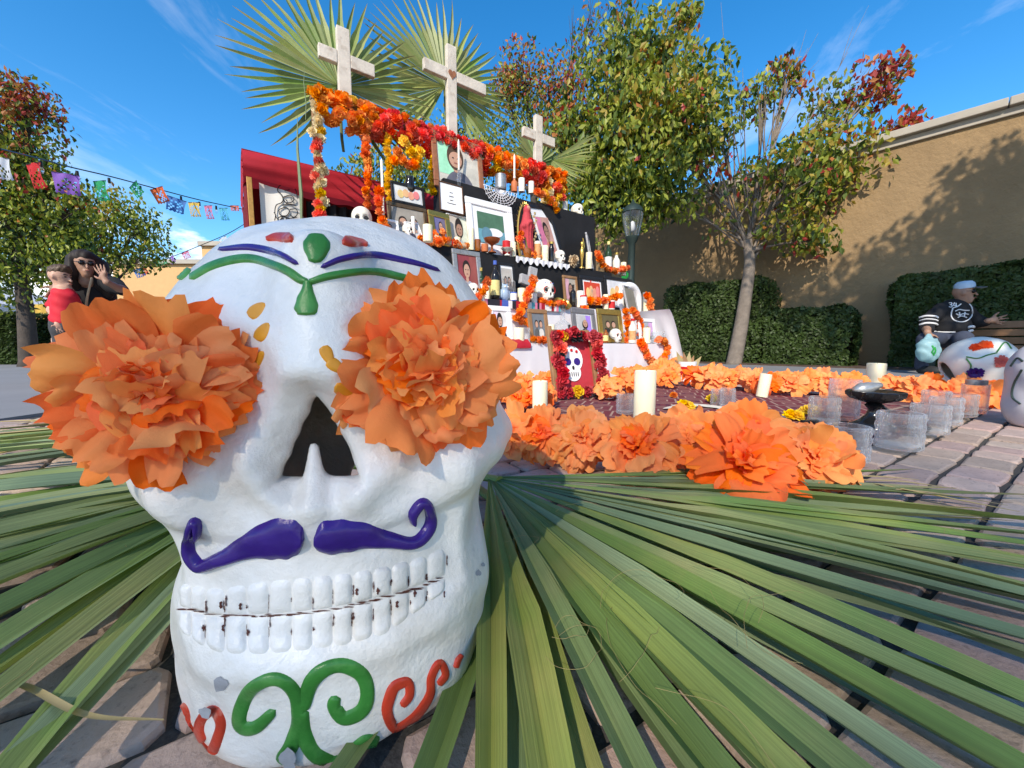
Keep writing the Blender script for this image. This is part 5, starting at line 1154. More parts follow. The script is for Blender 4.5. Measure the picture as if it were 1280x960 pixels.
mini_skull('large ivory plastic skull at the end of the black step by the red tent', 453, V3 + .08, Z3 + .01, 25, rz=-14)
mini_skull('little white skull figurine in front of the silver frame', 592, V2 + .02, Z2_ + .014, 14, ss_white)
mini_skull('white sugar skull painted with red rings beside the gold hat', 681, V2 + .04, Z2_ + .014, 23, ss_white, deco=True)
mini_skull('tiny pale skull beside the dried flower on the black step', 700, V3 + .03, Z3 + .014, 13, ss_white)
mini_skull('beige skull resting on the black draped box', 722, V4 + .1, APT(722, 274, V4 + .1).z, 14, ss_me)
mini_skull('tiny black and white skull before the gold framed couple', 770, V1 + .05, Z1 + .008, 13, ss_white, deco=True)
mini_skull('small white skull ornament before the dark bronze frame', 510, V3 + .07, Z3 + .04, 13, ss_white)
# statue, hat, cross plaque and other single pieces
t = setdown('religious_statue', 'tall robed religious statue with a golden halo of rays and roses', 'statue', 658, V3 + .09, Z3 + .014); k = ppm(AX(658, V3 + .09, Z3)); h = 72 / k
def robe(X, Y, Z):
    D = cap(X, Y, Z, (0, 0, .03), (0, 0, .55), .13, .10); D = smin(D, cap(X, Y, Z, (0, 0, .55), (0, 0, .74), .11, .07), .05); D = smin(D, ell(X, Y, Z, (0, -.01, .84), (.062, .07, .085)), .03)
    D = smin(D, cap(X, Y, Z, (.09, -.06, .55), (0, -.12, .62), .04, .03), .03); D = smin(D, cap(X, Y, Z, (-.09, -.06, .55), (0, -.12, .62), .04, .03), .03)
    return smax(D + .008 * np.sin(np.arctan2(X, Y) * 12) * (Z < .6), -Z, .01)
inst('robe', net_mesh('robe', 'rose_crimson', robe, (-.2, -.2, -.02), (.2, .2, .98), .016), t, scale=h)
mb = MB(); mb.tube([Vector((math.sin(a) * .15 * h, .05 * h, (.5 + .45 * -math.cos(a)) * h)) for a in [.5 + i * .29 for i in range(19)]], [.018 * h] * 19, 6)
for i in range(26):
    a = .6 + i * .2; c, s_ = math.sin(a), -math.cos(a); mb.tube([Vector((c * .14 * h, .05 * h, (.5 + .42 * s_) * h)), Vector((c * .20 * h, .05 * h, (.5 + .5 * s_) * h))], [.012 * h, .002 * h], 4)
mb.build('halo', 'gold', t)
mb = MB(); mb.ball((0, -.045 * h, .845 * h), (.045 * h, .035 * h, .06 * h), 10, 8); mb.build('face', 'skin', t)
mb = MB(); mb.lathe([(.16 * h, 0), (.15 * h, .03 * h), (.1 * h, .05 * h)], 14); mb.build('base', 'gold', t)
for i in range(14):
    s = .028; inst('rose', rg.choice(BL['rose_cream']), t, M=Matrix.Translation((.13 * h + rg.uniform(-.01, .02), -.03, (.08 + .055 * i) * h)) @ blossom_rot(rg, (.3, -1, 0)) @ Matrix.Diagonal((s * .6, s * .6, s * .6, 1)))
t = setdown('sombrero', 'small golden sombrero ornament on the second step', 'hat', 702, V2 + .05, Z2_ + .014); k = ppm(AX(702, V2, Z2_)); r = 12 / k
mb = MB(); mb.lathe([(r * .98, 0.02), (r, .035), (r * .8, .012), (r * .45, .015), (r * .38, r * .5), (r * .2, r * .78), (.001, r * .8)], 22, wob=lambda a, z: 1 + .02 * math.sin(9 * a), M=Matrix.Rotation(R_(38), 4, 'X')); mb.build('straw', 'gold', t)
mb = MB(); mb.lathe([(r * .45, r * .14), (r * .44, r * .24)], 18, caps=False, M=Matrix.Rotation(R_(38), 4, 'X')); mb.build('band', 'bronze', t)
t = setdown('stone_cross', 'small grey stone cross tilted on the second step', 'cross', 661, V2 + .1, Z2_ + .06); k = ppm(AX(661, V2, Z2_))
for nm, M, sx, sz in (('upright', Matrix.Rotation(R_(10), 4, 'Y'), .09, .30), ('arm', Matrix.Rotation(R_(10), 4, 'Y'), .27, .09)):
    mb = MB(); mb.box((0, 0 if nm == 'upright' else -.003, .15 if nm == 'upright' else .16), (sx, .035 if nm == 'upright' else .045, sz), M=M); mb.build(nm, 'stone_grey', t, smooth=False, bevel=.006)
t = setdown('owl_figurine', 'blue grey owl figurine beside the dark liquor bottle', 'figurine', 631, V2 + .03, Z2_ + .014); k = ppm(AX(631, V2, Z2_)); s = 22 / k
def owl(X, Y, Z):
    D = smin(ell(X, Y, Z, (0, 0, .36), (.27, .25, .37)), ell(X, Y, Z, (0, -.03, .74), (.22, .2, .2)), .08)
    for q in (-1, 1): D = smin(D, cap(X, Y, Z, (q * .13, 0, .86), (q * .18, 0, 1.0), .06, .02), .04); D = smin(D, ell(X, Y, Z, (q * .27, .02, .38), (.07, .16, .28)), .04)
    return smax(D, -Z, .02)
inst('body', net_mesh('body', 'blue_grey', owl, (-.4, -.35, -.03), (.4, .35, 1.08), .035), t, scale=s)
for q in (-1, 1): mb = MB(); mb.ball((q * .09 * s, -.2 * s, .77 * s), .055 * s, 8, 6); mb.build('eye', 'ceramic', t)
t = setdown('wire_rack', 'grey wire letter rack behind the owl figurine', 'rack', 637, V2 + .13, Z2_ + .014); 
for i in range(7):
    mb = MB(); mb.tube([(-.06 + .02 * i, 0, 0), (-.06 + .02 * i, .0, .2 + .02 * math.sin(i)), (-.055 + .02 * i, .03, .215 + .02 * math.sin(i))], .004, 5); mb.build('wire', 'metal_grey', t)
mb = MB(); mb.tube([(-.07, 0, .02), (.07, 0, .02)], .005, 5); mb.tube([(-.07, 0, .12), (.07, 0, .12)], .005, 5); mb.build('cross_wire', 'metal_grey', t)
t = setdown('horseshoe_arch', 'white padded horseshoe shaped arch standing on the second step', 'ornament', 786, V2 + .13, Z2_ + .0); k = ppm(AX(786, V2 + .13, Z2_)); r = 17 / k
pp = [Vector((-r, 0, -.02))] + [Vector((-r * math.cos(a), 0, r * .95 + r * 1.0 * math.sin(a))) for a in [i * math.pi / 14 for i in range(15)]] + [Vector((r, 0, -.02))]
mb = MB(); mb.tube(pp, 5 / k, 12); mb.build('padding', 'white_frame', t)
t = setdown('brass_figure', 'slim brass figure holding a torch on the black step', 'figurine', 727, V3 + .04, Z3 + .01); k = ppm(AX(727, V3, Z3)); h = 38 / k
mb = MB(); mb.lathe([(.03, 0), (.028, .012), (.010, .02), (.013, h * .3), (.022, h * .42), (.026, h * .58), (.016, h * .64), (.010, h * .7), (.018, h * .76), (.016, h * .84), (.004, h * .88)], 12); mb.tube([(.018, 0, h * .6), (.035, 0, h * .72), (.012, 0, h * .98)], [.008, .007, .006], 6); mb.build('body', 'gold', t)
t = setdown('dried_flower', 'large beige dried flower head on the lace runner', 'flower', 716, V3 + .0, Z3 + .06); inst('bloom', blossom_mesh('beige', 77, 5, 11), t, M=blossom_rot(rg, (0, -1, .3)) @ Matrix.Diagonal((.07, .07, .07, 1))); mb = MB(); mb.tube([(0, .02, 0), (0, .05, -.045)], .006, 5); mb.build('stem', 'beige', t)
t = setdown('paper_scroll', 'tan rolled paper scroll lying on marigolds at the black step edge', 'scroll', 563, V3 + .0, Z3 + .03)
mb = MB(); mb.tube([(-.15, 0, .03), (0, -.012, .0), (.14, -.02, -.01)], [.024, .026, .024], 12); mb.build('roll', 'beige', t); mb = MB(); mb.tube([(-.005, -.012, .0), (.005, -.012, .0)], .029, 12); mb.build('tie', 'red_gloss', t)
garland('marigold bunch under the tan paper scroll', [AX(548, V3 - .02, Z3 + .02), AX(560, V3 - .02, Z3 + .045), AX(582, V3 - .02, Z3 + .02)], rad=.034)
# lace web cloth
t = setdown('web_lace', 'white spider web lace cloth hanging over the black draped box', 'cloth', 624, V4 - .0, APT(624, 234, V4).z); k = ppm(AX(624, V4, 1.7))
mb = MB(); cx, R0 = 0, 25 / k
def web(a, f):
    return Vector((R0 * f * math.cos(a), -.012 - .02 * f, -.03 - R0 * .8 * f * max(-.05, math.sin(a))))
for i in range(13):
    a = math.pi * i / 12; mb.tube([web(a, .02), web(a, .5), web(a, 1)], .0035, 4)
for f in (.22, .38, .54, .7, .86, 1.0): mb.tube([web(math.pi * i / 48, f * (1 - .06 * abs(math.sin(12 * math.pi * i / 48)))) for i in range(49)], .0033, 4)
mb.build('lace', 'cloth_white', t, sharp=None)
t = setdown('red_runner', 'folded red cloth lying at the edge of the lowest step', 'cloth', 646, V1 + .04, Z1 + .006); w = 31 / ppm(AX(646, V1, Z1)); mb = MB(); mb.grid(lambda a, b: ((a - .5) * w, -.06 + .14 * b if b > .3 else -.06 + .14 * .3 * 0 - .0, (.02 + .006 * math.sin(a * 14)) if b > .3 else -.045 + .2 * b), 16, 6); mb.build('fold', 'cloth_red', t, sharp=None)
t = setdown('paper_flag', 'crumpled green tissue paper at the altar end by the lamp post', 'tissue', 777, V4 + .3, Z3 + .08); inst('sheet', petal_mesh(9, m='green_paper'), t, M=Matrix.Rotation(.8, 4, 'Y') @ Matrix.Diagonal((.22, .12, .22, 1)))
mb = MB(); mb.tube([(0, 0, 0), (0, 0, -.3)], .005, 5); mb.build('stick', 'wood', t)
# ---- more offerings that fill the steps
candle('thin ivory candle between the bronze frame and the gold frame', 533, V3 + .04, Z3 + .01, 6, 22)
candle('squat ivory candle before the gold frame on the black step', 572, V3 + .01, Z3 + .01, 8, 12)
candle('white candle beside the silver frame on the striped blanket', 609, V2 + .1, Z2_ + .014, 7, 26, 'candle_white')
candle('white votive candle between stone cross and painted sugar skull', 668, V2 + .02, Z2_ + .014, 7, 12, 'candle_white')
candle('ivory candle between the two black frames on the second step', 757, V2 + .02, Z2_ + .01, 7, 18)
candle('ivory candle at the end of the black step beside the white bottle', 779, V3 + .06, Z3 + .01, 7, 16)
candle('ivory candle between the brown frame and the decanter', 689, V1 + .05, Z1 + .006, 8, 22)
candle('ivory votive before the grey frame on the lowest step', 738, V1 + .05, Z1 + .006, 9, 12)
bottle('amber bottle between the prayer candle and the dark jar', 664, V3 + .12, Z3 + .012, 9, 34, 'glass_amber', 'gold', 'label_cream')
bottle('clear bottle with white label behind the red can', 737, V2 + .13, Z2_ + .014, 8, 36, 'glass', 'red_gloss', 'label_white')
bottle('green bottle between the silver frame and the liquor bottle', 602, V2 + .13, Z2_ + .014, 8, 40, 'glass_green', 'gold', 'label_white')
bottle('little brown bottle before the gold framed couple', 757, V1 + .04, Z1 + .008, 7, 18, 'glass_amber', 'black_gloss', 'label_cream')
jar('glass tumbler of water between the framed man and brown frame', 657, V1 + .12, Z1 + .008, 11, 18, 'glass')
jar('small terracotta pot beside the copper footed bowl', 606, V3 + .01, Z3 + .01, 9, 9, 'terracotta', 'clay_pot', 'pot')
jar('blue striped cup on the striped blanket beside the owl', 642, V2 + .01, Z2_ + .014, 9, 11, 'stripe_blue', 'cup', 'cup', 'stripe_white')
jar('white mug with a red band beside the horseshoe arch', 764, V2 + .01, Z2_ + .01, 9, 11, 'ceramic', 'cup', 'cup', 'red_gloss')
frame('tiny gold frame beside the statue foot', 649, 661, 295, V3 + .01, Z3 + .014, 'gold', (.3, .25, .2), .18, 0, 12, scene='portrait')
frame('small black frame behind the owl figurine', 626, 646, 328, V2 + .16, Z2_ + .014, 'black_frame', (.45, .42, .38), .12, .08, 8, scene='couple')
frame('small wooden frame between the gold hat and dark bottle', 706, 724, 344, V2 + .15, Z2_ + .014, 'wood', (.4, .36, .3), .14, 0, 8, scene='portrait', cloth=(.3, .1, .1))
frame('small white frame behind the ivory candle above the swag', 800, 820, 398, V1 + .2, Z1 + .008, 'white_frame', (.35, .38, .42), .14, 0, 8, scene='portrait')
garland('bunch of marigolds between the white candle and tan scroll', [AX(524, V3 - .01, Z3 + .03), AX(533, V3 - .02, Z3 + .01), AX(545, V3 - .01, Z3 + .03)], rad=.034)
garland('marigold string trailing before the painted sugar skull', [AX(676, V2 - .01, Z2_ + .03), AX(690, V2 - .02, Z2_ + .02), AX(704, V2 - .01, Z2_ + .03)], rad=.03)
garland('marigold string lying before the brown wooden frame', [AX(664, V1 + .02, Z1 + .03), AX(676, V1 + .01, Z1 + .02), AX(690, V1 + .02, Z1 + .03)], rad=.032)
garland('marigold bunch above the black frame with white mount', gpx([(672, 240), (680, 246), (688, 252), (696, 262)], V4 - .02), ['marigold', 'marigold_orange', 'rose_cream'], rad=.036)
# ------------------------------------------------------------------ rug and what stands on it
R0 = G(930, 596); R1 = G(1206, 514); RA = math.atan2(R1.y - R0.y, R1.x - R0.x); RLEN, RWID = 2.06, 1.80
RM = Matrix.Translation(R0) @ Matrix.Rotation(RA, 4, 'Z')
def rug_mat():
    m = bpy.data.materials.new('rug_weave'); m.use_nodes = True; N, L = m.node_tree.nodes, m.node_tree.links; b = N['Principled BSDF']; b.inputs['Roughness'].default_value = .95; b.inputs['Specular IOR Level'].default_value = .1
    tcn = N.new('ShaderNodeTexCoord'); sp = N.new('ShaderNodeSeparateXYZ'); L.new(tcn.outputs['Object'], sp.inputs[0])
    def mt(op, a, b_=0.0):
        n = N.new('ShaderNodeMath'); n.operation = op
        for i, v in enumerate((a, b_)):
            if isinstance(v, (int, float)): n.inputs[i].default_value = v
            else: L.new(v, n.inputs[i])
        return n.outputs[0]
    x, y = sp.outputs[0], sp.outputs[1]
    ex = mt('MINIMUM', mt('MINIMUM', x, mt('SUBTRACT', RLEN, x)), mt('MINIMUM', y, mt('SUBTRACT', RWID, y)))       # distance to the edge
    dx = mt('PINGPONG', x, .13); dy = mt('PINGPONG', y, .11); dia = mt('ADD', mt('MULTIPLY', dx, 7.7), mt('MULTIPLY', dy, 9.1))
    band = mt('PINGPONG', dia, .28)
    lines = mt('LESS_THAN', band, .06); core = mt('LESS_THAN', dia, .42)
    nz = N.new('ShaderNodeTexNoise'); nz.inputs['Scale'].default_value = 300; L.new(tcn.outputs['Object'], nz.inputs['Vector'])
    n2 = N.new('ShaderNodeTexNoise'); n2.inputs['Scale'].default_value = 14; n2.inputs['Detail'].default_value = 5; L.new(tcn.outputs['Object'], n2.inputs['Vector'])
    def mix(f, c1, c2):
        q = N.new('ShaderNodeMixRGB'); (L.new(f, q.inputs[0]) if not isinstance(f, float) else setattr(q.inputs[0], 'default_value', f))
        for i, c in ((1, c1), (2, c2)):
            if isinstance(c, tuple): q.inputs[i].default_value = (*c, 1)
            else: L.new(c, q.inputs[i])
        return q.outputs[0]
    field = mix(lines, (.19, .035, .05), (.50, .36, .28)); field = mix(core, field, (.10, .02, .05)); field = mix(mt('MULTIPLY', mt('LESS_THAN', dia, .16), .8), field, (.40, .10, .08))
    bord = mix(mt('LESS_THAN', mt('PINGPONG', mt('ADD', x, y), .035), .012), (.05, .012, .035), (.36, .24, .20))
    c = mix(mt('LESS_THAN', ex, .17), field, bord); c = mix(mt('LESS_THAN', ex, .045), c, (.045, .010, .028)); c = mix(mt('LESS_THAN', mt('ABSOLUTE', mt('SUBTRACT', ex, .175)), .009), c, (.45, .36, .28))
    c = mix(mt('MULTIPLY', n2.outputs[0], .55), c, (.20, .08, .08)); c = mix(mt('MULTIPLY', nz.outputs[0], .3), c, (.03, .01, .015))
    L.new(c, b.inputs['Base Color']); bp = N.new('ShaderNodeBump'); bp.inputs['Strength'].default_value = .6; bp.inputs['Distance'].default_value = .002; L.new(nz.outputs[0], bp.inputs['Height']); L.new(bp.outputs[0], b.inputs['Normal'])
    MATS['rug_weave'] = m
rug_mat(); mat('fringe', (.05, .018, .03), rough=.95, var=.4, vscale=80)
rug = thing('rug', 'dark maroon patterned woven rug with fringed edge on the brick paving', 'rug', R0, RA)
mb = MB()
def rz_(x, y): return .012 + .0025 * math.sin(x * 9 + y * 4) + .002 * math.sin(y * 13)
mb.grid(lambda a, b: (RLEN * a + .012 * math.sin(b * 22), RWID * b + .010 * math.sin(a * 18), rz_(a, b)), 60, 40); mb.build('weave', 'rug_weave', rug, sharp=None)
mb = MB(); rf = random.Random(4)
for k in range(230):
    x = RLEN * k / 229; mb.tube([(x, .012 + .01 * math.sin(x * 9), .012), (x + rf.uniform(-.012, .012), -.016, .009), (x + rf.uniform(-.02, .02), -.034 - rf.uniform(0, .014), .003)], [.0045, .006, .004], 4)
for k in range(160):
    y = RWID * k / 159; mb.tube([(.012, y, .012), (-.016, y + rf.uniform(-.01, .01), .008), (-.03 - rf.uniform(0, .012), y + rf.uniform(-.02, .02), .003)], [.0045, .006, .004], 4); mb.tube([(RLEN - .012, y, .012), (RLEN + .016, y, .008), (RLEN + .03, y + rf.uniform(-.02, .02), .003)], [.0045, .006, .004], 4)
tag(mb.build('fringe', 'fringe', rug, sharp=None), kind='stuff')
mb = MB()
sp_ = [(838, 512), (862, 506), (900, 509), (935, 515), (988, 524)]; c = [G(x, y, .016) for x, y in [tuple(q) for q in crom(sp_, 6)]]; V = []
for i, p in enumerate(c):
    d = (c[min(i + 1, len(c) - 1)] - c[max(i - 1, 0)]).normalized(); sd = Vector((-d.y, d.x, 0)); w = .045 + rf.uniform(-.008, .008)
    V += [p + sd * w, p + Vector((0, 0, .006)), p - sd * w]
mb.add(V, [q for i in range(len(c) - 1) for q in ((i * 3, i * 3 + 1, i * 3 + 4, i * 3 + 3), (i * 3 + 1, i * 3 + 2, i * 3 + 5, i * 3 + 4))])
tag(mb.build('sand_line', 'sand', sharp=None), 'line of pale sand and seeds drawn across the rug', 'sand', kind='stuff')
RZ = .014
def gthing(name, label, cat, x, yb, z=RZ, group=None, rz=0.0): p = G(x, yb, z); t = thing(name, label, cat, p, rz, group); return t, F_PX / (p - C0).dot(FWD)
def gcandle(label, x, yb, w, h, tilt=0, group='tall ivory candles on the ground', z=RZ):
    p = G(x, yb, z); k = F_PX / (p - C0).dot(FWD); r, hh = w / 2 / k, h / k; t = thing('pillar_candle', label, 'candle', p, rot=(0, R_(tilt), 0), group=group)
    mb = MB(); mb.lathe([(r * .98, 0), (r, .005), (r, hh - .006), (r * .96, hh), (r * .84, hh - .003), (r * .7, hh - .014), (.001, hh - .016)], 28, wob=lambda a, z_: 1 + .01 * math.sin(3 * a + z_ * 30)); mb.build('wax', 'candle', t, sharp=60)
    mb = MB(); mb.tube([(0, 0, hh - .018), (.001, 0, hh - .006), (.004, 0, hh + .003)], .0018, 5); mb.build('wick', 'wick', t)
gcandle('tall thick ivory candle on the rug before the white altar cloth', 805, 523, 26, 60)
gcandle('ivory candle among the peach flowers in front of the skull painting', 675, 518, 19, 42)
gcandle('small ivory candle leaning on the far flower row', 952, 496, 13, 29, 8)
gcandle('ivory candle standing behind the black footed dish', 1093, 488, 19, 34)
def tumbler(label, x, yb, w, h, bub=(13, 4), group='bubbled glass tumblers on the rug', water=True, name='glass_tumbler', amp=.085, wall=.88):
    t, k = gthing(name, label, 'glass', x, yb, group=group); r, hh = w / 2 / k, h / k; nb, nr = bub; n = nb * 5; mb = MB(); rows = nr * 6
    def wob(a, z):
        f = z / hh * nr; j = int(f); b = math.sin(math.pi * (f - j)); q = abs(math.cos(nb / 2 * a + (math.pi / 2 if j % 2 else 0))); return 1 + amp * (math.sqrt(b * q) - .6) if amp else 1
    prof = [(r * .9, 0)] + [(r, hh * (i + .5) / rows) for i in range(rows)] + [(r * .99, hh), (r * wall, hh), (r * wall, hh * .12), (.0005, hh * .10)]
    mb.lathe(prof, n, wob=lambda a, z: wob(a, min(z, hh * .999)) if amp else 1); mb.build('glass', 'glass', t, sharp=60); return t
tumbler('large bubbled glass tumbler at the rug edge beside the black footed dish', 1122, 560, 45, 45)
tumbler('bubbled glass tumbler under the tall plain glass at the rug corner', 1057, 575, 45, 44)
tumbler('bubbled glass tumbler behind the tall plain glass', 1029, 528, 32, 32)
tumbler('bubbled glass tumbler by the black remote at the rug edge', 1160, 541, 36, 36)
tumbler('bubbled glass tumbler in the middle of the rug edge row', 1180, 530, 30, 34)
tumbler('bubbled glass tumbler beside the clear lidded jar', 1200, 520, 28, 28)
tumbler('bubbled glass tumbler behind the rug edge row', 1168, 516, 26, 28)
tumbler('glittery glass votive beside the tall thick candle', 781, 517, 21, 25, (8, 4))
tumbler('small glass votive beside the skull painting', 760, 498, 14, 17, (7, 3))
tumbler('pair of clear votive glasses beside the yellow marigolds, larger one', 909, 509, 17, 24, (7, 3))
tumbler('narrow clear votive glass beside the yellow marigolds', 895, 506, 13, 20, (7, 3))
tumbler('tall plain straight sided glass behind the bubbled tumbler', 1053, 524, 32, 50, (6, 1), amp=0, wall=.92)
t = tumbler('clear lidded glass jar at the far end of the rug', 1216, 516, 24, 36, (6, 1), amp=0, wall=.94, name='glass_jar'); mb = MB(); jk = F_PX / (LOC[t.name][0] - C0).dot(FWD); mb.lathe([(9 / jk, 35 / jk), (9.5 / jk, 36.5 / jk), (9.5 / jk, 41 / jk), (.001, 41.5 / jk)], 20); mb.build('lid', 'metal_grey', t)
t, k = gthing('footed_dish', 'black scalloped footed dish holding a patterned silver gourd on the rug', 'dish', 1090, 535); h = 56 / k; r = 24 / k
mb = MB(); mb.lathe([(r * .98, 0), (r * .95, h * .08), (r * .6, h * .16), (r * .34, h * .28), (r * .22, h * .42), (r * .4, h * .52), (r * .3, h * .56), (r * .75, h * .62), (r * 1.0, h * .68)], 32); mb.build('stem', 'black_gloss', t, sharp=60)
mb = MB(); mb.lathe([(r * .7, h * .62), (r * 1.0, h * .66), (r * 1.12, h * .74), (r * 1.14, h * .82), (r * 1.0, h * .84), (.001, h * .74)], 48, wob=lambda a, z: 1 + (.07 * math.cos(12 * a) if z > h * .72 else 0)); mb.build('scalloped_rim', 'black_gloss', t, sharp=60)
mb = MB(); mb.tube([(r * .3, 0, h * .5), (r * .75, 0, h * .4), (r * .6, 0, h * .15)], .008, 8); mb.build('handle', 'black_gloss', t)
mb = MB(); mb.lathe([(.001, -.07), (.02, -.062), (.032, -.03), (.03, .01), (.018, .05), (.012, .075), (.001, .08)], 24, M=Matrix.Translation((-r * .45, 0, h * .90)) @ Matrix.Rotation(R_(78), 4, 'Y') @ Matrix.Diagonal((.75, .75, .75, 1)), wob=lambda a, z: 1 + .04 * math.sin(9 * a) * math.sin(z * 300)); mb.build('gourd', 'silver_frame', t, sharp=None)
t, k = gthing('remote_control', 'small black remote control lying between the glass tumblers', 'remote', 1150, 541, group=None, rz=.5); mb = MB(); mb.box((0, 0, .012), (.11, .035, .02)); mb.build('case', 'black_gloss', t, smooth=False, bevel=.006); 
for i in range(4): mb = MB(); mb.lathe([(.005, .022), (.0045, .025), (.001, .025)], 10, c=(-.035 + .022 * i, 0, 0)); mb.build('button', 'metal_grey', t)
t, k = gthing('lighter', 'small black lighter lying beside the tall plain glass', 'lighter', 1012, 529, rz=.2); mb = MB(); mb.box((0, 0, .008), (.08, .02, .014)); mb.build('case', 'black_gloss', t, smooth=False, bevel=.004); mb = MB(); mb.box((.046, 0, .008), (.012, .018, .013)); mb.build('tip', 'metal_grey', t, smooth=False, bevel=.002)
for x, yb, s, lab in ((858, 512, 9, 'yellow marigold head beside the pale sand line'), (890, 503, 8, 'yellow marigold head resting against the votive glasses'), (993, 525, 9, 'yellow marigold head at the end of the sand line'), (1008, 519, 9, 'yellow marigold head beside the bubbled tumbler'), (842, 497, 5, 'tiny orange marigold head on the rug')):
    t, k = gthing('marigold_flower', lab, 'flower', x, yb, group='marigold heads on the rug'); 
    for q in range(3): rr = s / k * rg.uniform(.7, 1); inst('blossom', rg.choice(BL['marigold_yellow' if s > 6 else 'marigold']), t, M=Matrix.Translation((rg.uniform(-1, 1) * s * .6 / k, rg.uniform(-1, 1) * s * .4 / k, rr * .6)) @ blossom_rot(rg, (0, -.6, 1)) @ Matrix.Diagonal((rr, rr, rr, 1)))
# ---- ground flowers
BIG = ((8, 6, .52), (24, 8, .68), (44, 10, .82), (64, 12, .92), (86, 13, 1.0), (106, 10, 1.0)); MED = ((12, 5, .62), (38, 7, .8), (64, 9, .95), (90, 9, 1.0)); SML = ((15, 4, .7), (50, 6, .9), (82, 7, 1.0))
def gflower(label, x, yc, rpx, yb, m, layers, seed, group, m2=None, ax=None):
    b = G(x, yb, .02); Y = b.y + rpx * b.y / F_PX * .5; p = P(x, yc, Y); Rr = rpx * Y / F_PX; a = ax or ((C0 - p).normalized() * .8 + Vector((rg.uniform(-.3, .3), -.1, rg.uniform(.3, .8))))
    if p.z < Rr * .45: p.z = Rr * .45
    return paper_flower(label, p, a, Rr * 1.12, m, layers, group, seed, m2=m2)
near = [(640, 540, 34, 572, 'tissue_peach', MED, 'pale peach tissue flower half hidden behind the skull'), (676, 542, 33, 576, 'tissue', BIG, 'small bright orange tissue flower next to the pale one'), (727, 548, 37, 583, 'tissue_peach', BIG, 'round peach tissue flower between the two candles'),
        (798, 560, 46, 598, 'tissue', BIG, 'apricot tissue flower in front of the tall thick candle'), (872, 552, 42, 592, 'tissue_peach', BIG, 'large pale orange tissue flower behind the vivid one'), (935, 545, 46, 590, 'tissue', BIG, 'apricot tissue flower rising behind the vivid one'),
        (1018, 574, 44, 604, 'tissue_peach', BIG, 'flat peach tissue flower at the rug corner'), (928, 582, 64, 628, 'tissue_deep', BIG, 'vivid red orange tissue flower lying on the palm leaves')]
for k, (x, y, r, yb, m, ly, lab) in enumerate(near): gflower(lab, x, y, r, yb, m, ly, 50 + k, 'tissue flowers lined up beside the palm fan', m2='tissue_deep' if m != 'tissue_peach' else 'tissue')
farg = 'tissue flowers edging the far side of the rug'
for k in range(16):
    x = rg.uniform(634, 690); y = rg.uniform(474, 500); gflower('orange tissue flower heaped at the foot of the altar cloth by the skull', x, y, 14, y + 16, rg.choice(['tissue', 'tissue_deep']), SML, 80 + k, 'tissue flowers heaped left of the skull painting')
for k in range(20):
    x = rg.uniform(752, 850); y = 482 - (x - 752) * .20 + rg.uniform(-8, 8); gflower('orange tissue flower heaped along the altar foot between painting and bucket', x, y, 13, y + 14, rg.choice(['tissue', 'tissue_deep', 'tissue_peach', 'tissue']), SML, 110 + k, 'tissue flowers heaped right of the skull painting')
for k, x in enumerate([868, 884, 898, 912, 926, 942, 958, 974, 990, 1006, 1022, 1040, 1062, 1122, 1142, 1160, 1188, 1208, 1226, 1240]):
    y = 472 + (x - 868) * .052 + rg.uniform(-3, 3); gflower('orange tissue flower in the row edging the far side of the rug', x, y, 15 + (x - 868) * .012, y + 14, rg.choice(['tissue', 'tissue_deep', 'tissue', 'tissue_peach']), SML, 140 + k, farg)
# ---- skull painting leaning at the altar foot
pb = G(722, 497, RZ); k = F_PX / (pb - C0).dot(FWD); w, h = 62 / k, 86 / k
sp = thing('skull_painting', 'upright picture of a white sugar skull on red in a wooden frame', 'painting', pb, rot=(R_(-13), 0, A_ANG - R_(10)))
for nm, cx, cz, sx, sz in (('stile', -w / 2, h / 2 + .02, .03, h * 1.02), ('stile', w / 2, h * .42, .03, h * .84), ('rail', 0, h * .97, w - .032, .03), ('rail', 0, .05, w - .032, .03)):
    mb = MB(); mb.box((cx, 0, cz), (sx, .03, sz)); mb.build(nm, 'wood', sp, smooth=False, bevel=.004)
mb = MB(); mb.box((0, .01, h * .5), (w - .034, .012, h * .88)); mb.build('panel', 'rose_crimson', sp, smooth=False)
def oval(parent, nm, m, cx, cz, rx, rzz, y, n=20, fn=None):
    mb = MB(); V = [(cx + rx * math.cos(2 * math.pi * i / n), y, cz + rzz * math.sin(2 * math.pi * i / n)) for i in range(n)]
    mb.add(V + [(x, y + .004, z) for x, _, z in V], [tuple(range(n - 1, -1, -1))] + [((i + 1) % n, (i + 1) % n + n, i + n, i) for i in range(n)]); mb.build(nm, m, parent, smooth=False)
cx = -.01
oval(sp, 'printed_skull', 'paper', cx, h * .57, w * .26, h * .20, -.001); oval(sp, 'printed_jaw', 'paper', cx, h * .37, w * .18, h * .13, -.003)
for s in (-1, 1): oval(sp, 'printed_eye', 'paint_purple', cx + s * w * .11, h * .53, w * .075, h * .055, -.006)
oval(sp, 'printed_nose', 'ink', cx, h * .44, w * .025, h * .03, -.008)
for i in range(5): oval(sp, 'printed_tooth', 'ink', cx + (i - 2) * w * .05, h * .345, w * .006, h * .035, -.008, 8)
for s in (-1, 0, 1): oval(sp, 'printed_flower', 'red_gloss', cx + s * w * .12, h * (.68 + (.02 if s == 0 else 0)), w * .03, h * .022, -.008, 10)
rgl = thing('rose_garland', 'garland of red, black and yellow paper roses round the skull painting', 'garland', pb, rot=(R_(-13), 0, A_ANG - R_(10)))
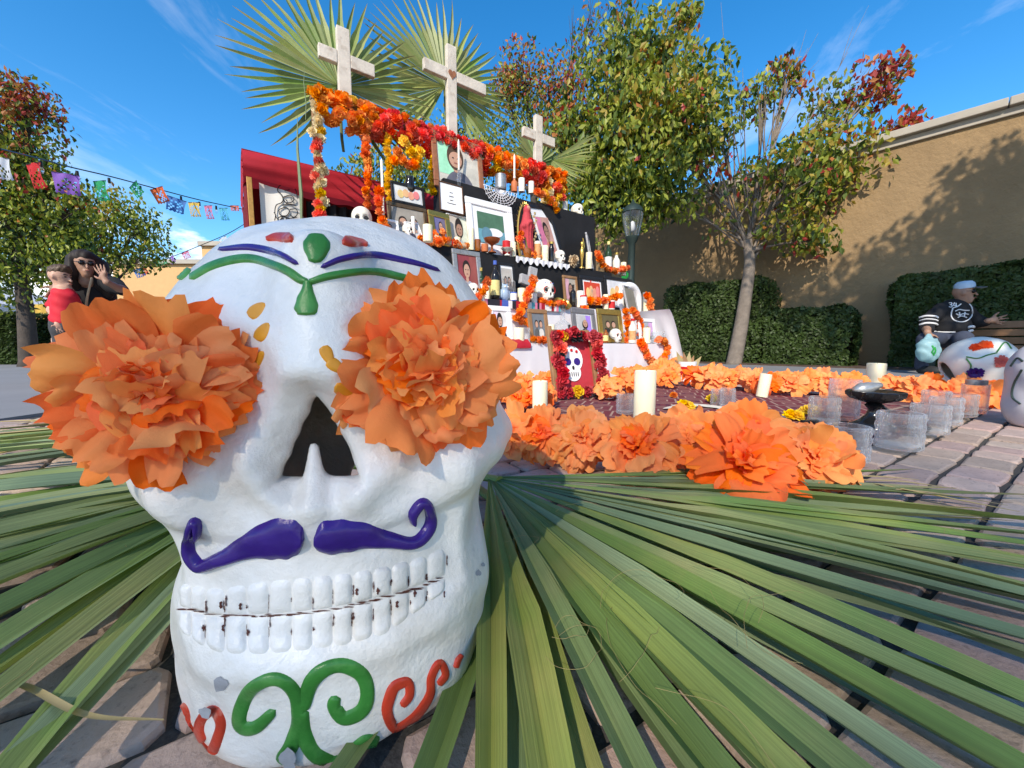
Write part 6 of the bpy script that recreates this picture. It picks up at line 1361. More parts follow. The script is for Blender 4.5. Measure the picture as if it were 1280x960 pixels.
for i in range(46):
    f = i / 46 * 4; s = int(f); q = f - s
    x, z = ((-w / 2 + w * q, h * .9), (w / 2 + .02, h * (.9 - .85 * q)), (w / 2 - w * q, h * .06), (-w / 2 + .03, h * (.06 + .84 * q)))[s]
    mm = 'rose_crimson' if rg.random() < .72 else rg.choice(['rose_red', 'rose_black', 'rose_black', 'marigold_yellow']); sz = rg.uniform(.032, .05)
    if s == 2 and q > .1 and q < .9 and i % 2: continue
    inst('blossom', rg.choice(BL[mm]), rgl, M=Matrix.Translation((x + rg.uniform(-.02, .02), -.035, z + rg.uniform(-.015, .015))) @ blossom_rot(rg, (rg.uniform(-.4, .4), -1, rg.uniform(-.2, .4))) @ Matrix.Diagonal((sz, sz, sz, 1)))
# white bucket with feathers
t, k = gthing('bucket', 'white paper bucket holding brown feathers at the altar corner', 'bucket', 858, 476, 0); mb = MB(); r = 11 / k; h = 24 / k
mb.lathe([(r * .8, 0), (r, h), (r * .94, h), (r * .76, .01), (.001, .01)], 20); mb.build('body', 'white_frame', t, sharp=50); mb = MB(); mb.lathe([(r * .86, h * .3), (r * .96, h * .75)], 20, caps=False, M=Matrix.Diagonal((1.03, 1.03, 1, 1))); mb.build('print_band', 'red_gloss', t)
for i in range(6):
    a = -.9 + .36 * i; L = h * rg.uniform(.7, 1.15); mb = MB(); tip = Vector((math.sin(a) * L, .01 * i, h * .6 + math.cos(a) * L)); b0 = Vector((math.sin(a) * .02, 0, h * .3)); sd = Vector((math.cos(a), 0, -math.sin(a))) * .03; md = b0.lerp(tip, .6)
    mb.add([b0, md + sd, tip, md - sd, b0 + Vector((0, .004, 0)), md + sd + Vector((0, .004, 0)), tip, md - sd], [(0, 1, 2, 3), (7, 6, 5, 4)]); mb.build('feather', 'palm_dry' if i % 2 else 'wood', t, smooth=False)
# ---- two more painted skulls at the rug's end
def pot_sdf(X, Y, Z):
    D = smin(ell(X, Y, Z, (0, .02, .29), (.20, .20, .19)), ell(X, Y, Z, (0, -.03, .12), (.155, .15, .17)), .06)
    D = D + .002 * np.sin(X * 40) * np.sin(Z * 37 + Y * 30); D = smax(D, -Z, .015)
    D = smax(D, -(D + .02), .004)
    return smax(D, -ell(X, Y, Z, (0, .22, .20), (.075, .09, .085)), .015)
pot_me = net_mesh('skull_body', 'ceramic', pot_sdf, (-.23, -.23, -.01), (.23, .25, .50), .006)
def pot_skull(label, loc, rz, s, m, vines, group='painted clay skulls on the paving'):
    me = pot_me.copy(); me.materials[0] = M_(m); t = thing('painted_skull', label, 'skull', loc, rz, group); o = inst('skull_body', me, t, scale=s)
    Mx = Matrix.Translation(loc) @ Matrix.Rotation(rz, 4, 'Z'); bv = BVHTree.FromPolygons([Mx @ (v.co * s) for v in me.vertices], [tuple(p.vertices) for p in me.polygons]); Mi = Mx.inverted()
    for nm, mm, pts, wpx in vines:
        mb = MB(); q = []
        for x, y in [tuple(a) for a in (crom(pts, 6) if len(pts) > 1 else pts)]:
            co, n, _, d = bv.ray_cast(C0, ray(x, y).normalized(), 8)
            if co is not None: q.append((Mi @ (co + n * .002), (Mi.to_3x3() @ n)))
        if len(pts) == 1 and q:
            p, n = q[0]; rr = wpx * (Mx @ p).y / F_PX; mm2 = BL[mm][0] if mm in BL else None; inst(nm, (BL.get(mm) or BL['rose_red'])[0], t, M=axisM(p, n) @ Matrix.Diagonal((rr, rr, rr * .25, 1)))
        elif len(q) > 1: mb.tube([p for p, _ in q], wpx * .5 * (Mx @ q[0][0]).y / F_PX, 6); mb.build(nm, mm, t)
BL['paint_purple'] = [blossom_mesh('paint_purple', 3)]
p = G(1246, 508); pot_skull('white painted skull with red flowers and green vines before the bench', Vector(((1195 - 640) / 480 * 2.32 + .155, 2.32, 0)), R_(66), .82, 'ceramic',
    [('painted_vine', 'paint_green', [(1208, 446), (1222, 448), (1234, 444), (1246, 441)], 1.6), ('painted_vine', 'paint_green', [(1208, 448), (1214, 458), (1208, 468)], 1.6), ('painted_vine', 'paint_green', [(1246, 440), (1256, 428), (1264, 436)], 1.6),
     ('painted_flower', 'rose_red', [(1252, 452)], 8), ('painted_flower', 'rose_red', [(1232, 431)], 7), ('painted_flower', 'rose_red', [(1220, 434)], 6), ('painted_flower', 'paint_purple', [(1219, 466)], 8)])
p = G(1275, 548); pot_skull('grey painted skull with dark scrolls nearest the rug corner', Vector(((1262 - 640) / 480 * (p.y + .17) + .215, p.y + .17, 0)), R_(218), .80, 'ceramic_grey',
    [('painted_vine', 'metal_dark', [(1264, 458), (1272, 448), (1279, 452)], 2.2), ('painted_vine', 'metal_dark', [(1278, 462), (1268, 480), (1266, 496), (1276, 505)], 2.2)])
# ------------------------------------------------------------------ people
def body(parent, name, m, prims, k=.03, h=.012, post=None):
    """one continuous mesh from capsules ('c',a,b,ra,rb) and ellipsoids ('e',c,r) in world space"""
    pts = []
    for q in prims:
        if q[0] == 'c': pts += [(Vector(q[1]), max(q[3], q[4])), (Vector(q[2]), max(q[3], q[4]))]
        else: pts += [(Vector(q[1]), max(q[2]))]
    lo = [min(p[i] - r for p, r in pts) - .03 for i in range(3)]; hi = [max(p[i] + r for p, r in pts) + .03 for i in range(3)]
    def fn(X, Y, Z):
        D = None
        for q in prims:
            d = cap(X, Y, Z, q[1], q[2], q[3], q[4]) if q[0] == 'c' else ell(X, Y, Z, q[1], q[2])
            kk = q[-1] if isinstance(q[-1], float) and ((q[0] == 'c' and len(q) == 6) or (q[0] == 'e' and len(q) == 4)) else k
            D = d if D is None else smin(D, d, kk)
        return post(D, X, Y, Z) if post else D
    me = net_mesh(name, m, fn, lo, hi, h); base = LOC[parent.name][0]
    me.transform(Matrix.Translation(-base)); return inst(name, me, parent)
def hand(p, d, up_, s, spread=.25, curl=.2):
    """palm and five fingers as capsules: p wrist, d finger direction, up_ thumb side"""
    p, d, u = Vector(p), Vector(d).normalized(), Vector(up_); u = (u - d * u.dot(d)).normalized(); n = d.cross(u); out = [('c', p, p + d * .05 * s, .026 * s, .024 * s, .01), ('c', p + d * .05 * s + u * .022 * s, p + d * .07 * s - u * .025 * s, .019 * s, .018 * s, .01)]
    for i, L in enumerate((.070, .078, .072, .056)):
        o = u * (.030 - .021 * i) * s; b = p + d * .082 * s + o; f = (d + u * spread * (.6 - .4 * i)).normalized(); m = b + f * L * .5 * s; e = m + (f - n * curl).normalized() * L * .5 * s
        out += [('c', b, m, .0092 * s, .0085 * s, .004), ('c', m, e, .0085 * s, .007 * s, .004)]
    b = p + d * .03 * s + u * .028 * s; f = (d * .6 + u).normalized(); m = b + f * .038 * s; out += [('c', b, m, .012 * s, .010 * s, .006), ('c', m, m + (f + d * .5).normalized() * .032 * s, .010 * s, .008 * s, .004)]
    return out
def head(c, f, s, tilt=0):
    """skull, jaw, nose, ears; f = facing direction"""
    c = Vector(c); f = Vector(f).normalized(); side = Vector((-f.y, f.x, 0)).normalized(); u = Vector((0, 0, 1))
    return [('e', c + u * .02 * s, (.078 * s, .078 * s, .095 * s)), ('e', c - f * .018 * s + u * .03 * s, (.080 * s, .080 * s, .085 * s)), ('c', c - u * .055 * s + f * .025 * s, c - u * .085 * s + f * .045 * s, .050 * s, .034 * s),
            ('c', c + f * .082 * s + u * .012 * s, c + f * .102 * s - u * .020 * s, .010 * s, .013 * s, .012), ('e', c + f * .070 * s - u * .058 * s, (.024 * s, .024 * s, .013 * s), .012), ('c', c - u * .05 * s - f * .01 * s, c - u * .16 * s - f * .02 * s, .050 * s, .055 * s),
            ('e', c + side * .082 * s, (.016 * s, .020 * s, .030 * s), .008), ('e', c - side * .082 * s, (.016 * s, .020 * s, .030 * s), .008)]
def face_bits(parent, c, f, s, glasses=False):
    c = Vector(c); f = Vector(f).normalized(); side = Vector((-f.y, f.x, 0)).normalized(); u = Vector((0, 0, 1)); base = LOC[parent.name][0]
    for q in (-1, 1):
        mb = MB(); mb.ball(c + f * .074 * s + side * q * .031 * s + u * .018 * s - base, ((.026 * s, .026 * s, .021 * s) if glasses else (.011 * s, .011 * s, .007 * s)), 10, 7); mb.build('glasses_lens' if glasses else 'eye', 'lens_dark', parent)
        mb = MB(); mb.tube([c + f * .083 * s + side * q * .014 * s + u * .042 * s - base, c + f * .072 * s + side * q * .048 * s + u * .044 * s - base], .005 * s, 5); mb.build('eyebrow', 'hair', parent)
    if glasses:
        mb = MB(); mb.tube([c + f * .082 * s + side * .08 * s + u * .022 * s - f * .06 * s - base, c + f * .075 * s + side * .05 * s + u * .024 * s - base, c + f * .096 * s + u * .022 * s - base, c + f * .075 * s - side * .05 * s + u * .024 * s - base, c + f * .082 * s - side * .08 * s + u * .022 * s - f * .06 * s - base], .004 * s, 5); mb.build('glasses_frame', 'black_gloss', parent)
    mb = MB(); mb.ball(c + f * .086 * s - u * .052 * s - base, (.024 * s, .014 * s, .006 * s), 10, 6); mb.build('mouth', 'lips', parent)

# boy
BY = 3.55; b = lambda x, y, dy=0.0: P(x, y, BY + dy)
boy = thing('person', 'child in a red T-shirt with a hand in the trouser pocket', 'person', (b(80, 430).x, BY, 0))
hc = b(76, 347); fd = Vector((.97, .12, -.2))
body(boy, 'body', 'skin', head(hc, fd, .82) + [('c', b(80, 366), b(82, 395), .070, .080), ('c', b(66, 375), b(64, 388, -.02), .030, .026), ('c', b(64, 388, -.02), b(72, 404, -.08), .026, .020)] + hand(b(72, 404, -.08), (.45, -.2, -.8), (-.2, -1, 0), .7) +
     [('c', b(96, 376, .05), b(99, 392, .03), .030, .025), ('c', b(99, 392, .03), b(96, 404, -.03), .025, .020)] + [('c', b(74, 425), (b(74, 425).x, BY, .05), .05, .035), ('c', b(92, 425), (b(92, 425).x, BY + .04, .05), .05, .035)], .025, .0105)
body(boy, 'shirt', 'red_fabric', [('c', b(80, 369), b(82, 402), .082, .096), ('e', b(82, 398), (.102, .085, .075)), ('c', b(73, 369), b(65, 381), .044, .042), ('c', b(88, 370), b(97, 382, .05), .044, .040), ('c', b(81, 363), b(80, 368), .045, .055)], .03, .012, lambda D, X, Y, Z: np.maximum(D, b(82, 404).z - .005 - Z) + .003 * np.sin(Z * 70 + X * 30))
body(boy, 'trousers', 'grey_fabric', [('c', b(81, 403), b(83, 410), .095, .098), ('c', b(76, 408), (b(75, 408).x, BY, .50), .072, .062), ('c', (b(75, 408).x, BY, .50), (b(75, 408).x, BY, .10), .062, .05), ('c', b(90, 408), (b(91, 408).x, BY + .03, .50), .072, .062), ('c', (b(91, 408).x, BY + .03, .50), (b(91, 408).x, BY + .03, .10), .062, .05)], .03, .013)
body(boy, 'hair', 'hair_brown', [('e', hc + Vector((-.012, .004, .056)), (.076, .076, .060)), ('e', hc + Vector((.035, .0, .082)), (.052, .052, .034)), ('e', hc + Vector((-.048, .0, .015)), (.044, .052, .06))], .02, .0075, lambda D, X, Y, Z: D + .004 * np.sin(X * 160 + Y * 90) * np.sin(Z * 110))
face_bits(boy, hc, fd, .82)
for x, dy in ((73, 0), (92, .03)): mb = MB(); q = Vector((b(x, 408).x, BY + dy, 0)) - LOC[boy.name][0]; mb.ball(q + Vector((.03, -.03, .045)), (.075, .06, .045), 10, 7); mb.build('shoe', 'white_frame', boy)
# woman
WY = 3.85; w_ = lambda x, y, dy=0.0: P(x, y, WY + dy)
wom = thing('person', 'long haired person in black with sunglasses raising an open hand beside the child', 'person', (w_(118, 430).x, WY, 0))
hc = w_(106, 331, -.12); fd = Vector((.82, -.56, -.15))
body(wom, 'body', 'skin_dark', head(hc, fd, .95) + [('c', w_(113, 352), w_(120, 400, .1), .12, .13), ('c', w_(92, 352, .02), w_(78, 352, -.14), .045, .04), ('c', w_(78, 352, -.14), w_(71, 357, -.22), .038, .028)] + hand(w_(72, 356, -.23), (-.05, -.35, -.9), (-.5, -.6, .2), .98, .35) +
     [('c', w_(136, 355), w_(152, 362, -.14), .042, .038), ('c', w_(152, 362, -.14), w_(134, 353, -.28), .036, .026)] + hand(w_(133, 352, -.28), (-.28, -.1, .95), (-1, 0, -.1), 1.0, .45, .1), .03, .0105)
body(wom, 'dress', 'black_fabric', [('c', w_(108, 349), w_(118, 372, .05), .135, .15), ('c', w_(118, 372, .05), w_(120, 405, .12), .15, .17), ('c', w_(120, 405, .12), (w_(121, 405).x, WY + .1, .45), .17, .19), ('c', w_(100, 346), w_(84, 351, -.08), .075, .058), ('c', w_(122, 347), w_(142, 357, -.04), .085, .07), ('c', w_(142, 357, -.04), w_(152, 362, -.13), .07, .055)], .05, .014, lambda D, X, Y, Z: D + .004 * np.sin(X * 40 + Z * 25))
body(wom, 'trousers', 'black_fabric', [('c', (w_(114, 420).x, WY + .08, .6), (w_(113, 420).x, WY + .04, .1), .1, .06), ('c', (w_(128, 420).x, WY + .12, .6), (w_(129, 420).x, WY + .12, .1), .1, .06)], .03, .014)
for x, dy in ((113, .02), (129, .1)): mb = MB(); mb.ball(Vector((w_(x, 420).x, WY + dy - .05, .045)) - LOC[wom.name][0], (.05, .12, .05), 10, 7); mb.build('shoe', 'shoe', wom)
hf = Vector((.82, -.56, 0)); hs_ = Vector((.56, .82, 0))
body(wom, 'hair', 'hair', [('e', hc - hf * .018 + Vector((0, 0, .066)), (.090, .090, .078)), ('c', hc - hs_ * .080 - hf * .01 + Vector((0, 0, .05)), hc - hs_ * .095 + hf * .0 - Vector((0, 0, .08)), .036, .042), ('c', hc + hs_ * .080 - hf * .01 + Vector((0, 0, .05)), hc + hs_ * .098 - Vector((0, 0, .08)), .036, .045), ('c', hc - hs_ * .095 - Vector((0, 0, .08)), w_(97, 362, -.08), .042, .046), ('c', hc + hs_ * .098 - Vector((0, 0, .08)), w_(124, 356, -.03), .045, .05), ('c', w_(124, 352, -.02), w_(136, 368, .03), .055, .04), ('c', hc + Vector((0, .1, 0)), w_(112, 372, .12), .09, .08), ('c', w_(98, 362, -.06), w_(101, 385, -.05), .045, .03)], .03, .011, lambda D, X, Y, Z: D + .004 * np.sin(X * 130 + Z * 12))
face_bits(wom, hc, fd, .95, True)
mb = MB(); q = LOC[wom.name][0]; mb.tube([w_(115, 347, -.15) - q, w_(112, 358, -.17) - q, w_(109, 372, -.15) - q, w_(107, 386, -.13) - q], .011, 6, flat=.4); mb.build('bag_strap', 'beige', wom)
# man on the bench
MY = 4.85; q_ = lambda x, y, dy=0.0: P(x, y, MY + dy)
man = thing('person', 'seated person in a black sports jersey and pale cap holding a plastic bag', 'person', (q_(1180, 463).x, MY, 0))
hc = q_(1205, 367, -.05); fd = Vector((.60, -.80, -.02))
body(man, 'body', 'skin_dark', head(hc, fd, 1.02) + [('c', q_(1192, 390), q_(1186, 424), .12, .13), ('c', q_(1158, 411, -.14), q_(1159, 415, -.42), .042, .032)] + hand(q_(1159, 415, -.42), (.05, -.25, -1), (1, -.3, 0), 1.05, .1, .9) +
     [('c', q_(1226, 404, -.05), q_(1236, 401, -.12), .042, .032)] + hand(q_(1235, 401, -.12), (.95, -.25, .05), (.1, -.2, 1), 1.2, .5, .15), .03, .012)
body(man, 'jersey', 'black_fabric', [('c', q_(1190, 390), q_(1188, 412), .155, .165), ('e', q_(1188, 409, -.02), (.19, .16, .14)), ('c', q_(1176, 387), q_(1161, 400, -.04), .080, .075), ('c', q_(1161, 400, -.04), q_(1158, 412, -.14), .078, .068), ('c', q_(1206, 388), q_(1219, 402, 0), .080, .072), ('c', q_(1219, 402, 0), q_(1231, 403, -.08), .070, .056), ('c', q_(1198, 382), q_(1197, 388), .07, .10)], .04, .016, lambda D, X, Y, Z: D + .005 * np.sin(X * 35 + Z * 30))
body(man, 'jeans', 'denim', [('e', q_(1187, 423, .02), (.19, .17, .12)), ('c', q_(1181, 425), q_(1158, 424, -.36), .095, .078), ('c', q_(1158, 424, -.36), (q_(1157, 425, -.36).x, MY - .34, .10), .075, .058), ('c', q_(1194, 425), q_(1204, 423, -.40), .095, .078), ('c', q_(1204, 423, -.40), (q_(1198, 425, -.36).x, MY - .34, .10), .075, .058)], .04, .016)
for x in (q_(1157, 425, -.36).x, q_(1198, 425, -.36).x):
    mb = MB(); mb.ball(Vector((x, MY - .43, .055)) - LOC[man.name][0], (.055, .14, .055), 12, 8); mb.build('shoe', 'shoe', man)
face_bits(man, hc, fd, 1.02, True)
base = LOC[man.name][0]; mb = MB(); f = fd.normalized(); side = Vector((-f.y, f.x, 0))
Mh = axisM(hc - base + Vector((0, 0, .055)), Vector((0, 0, 1)) - f * .08, f); mb.lathe([(.088, 0), (.091, .03), (.086, .065), (.064, .09), (.001, .1)], 22, M=Mh); mb.build('cap', 'pale_blue', man, sharp=60)
mb = MB(); mb.grid(lambda a, b_: (.085 + .095 * b_ * (1 - (2 * a - 1) ** 2 * .55), (a - .5) * .17, .008 - .012 * b_), 8, 4, M=Mh); mb.grid(lambda a, b_: (.085 + .095 * b_ * (1 - (2 * a - 1) ** 2 * .55), (a - .5) * .17, .002 - .012 * b_), 8, 4, M=Mh); mb.build('cap_peak', 'pale_blue', man, sharp=None)
# jersey print: number, shield and stripes, laid on the cloth
jm = next(o for o in man.children if o.name.startswith('jersey')); jb = BVHTree.FromPolygons([v.co + base for v in jm.data.vertices], [tuple(p.vertices) for p in jm.data.polygons])
def jprint(name, m, pts, wpx, closed=False):
    q = []
    for x, y in [tuple(a) for a in crom(pts, 5)]:
        co, n, _, d = jb.ray_cast(C0, ray(x, y).normalized(), 20)
        if co is not None: q.append(co + n * .003 - base)
    if len(q) > 1: mb = MB(); mb.tube(q, wpx * .5 * MY / F_PX, 6, flat=1); o = mb.build(name, m, jm); return o
jprint('shield_outline', 'white_fabric', [(1191, 385), (1189, 393), (1191, 399), (1197, 402), (1205, 402), (1212, 398), (1215, 391), (1214, 384), (1211, 380)], 1.3)
jprint('shield_outline', 'white_fabric', [(1191, 385), (1197, 383), (1201, 380)], 1.2)
for pts in ([(1194, 389), (1199, 387), (1205, 388), (1211, 388)], [(1195, 392), (1199, 394), (1204, 392), (1210, 393)], [(1197, 397), (1202, 395), (1208, 397)], [(1199, 390), (1200, 395)], [(1206, 390), (1205, 396)]): jprint('shield_print', 'white_fabric', pts, 1.2)
jprint('number_three', 'white_fabric', [(1186, 379), (1189, 378.5), (1189.5, 380.5), (1187.5, 381), (1190, 382), (1189, 384), (1186, 383.5)], 1.0); jprint('number_four', 'white_fabric', [(1193, 378.5), (1192, 382), (1196, 382)], 1.0); jprint('number_four', 'white_fabric', [(1195, 379), (1195, 384)], 1.0)
for y in (395, 399, 404): jprint('sleeve_stripe', 'white_fabric', [(1150, y + 2), (1158, y), (1168, y + .5), (1172, y + 2)], 2.2 if y != 399 else 1.4)
for y in (408, 413): jprint('sleeve_stripe', 'white_fabric', [(1210, y + 1), (1214, y), (1218, y + 1)], 3)
jprint('hem_stripe', 'white_fabric', [(1168, 414), (1180, 415), (1194, 415)], 1.4)
bg_ = thing('plastic_bag', 'pale turquoise plastic shopping bag with green print hanging from a hand', 'bag', q_(1160, 452, -.5)); bb = LOC[bg_.name][0]
def bagfn(D, X, Y, Z): return D + .008 * np.sin(X * 60 + Z * 25) * np.sin(Z * 45 + 1)
body(bg_, 'sack', 'bag', [('e', q_(1160, 439, -.5), (.115, .085, .13)), ('c', q_(1158, 430, -.5), q_(1159, 421, -.48), .07, .02), ('c', q_(1163, 432, -.5), q_(1170, 424, -.49), .05, .02)], .04, .013, bagfn)
body(bg_, 'handle', 'bag', [('c', q_(1157, 424, -.5), q_(1160, 418, -.46), .02, .012), ('c', q_(1164, 424, -.5), q_(1162, 418, -.46), .02, .012)], .01, .009)
mb = MB(); s_o = next(o for o in bg_.children if o.name.startswith('sack')); s_b = BVHTree.FromPolygons([v.co + bb for v in s_o.data.vertices], [tuple(p.vertices) for p in s_o.data.polygons])
for pts in ([(1165, 432), (1167, 436), (1165, 440), (1167, 444)], [(1168, 434), (1169, 438), (1168, 442)]):
    q = [s_b.ray_cast(C0, ray(*a).normalized(), 20) for a in pts]; q = [a[0] + a[1] * .003 - bb for a in q if a[0] is not None]
    if len(q) > 1: mb.tube(q, .009, 5)
mb.build('print', 'green_paper', s_o)
# bench
bp = q_(1196, 432, .1); ba = math.atan2(-W_D.y, -W_D.x)
bench = thing('bench', 'slatted wooden park bench in front of the dark hedge', 'bench', (bp.x, bp.y, 0), ba); sgn = 1
for z, y in ((.30, .16), (.40, .19), (.50, .215), (.60, .24)): mb = MB(); mb.box((.75, y, z), (2.1, .03, .085)); mb.build('back_slat', 'bench_wood', bench, smooth=False, bevel=.006)
for y in (-.22, -.12, -.02, .08): mb = MB(); mb.box((.75, y, .275), (2.1, .085, .03)); mb.build('seat_slat', 'bench_wood', bench, smooth=False, bevel=.006)
for x in (-.2, 1.7):
    mb = MB(); mb.box((x, -.05, .13), (.06, .4, .255)); mb.box((x, .22, .45), (.055, .04, .42)); mb.build('leg', 'metal_dark', bench, smooth=False, bevel=.006)
# ------------------------------------------------------------------ red booth, bunting, canopy, far building, lamp
VT = 2.3
p0 = APT(309, 250, VT); booth = athing('red_booth', 'red fabric booth with black curtain beside the altar', 'stall', Vector((p0.x, VT, 0)))
def bx(x, y, v=VT): q = APT(x, y, v); return Vector((q.x - p0.x, q.y - VT, q.z))
zt, zb_ = bx(310, 190).z, bx(310, 222).z; wd = 2.6; dp = 1.3
mb = MB(); rb_ = random.Random(6)
def val(a, b): return (wd * a - .02, -.03 - .02 * math.sin(a * 9 + b * 3) - .03 * math.sin(math.pi * b) + .003 * math.sin(b * 17 + a * 9), zt + (zb_ - zt) * b - .04 * math.sin(math.pi * a) * b)
mb.grid(val, 40, 14); mb.grid(lambda a, b: (-.02 - .012 * math.sin(b * 22), dp * a, zt + (zb_ - zt) * b), 12, 8); mb.grid(lambda a, b: (wd * a - .02, -.03 + dp * b, zt + .01 + .10 * math.sin(math.pi * b)), 12, 8); mb.build('valance', 'cloth_red', booth, sharp=None)
mb = MB(); mb.grid(lambda a, b: (.02 * math.sin(a * 20) - .0, dp * a, zb_ * (1 - b) + .02), 16, 4); mb.build('side_curtain', 'cloth_red_dark', booth, sharp=None)
mb = MB(); mb.grid(lambda a, b: (.0 + wd * a, .35 + .03 * math.sin(a * 60), zb_ * (1 - b) + .03), 80, 3); mb.build('back_curtain', 'cloth_red_dark', booth, sharp=None)
xk0, xk1 = bx(385, 260).x, bx(462, 260).x
mb = MB(); mb.grid(lambda a, b: (xk0 + (xk1 - xk0) * a, .12 + .03 * math.sin(a * 38), (zb_ - .1) * (1 - b) + .03), 60, 3); mb.build('black_curtain', 'cloth_black', booth, sharp=None)
mat('brass_pole', (.50, .26, .07), rough=.45, metal=.3, var=.25, vscale=30)
for x in (bx(313, 250).x, bx(313, 250).x + wd - .1): mb = MB(); mb.box((x, -.01, zb_ / 2 + .02), (.045, .045, zb_ + .03)); mb.build('pole', 'brass_pole', booth, smooth=False, bevel=.004)
# banner with an ink drawing of a squatting figure
bn = athing('banner', 'white cloth banner with a black ink drawing of a squatting figure', 'banner', Vector((p0.x, VT, 0))); bz0, bz1 = bx(350, 288).z - .25, bx(330, 228).z; x0, x1 = bx(326, 260).x, bx(379, 260).x
mb = MB(); mb.grid(lambda a, b: (x0 + (x1 - x0) * a, .035 + .010 * math.sin(a * 8), bz0 + (bz1 - bz0 - .05 * a) * b), 16, 8); mb.build('cloth', 'banner', bn, sharp=None)
def ink(pts, w=.9):
    mb = MB(); mb.tube([bx(*[float(q) for q in p]) + Vector((0, .018, 0)) for p in crom(pts, 6)], w / ppm(APT(350, 250, VT)) * .5, 5); mb.build('ink_line', 'ink', bn)
Zb = lambda p: (280 + p[0] / 2.909, p[1] / 2.909)
for pts in ([(205, 700), (195, 690), (205, 672), (240, 668), (262, 690), (268, 720)], [(205, 700), (215, 720), (210, 735), (190, 745), (186, 775), (200, 800), (230, 808), (268, 805)], [(215, 715), (240, 708), (255, 718), (248, 732), (228, 735), (216, 725)], [(212, 745), (235, 740), (262, 745)], [(200, 760), (225, 752), (238, 765), (228, 782), (205, 780), (200, 762)], [(240, 760), (262, 758), (268, 775), (255, 788), (240, 778)], [(196, 790), (215, 785), (240, 792), (266, 788)], [(222, 690), (240, 688)], [(185, 800), (188, 780), (182, 770)], [(225, 722), (228, 728)], [(244, 720), (246, 726)], [(205, 800), (212, 790), (222, 800), (232, 790), (244, 802)]): ink([Zb(p) for p in pts], 1.1)
# bunting
def flag(label, x, y, Y, w, h, m, ang=0, wind=.3, seed=0):
    p = P(x, y, Y); k = F_PX / Y; ww, hh = w / k, h / k; r = random.Random(seed); t = thing('paper_flag', label, 'bunting', p, rot=(0, R_(ang), r.uniform(-.5, .5)), group='cut paper flags on the string')
    nu, nv = 9, 9; mb = MB(); V = []; Fc = []
    for j in range(nv + 1):
        for i in range(nu + 1):
            a, b = i / nu, j / nv; V.append(((a - .5) * ww * (1 - .12 * b), wind * hh * b * b * .6 + .04 * hh * math.sin(a * 9 + b * 4), -hh * b * (1 - .08 * abs(math.sin(a * math.pi * 4.5)) * (b > .9))))
    holes = {(i, j) for i in range(1, nu - 1) for j in range(2, nv - 1) if (i + j) % 2 == 0 and r.random() < .72}
    Fc = [(j * (nu + 1) + i, j * (nu + 1) + i + 1, (j + 1) * (nu + 1) + i + 1, (j + 1) * (nu + 1) + i) for j in range(nv) for i in range(nu) if (i, j) not in holes]
    mb.add(V, Fc); mb.build('cut_paper', m, t, sharp=None); mb = MB(); mb.tube([(-ww / 2, 0, 0), (ww / 2, 0, .0)], .004, 5); mb.build('hem_thread', 'ink', t)
for nm, c in (('flag_red', (.70, .03, .03)), ('flag_purple', (.30, .13, .55)), ('flag_green', (.03, .40, .17)), ('flag_orange', (.85, .16, .05)), ('flag_blue', (.05, .20, .55)), ('flag_yellow', (.80, .55, .12)), ('flag_pink', (.75, .22, .35)), ('flag_teal', (.10, .50, .65)), ('flag_white', (.72, .75, .78))): mat(nm, c, rough=.6, transl=.4, var=.05)
def bY(x): return 4.6 + max(0, x) / 300 * 4.4
for i, (x, y, w, h, nm, a) in enumerate(((1, 197, 14, 24, 'white', 0), (41, 204, 33, 27, 'red', 4), (82, 217, 24, 23, 'purple', 2), (124, 226, 22, 22, 'green', 3), (166, 230, 15, 15, 'green', -30), (195, 235, 15, 17, 'orange', -20), (221, 248, 20, 16, 'blue', 16), (242, 253, 16, 16, 'yellow', 4), (260, 257, 13, 15, 'pink', 4), (279, 260, 11, 14, 'teal', 0), (293, 257, 10, 6, 'orange', 0))):
    flag('%s cut paper flag on the string of bulbs%s' % (nm, {3: ' with a square grid cut', 4: ' crumpled by the wind', 5: ' crumpled beside the green one', 10: ', tiny one beside the red booth', 1: ' in front of the large tree'}.get(i, '')), x, y, bY(x), w, h, 'flag_' + nm, a, .35, i)
lt = thing('light_string', 'dark cable with hanging clear bulbs crossing above the people', 'string lights', P(85, 208, bY(85))); q = LOC[lt.name][0]
mb = MB(); mb.tube([P(x, y, bY(x)) - q for x, y in [tuple(a) for a in crom([(-40, 176), (0, 186), (45, 197), (85, 208), (140, 221), (200, 237), (250, 250), (306, 262)], 5)]], .010, 5); mb.build('cable', 'black_frame', lt)
for x, y in ((96, 212), (136, 221), (226, 244), (249, 251), (270, 256), (175, 231), (50, 199)):
    c = P(x, y, bY(x)) - q; mb = MB(); mb.lathe([(.018, -.02), (.020, -.09), (.016, -.10)], 10, c=c); mb.build('socket', 'black_frame', lt); mb = MB(); mb.ball(c + Vector((0, 0, -.135)), (.028, .028, .045), 10, 7); mb.build('bulb', 'glass', lt)
for i, (x, y, w, h, nm) in enumerate(((172, 336, 13, 10, 'blue'), (178, 335, 10, 8, 'red'), (200, 325, 14, 6, 'green'), (214, 321, 11, 8, 'purple'), (231, 315, 10, 8, 'pink'), (278, 297, 12, 8, 'white'))): flag('small %s paper flag on the lower string before the orange building' % nm, x, y, 10.5, w, h, 'flag_' + nm, -18, .3, 40 + i)
lt = thing('cord', 'thin cord of the lower bunting before the orange building', 'cord', P(165, 342, 10.5)); q = LOC[lt.name][0]; mb = MB(); mb.tube([P(x, y, 10.5) - q for x, y in [tuple(a) for a in crom([(150, 346), (175, 336), (215, 321), (250, 307), (285, 292), (312, 276)], 4)]], .009, 5); mb.build('strand', 'black_frame', lt)
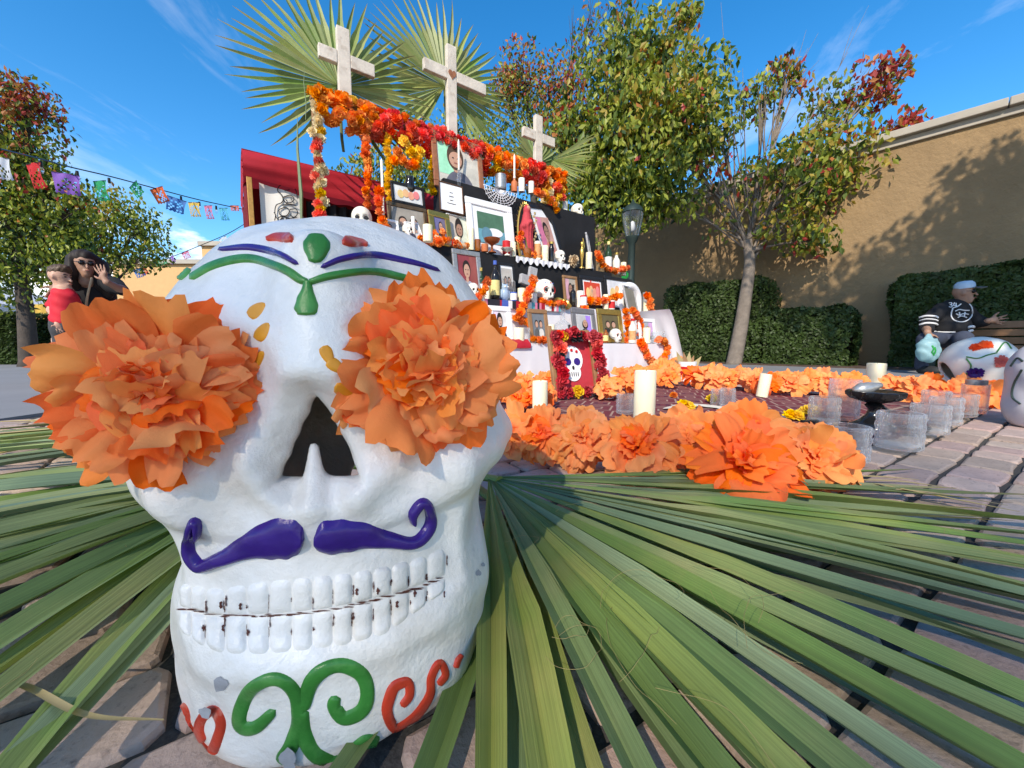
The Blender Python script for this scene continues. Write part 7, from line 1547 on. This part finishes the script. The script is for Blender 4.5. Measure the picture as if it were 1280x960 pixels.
# far orange building
fb = thing('far_building', 'low orange stucco building with flat parapet beyond the trees', 'building', (P(230, 440, 17).x, 17, 0)); q = LOC[fb.name][0]
a, c = P(140, 330, 17), P(330, 322, 17); mb = MB(); mb.box(((a.x + c.x) / 2 - q.x, 3, a.z / 2), (c.x - a.x, 6, a.z)); mb.build('wall', 'stucco_orange', fb, smooth=False)
a2, c2 = P(247, 306, 17), P(400, 306, 17); mb = MB(); mb.box(((a2.x + c2.x) / 2 - q.x, 3.2, a2.z / 2), (c2.x - a2.x, 6, a2.z)); mb.build('wall', 'stucco_orange', fb, smooth=False)
mb = MB(); mb.box(((a.x + c.x) / 2 - q.x, 2.95, a.z + .08), (c.x - a.x + .1, 6.2, .18)); mb.build('parapet', 'trim', fb, smooth=False); mb = MB(); mb.box(((a2.x + c2.x) / 2 - q.x, 3.15, a2.z + .08), (c2.x - a2.x + .1, 6.2, .18)); mb.build('parapet', 'trim', fb, smooth=False)
for i in range(4):
    x = P(165 + 38 * i, 380, 17).x - q.x; mb = MB(); mb.box((x, -.02, 1.5), (.9, .06, 1.4)); f = mb.build('window', 'trim', fb, smooth=False); mb = MB(); mb.box((x, -.055, 1.5), (.76, .02, 1.26)); mb.build('pane', 'glass_dark', f, smooth=False)
# white canopy and stall goods
cn_ = thing('canopy', 'white market canopy behind the dark hedge and tree trunk', 'canopy', (P(5, 440, 10).x, 10, 0)); q = LOC[cn_.name][0]; cz = P(0, 398, 10).z; ct = P(0, 356, 10).z; W = 1.5
mb = MB(); mb.add([(-W, -W, cz + .25), (W, -W, cz + .25), (W, W, cz + .25), (-W, W, cz + .25), (0, 0, ct), (-W, -W, cz), (W, -W, cz), (W, W, cz), (-W, W, cz)], [(0, 1, 4), (1, 2, 4), (2, 3, 4), (3, 0, 4), (0, 5, 6, 1), (1, 6, 7, 2), (2, 7, 8, 3), (3, 8, 5, 0)]); mb.build('roof', 'tent_white', cn_, smooth=False)
for x in (-W, W):
    for y in (-W, W): mb = MB(); mb.box((x * .98, y * .98, cz / 2 + .1), (.04, .04, cz + .2)); mb.build('leg', 'steel', cn_, smooth=False)
st = thing('stall_table', 'market table with dark red cloth and yellow and blue goods under the canopy', 'table', (P(50, 440, 9).x, 9, 0)); q = LOC[st.name][0]
zt_ = P(50, 400, 9).z; mb = MB(); mb.box((0, 0, zt_ - .02), (1.6, .7, .04)); mb.build('top', 'wood', st, smooth=False); mb = MB(); mb.box((0, -.36, zt_ - .14), (1.64, .012, .28)); mb.build('cloth', 'cloth_red_dark', st, smooth=False)
for x in (-.7, .7):
    for y in (-.28, .28): mb = MB(); mb.box((x, y, zt_ / 2 - .03), (.04, .04, zt_ - .04)); mb.build('leg', 'steel', st, smooth=False)
for x, w, m, lab in ((-.32, .22, 'flag_teal', 'blue cloth bundle hung under the white canopy'), (.02, .42, 'flag_yellow', 'yellow cloth bundle hung under the white canopy')):
    o = thing('cloth_bundle', lab, 'cloth', (q.x + x, 9, zt_)); mb = MB(); mb.grid(lambda a, b: ((a - .5) * w, .02 * math.sin(a * 14), .36 * b), 14, 4); mb.grid(lambda a, b: ((a - .5) * w, .06 + .02 * math.sin(a * 14 + 1), .36 * b), 14, 4); mb.build('fabric', m, o, sharp=None)
cb = thing('cool_box', 'pale cool box standing under the market table', 'box', (P(48, 440, 8.6).x, 8.6, 0)); mb = MB(); mb.box((0, 0, .2), (.6, .4, .4)); mb.build('body', 'metal_grey', cb, smooth=False, bevel=.03); mb = MB(); mb.box((0, 0, .43), (.63, .43, .06)); mb.build('lid', 'white_frame', cb, smooth=False, bevel=.02)
# dark hedge left
def free_hedge(label, c, size, n, seed, group):
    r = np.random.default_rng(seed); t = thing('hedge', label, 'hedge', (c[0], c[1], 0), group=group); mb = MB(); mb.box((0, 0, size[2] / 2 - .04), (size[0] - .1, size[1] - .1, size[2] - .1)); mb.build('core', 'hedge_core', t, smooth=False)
    V = []; Fc = []
    for _ in range(n):
        f = r.choice(4, p=[.5, .2, .15, .15]); x, y, z = (r.random() - .5) * size[0], (r.random() - .5) * size[1], r.random() * size[2]
        if f == 0: y = -size[1] / 2
        elif f == 1: z = size[2]
        elif f == 2: x = size[0] / 2
        else: x = -size[0] / 2
        cc = Vector((x, y, z)) + Vector(r.normal(0, .02, 3)); nn = Vector(r.normal(0, 1, 3)).normalized(); xx = nn.orthogonal().normalized(); yy = nn.cross(xx); s = r.uniform(.014, .03); o = len(V); V += [cc - xx * s * 1.5, cc + yy * s * .8, cc + xx * s * 1.5, cc - yy * s * .8]; Fc.append((o, o + 1, o + 2, o + 3))
    mb = MB(); mb.add(V, Fc); mb.build('foliage', 'hedge', t, smooth=False)
free_hedge('dark low hedge under the large tree beside the canopy', (P(-10, 440, 7.2).x, 7.2), (1.9, .8, P(0, 392, 6.9).z), 9000, 5, None)
# lamp post
LY = 6.0; lp = thing('lamp_post', 'dark green lamp post with glass lantern between altar and building', 'street lamp', (P(786, 430, LY).x, LY, 0)); zz = lambda y: P(786, y, LY).z; r = .13
mb = MB(); mb.lathe([(.14, 0), (.13, .25), (.08, .3), (.06, .5), (.055, zz(345)), (.05, zz(305)), (.09, zz(300)), (.10, zz(296))], 16); mb.build('post', 'metal_dark', lp, sharp=50)
mb = MB(); mb.lathe([(.09, zz(296)), (.135, zz(278)), (.15, zz(268)), (.13, zz(262))], 20, caps=False); mb.build('lantern_glass', 'glass', lp); mb = MB(); mb.lathe([(.16, zz(266)), (.14, zz(261)), (.09, zz(257)), (.03, zz(254)), (.012, zz(250)), (.001, zz(249))], 18); mb.build('lantern_cap', 'metal_dark', lp, sharp=50)
for i in range(6): a = i * math.pi / 3; mb = MB(); mb.tube([(.095 * math.cos(a), .095 * math.sin(a), zz(296)), (.142 * math.cos(a), .142 * math.sin(a), zz(278)), (.155 * math.cos(a), .155 * math.sin(a), zz(266))], .008, 5); mb.build('rib', 'metal_dark', lp)
mb = MB(); mb.ball((0, 0, zz(283)), (.04, .04, .08), 10, 8); mb.build('lamp_bulb', 'white_frame', lp)
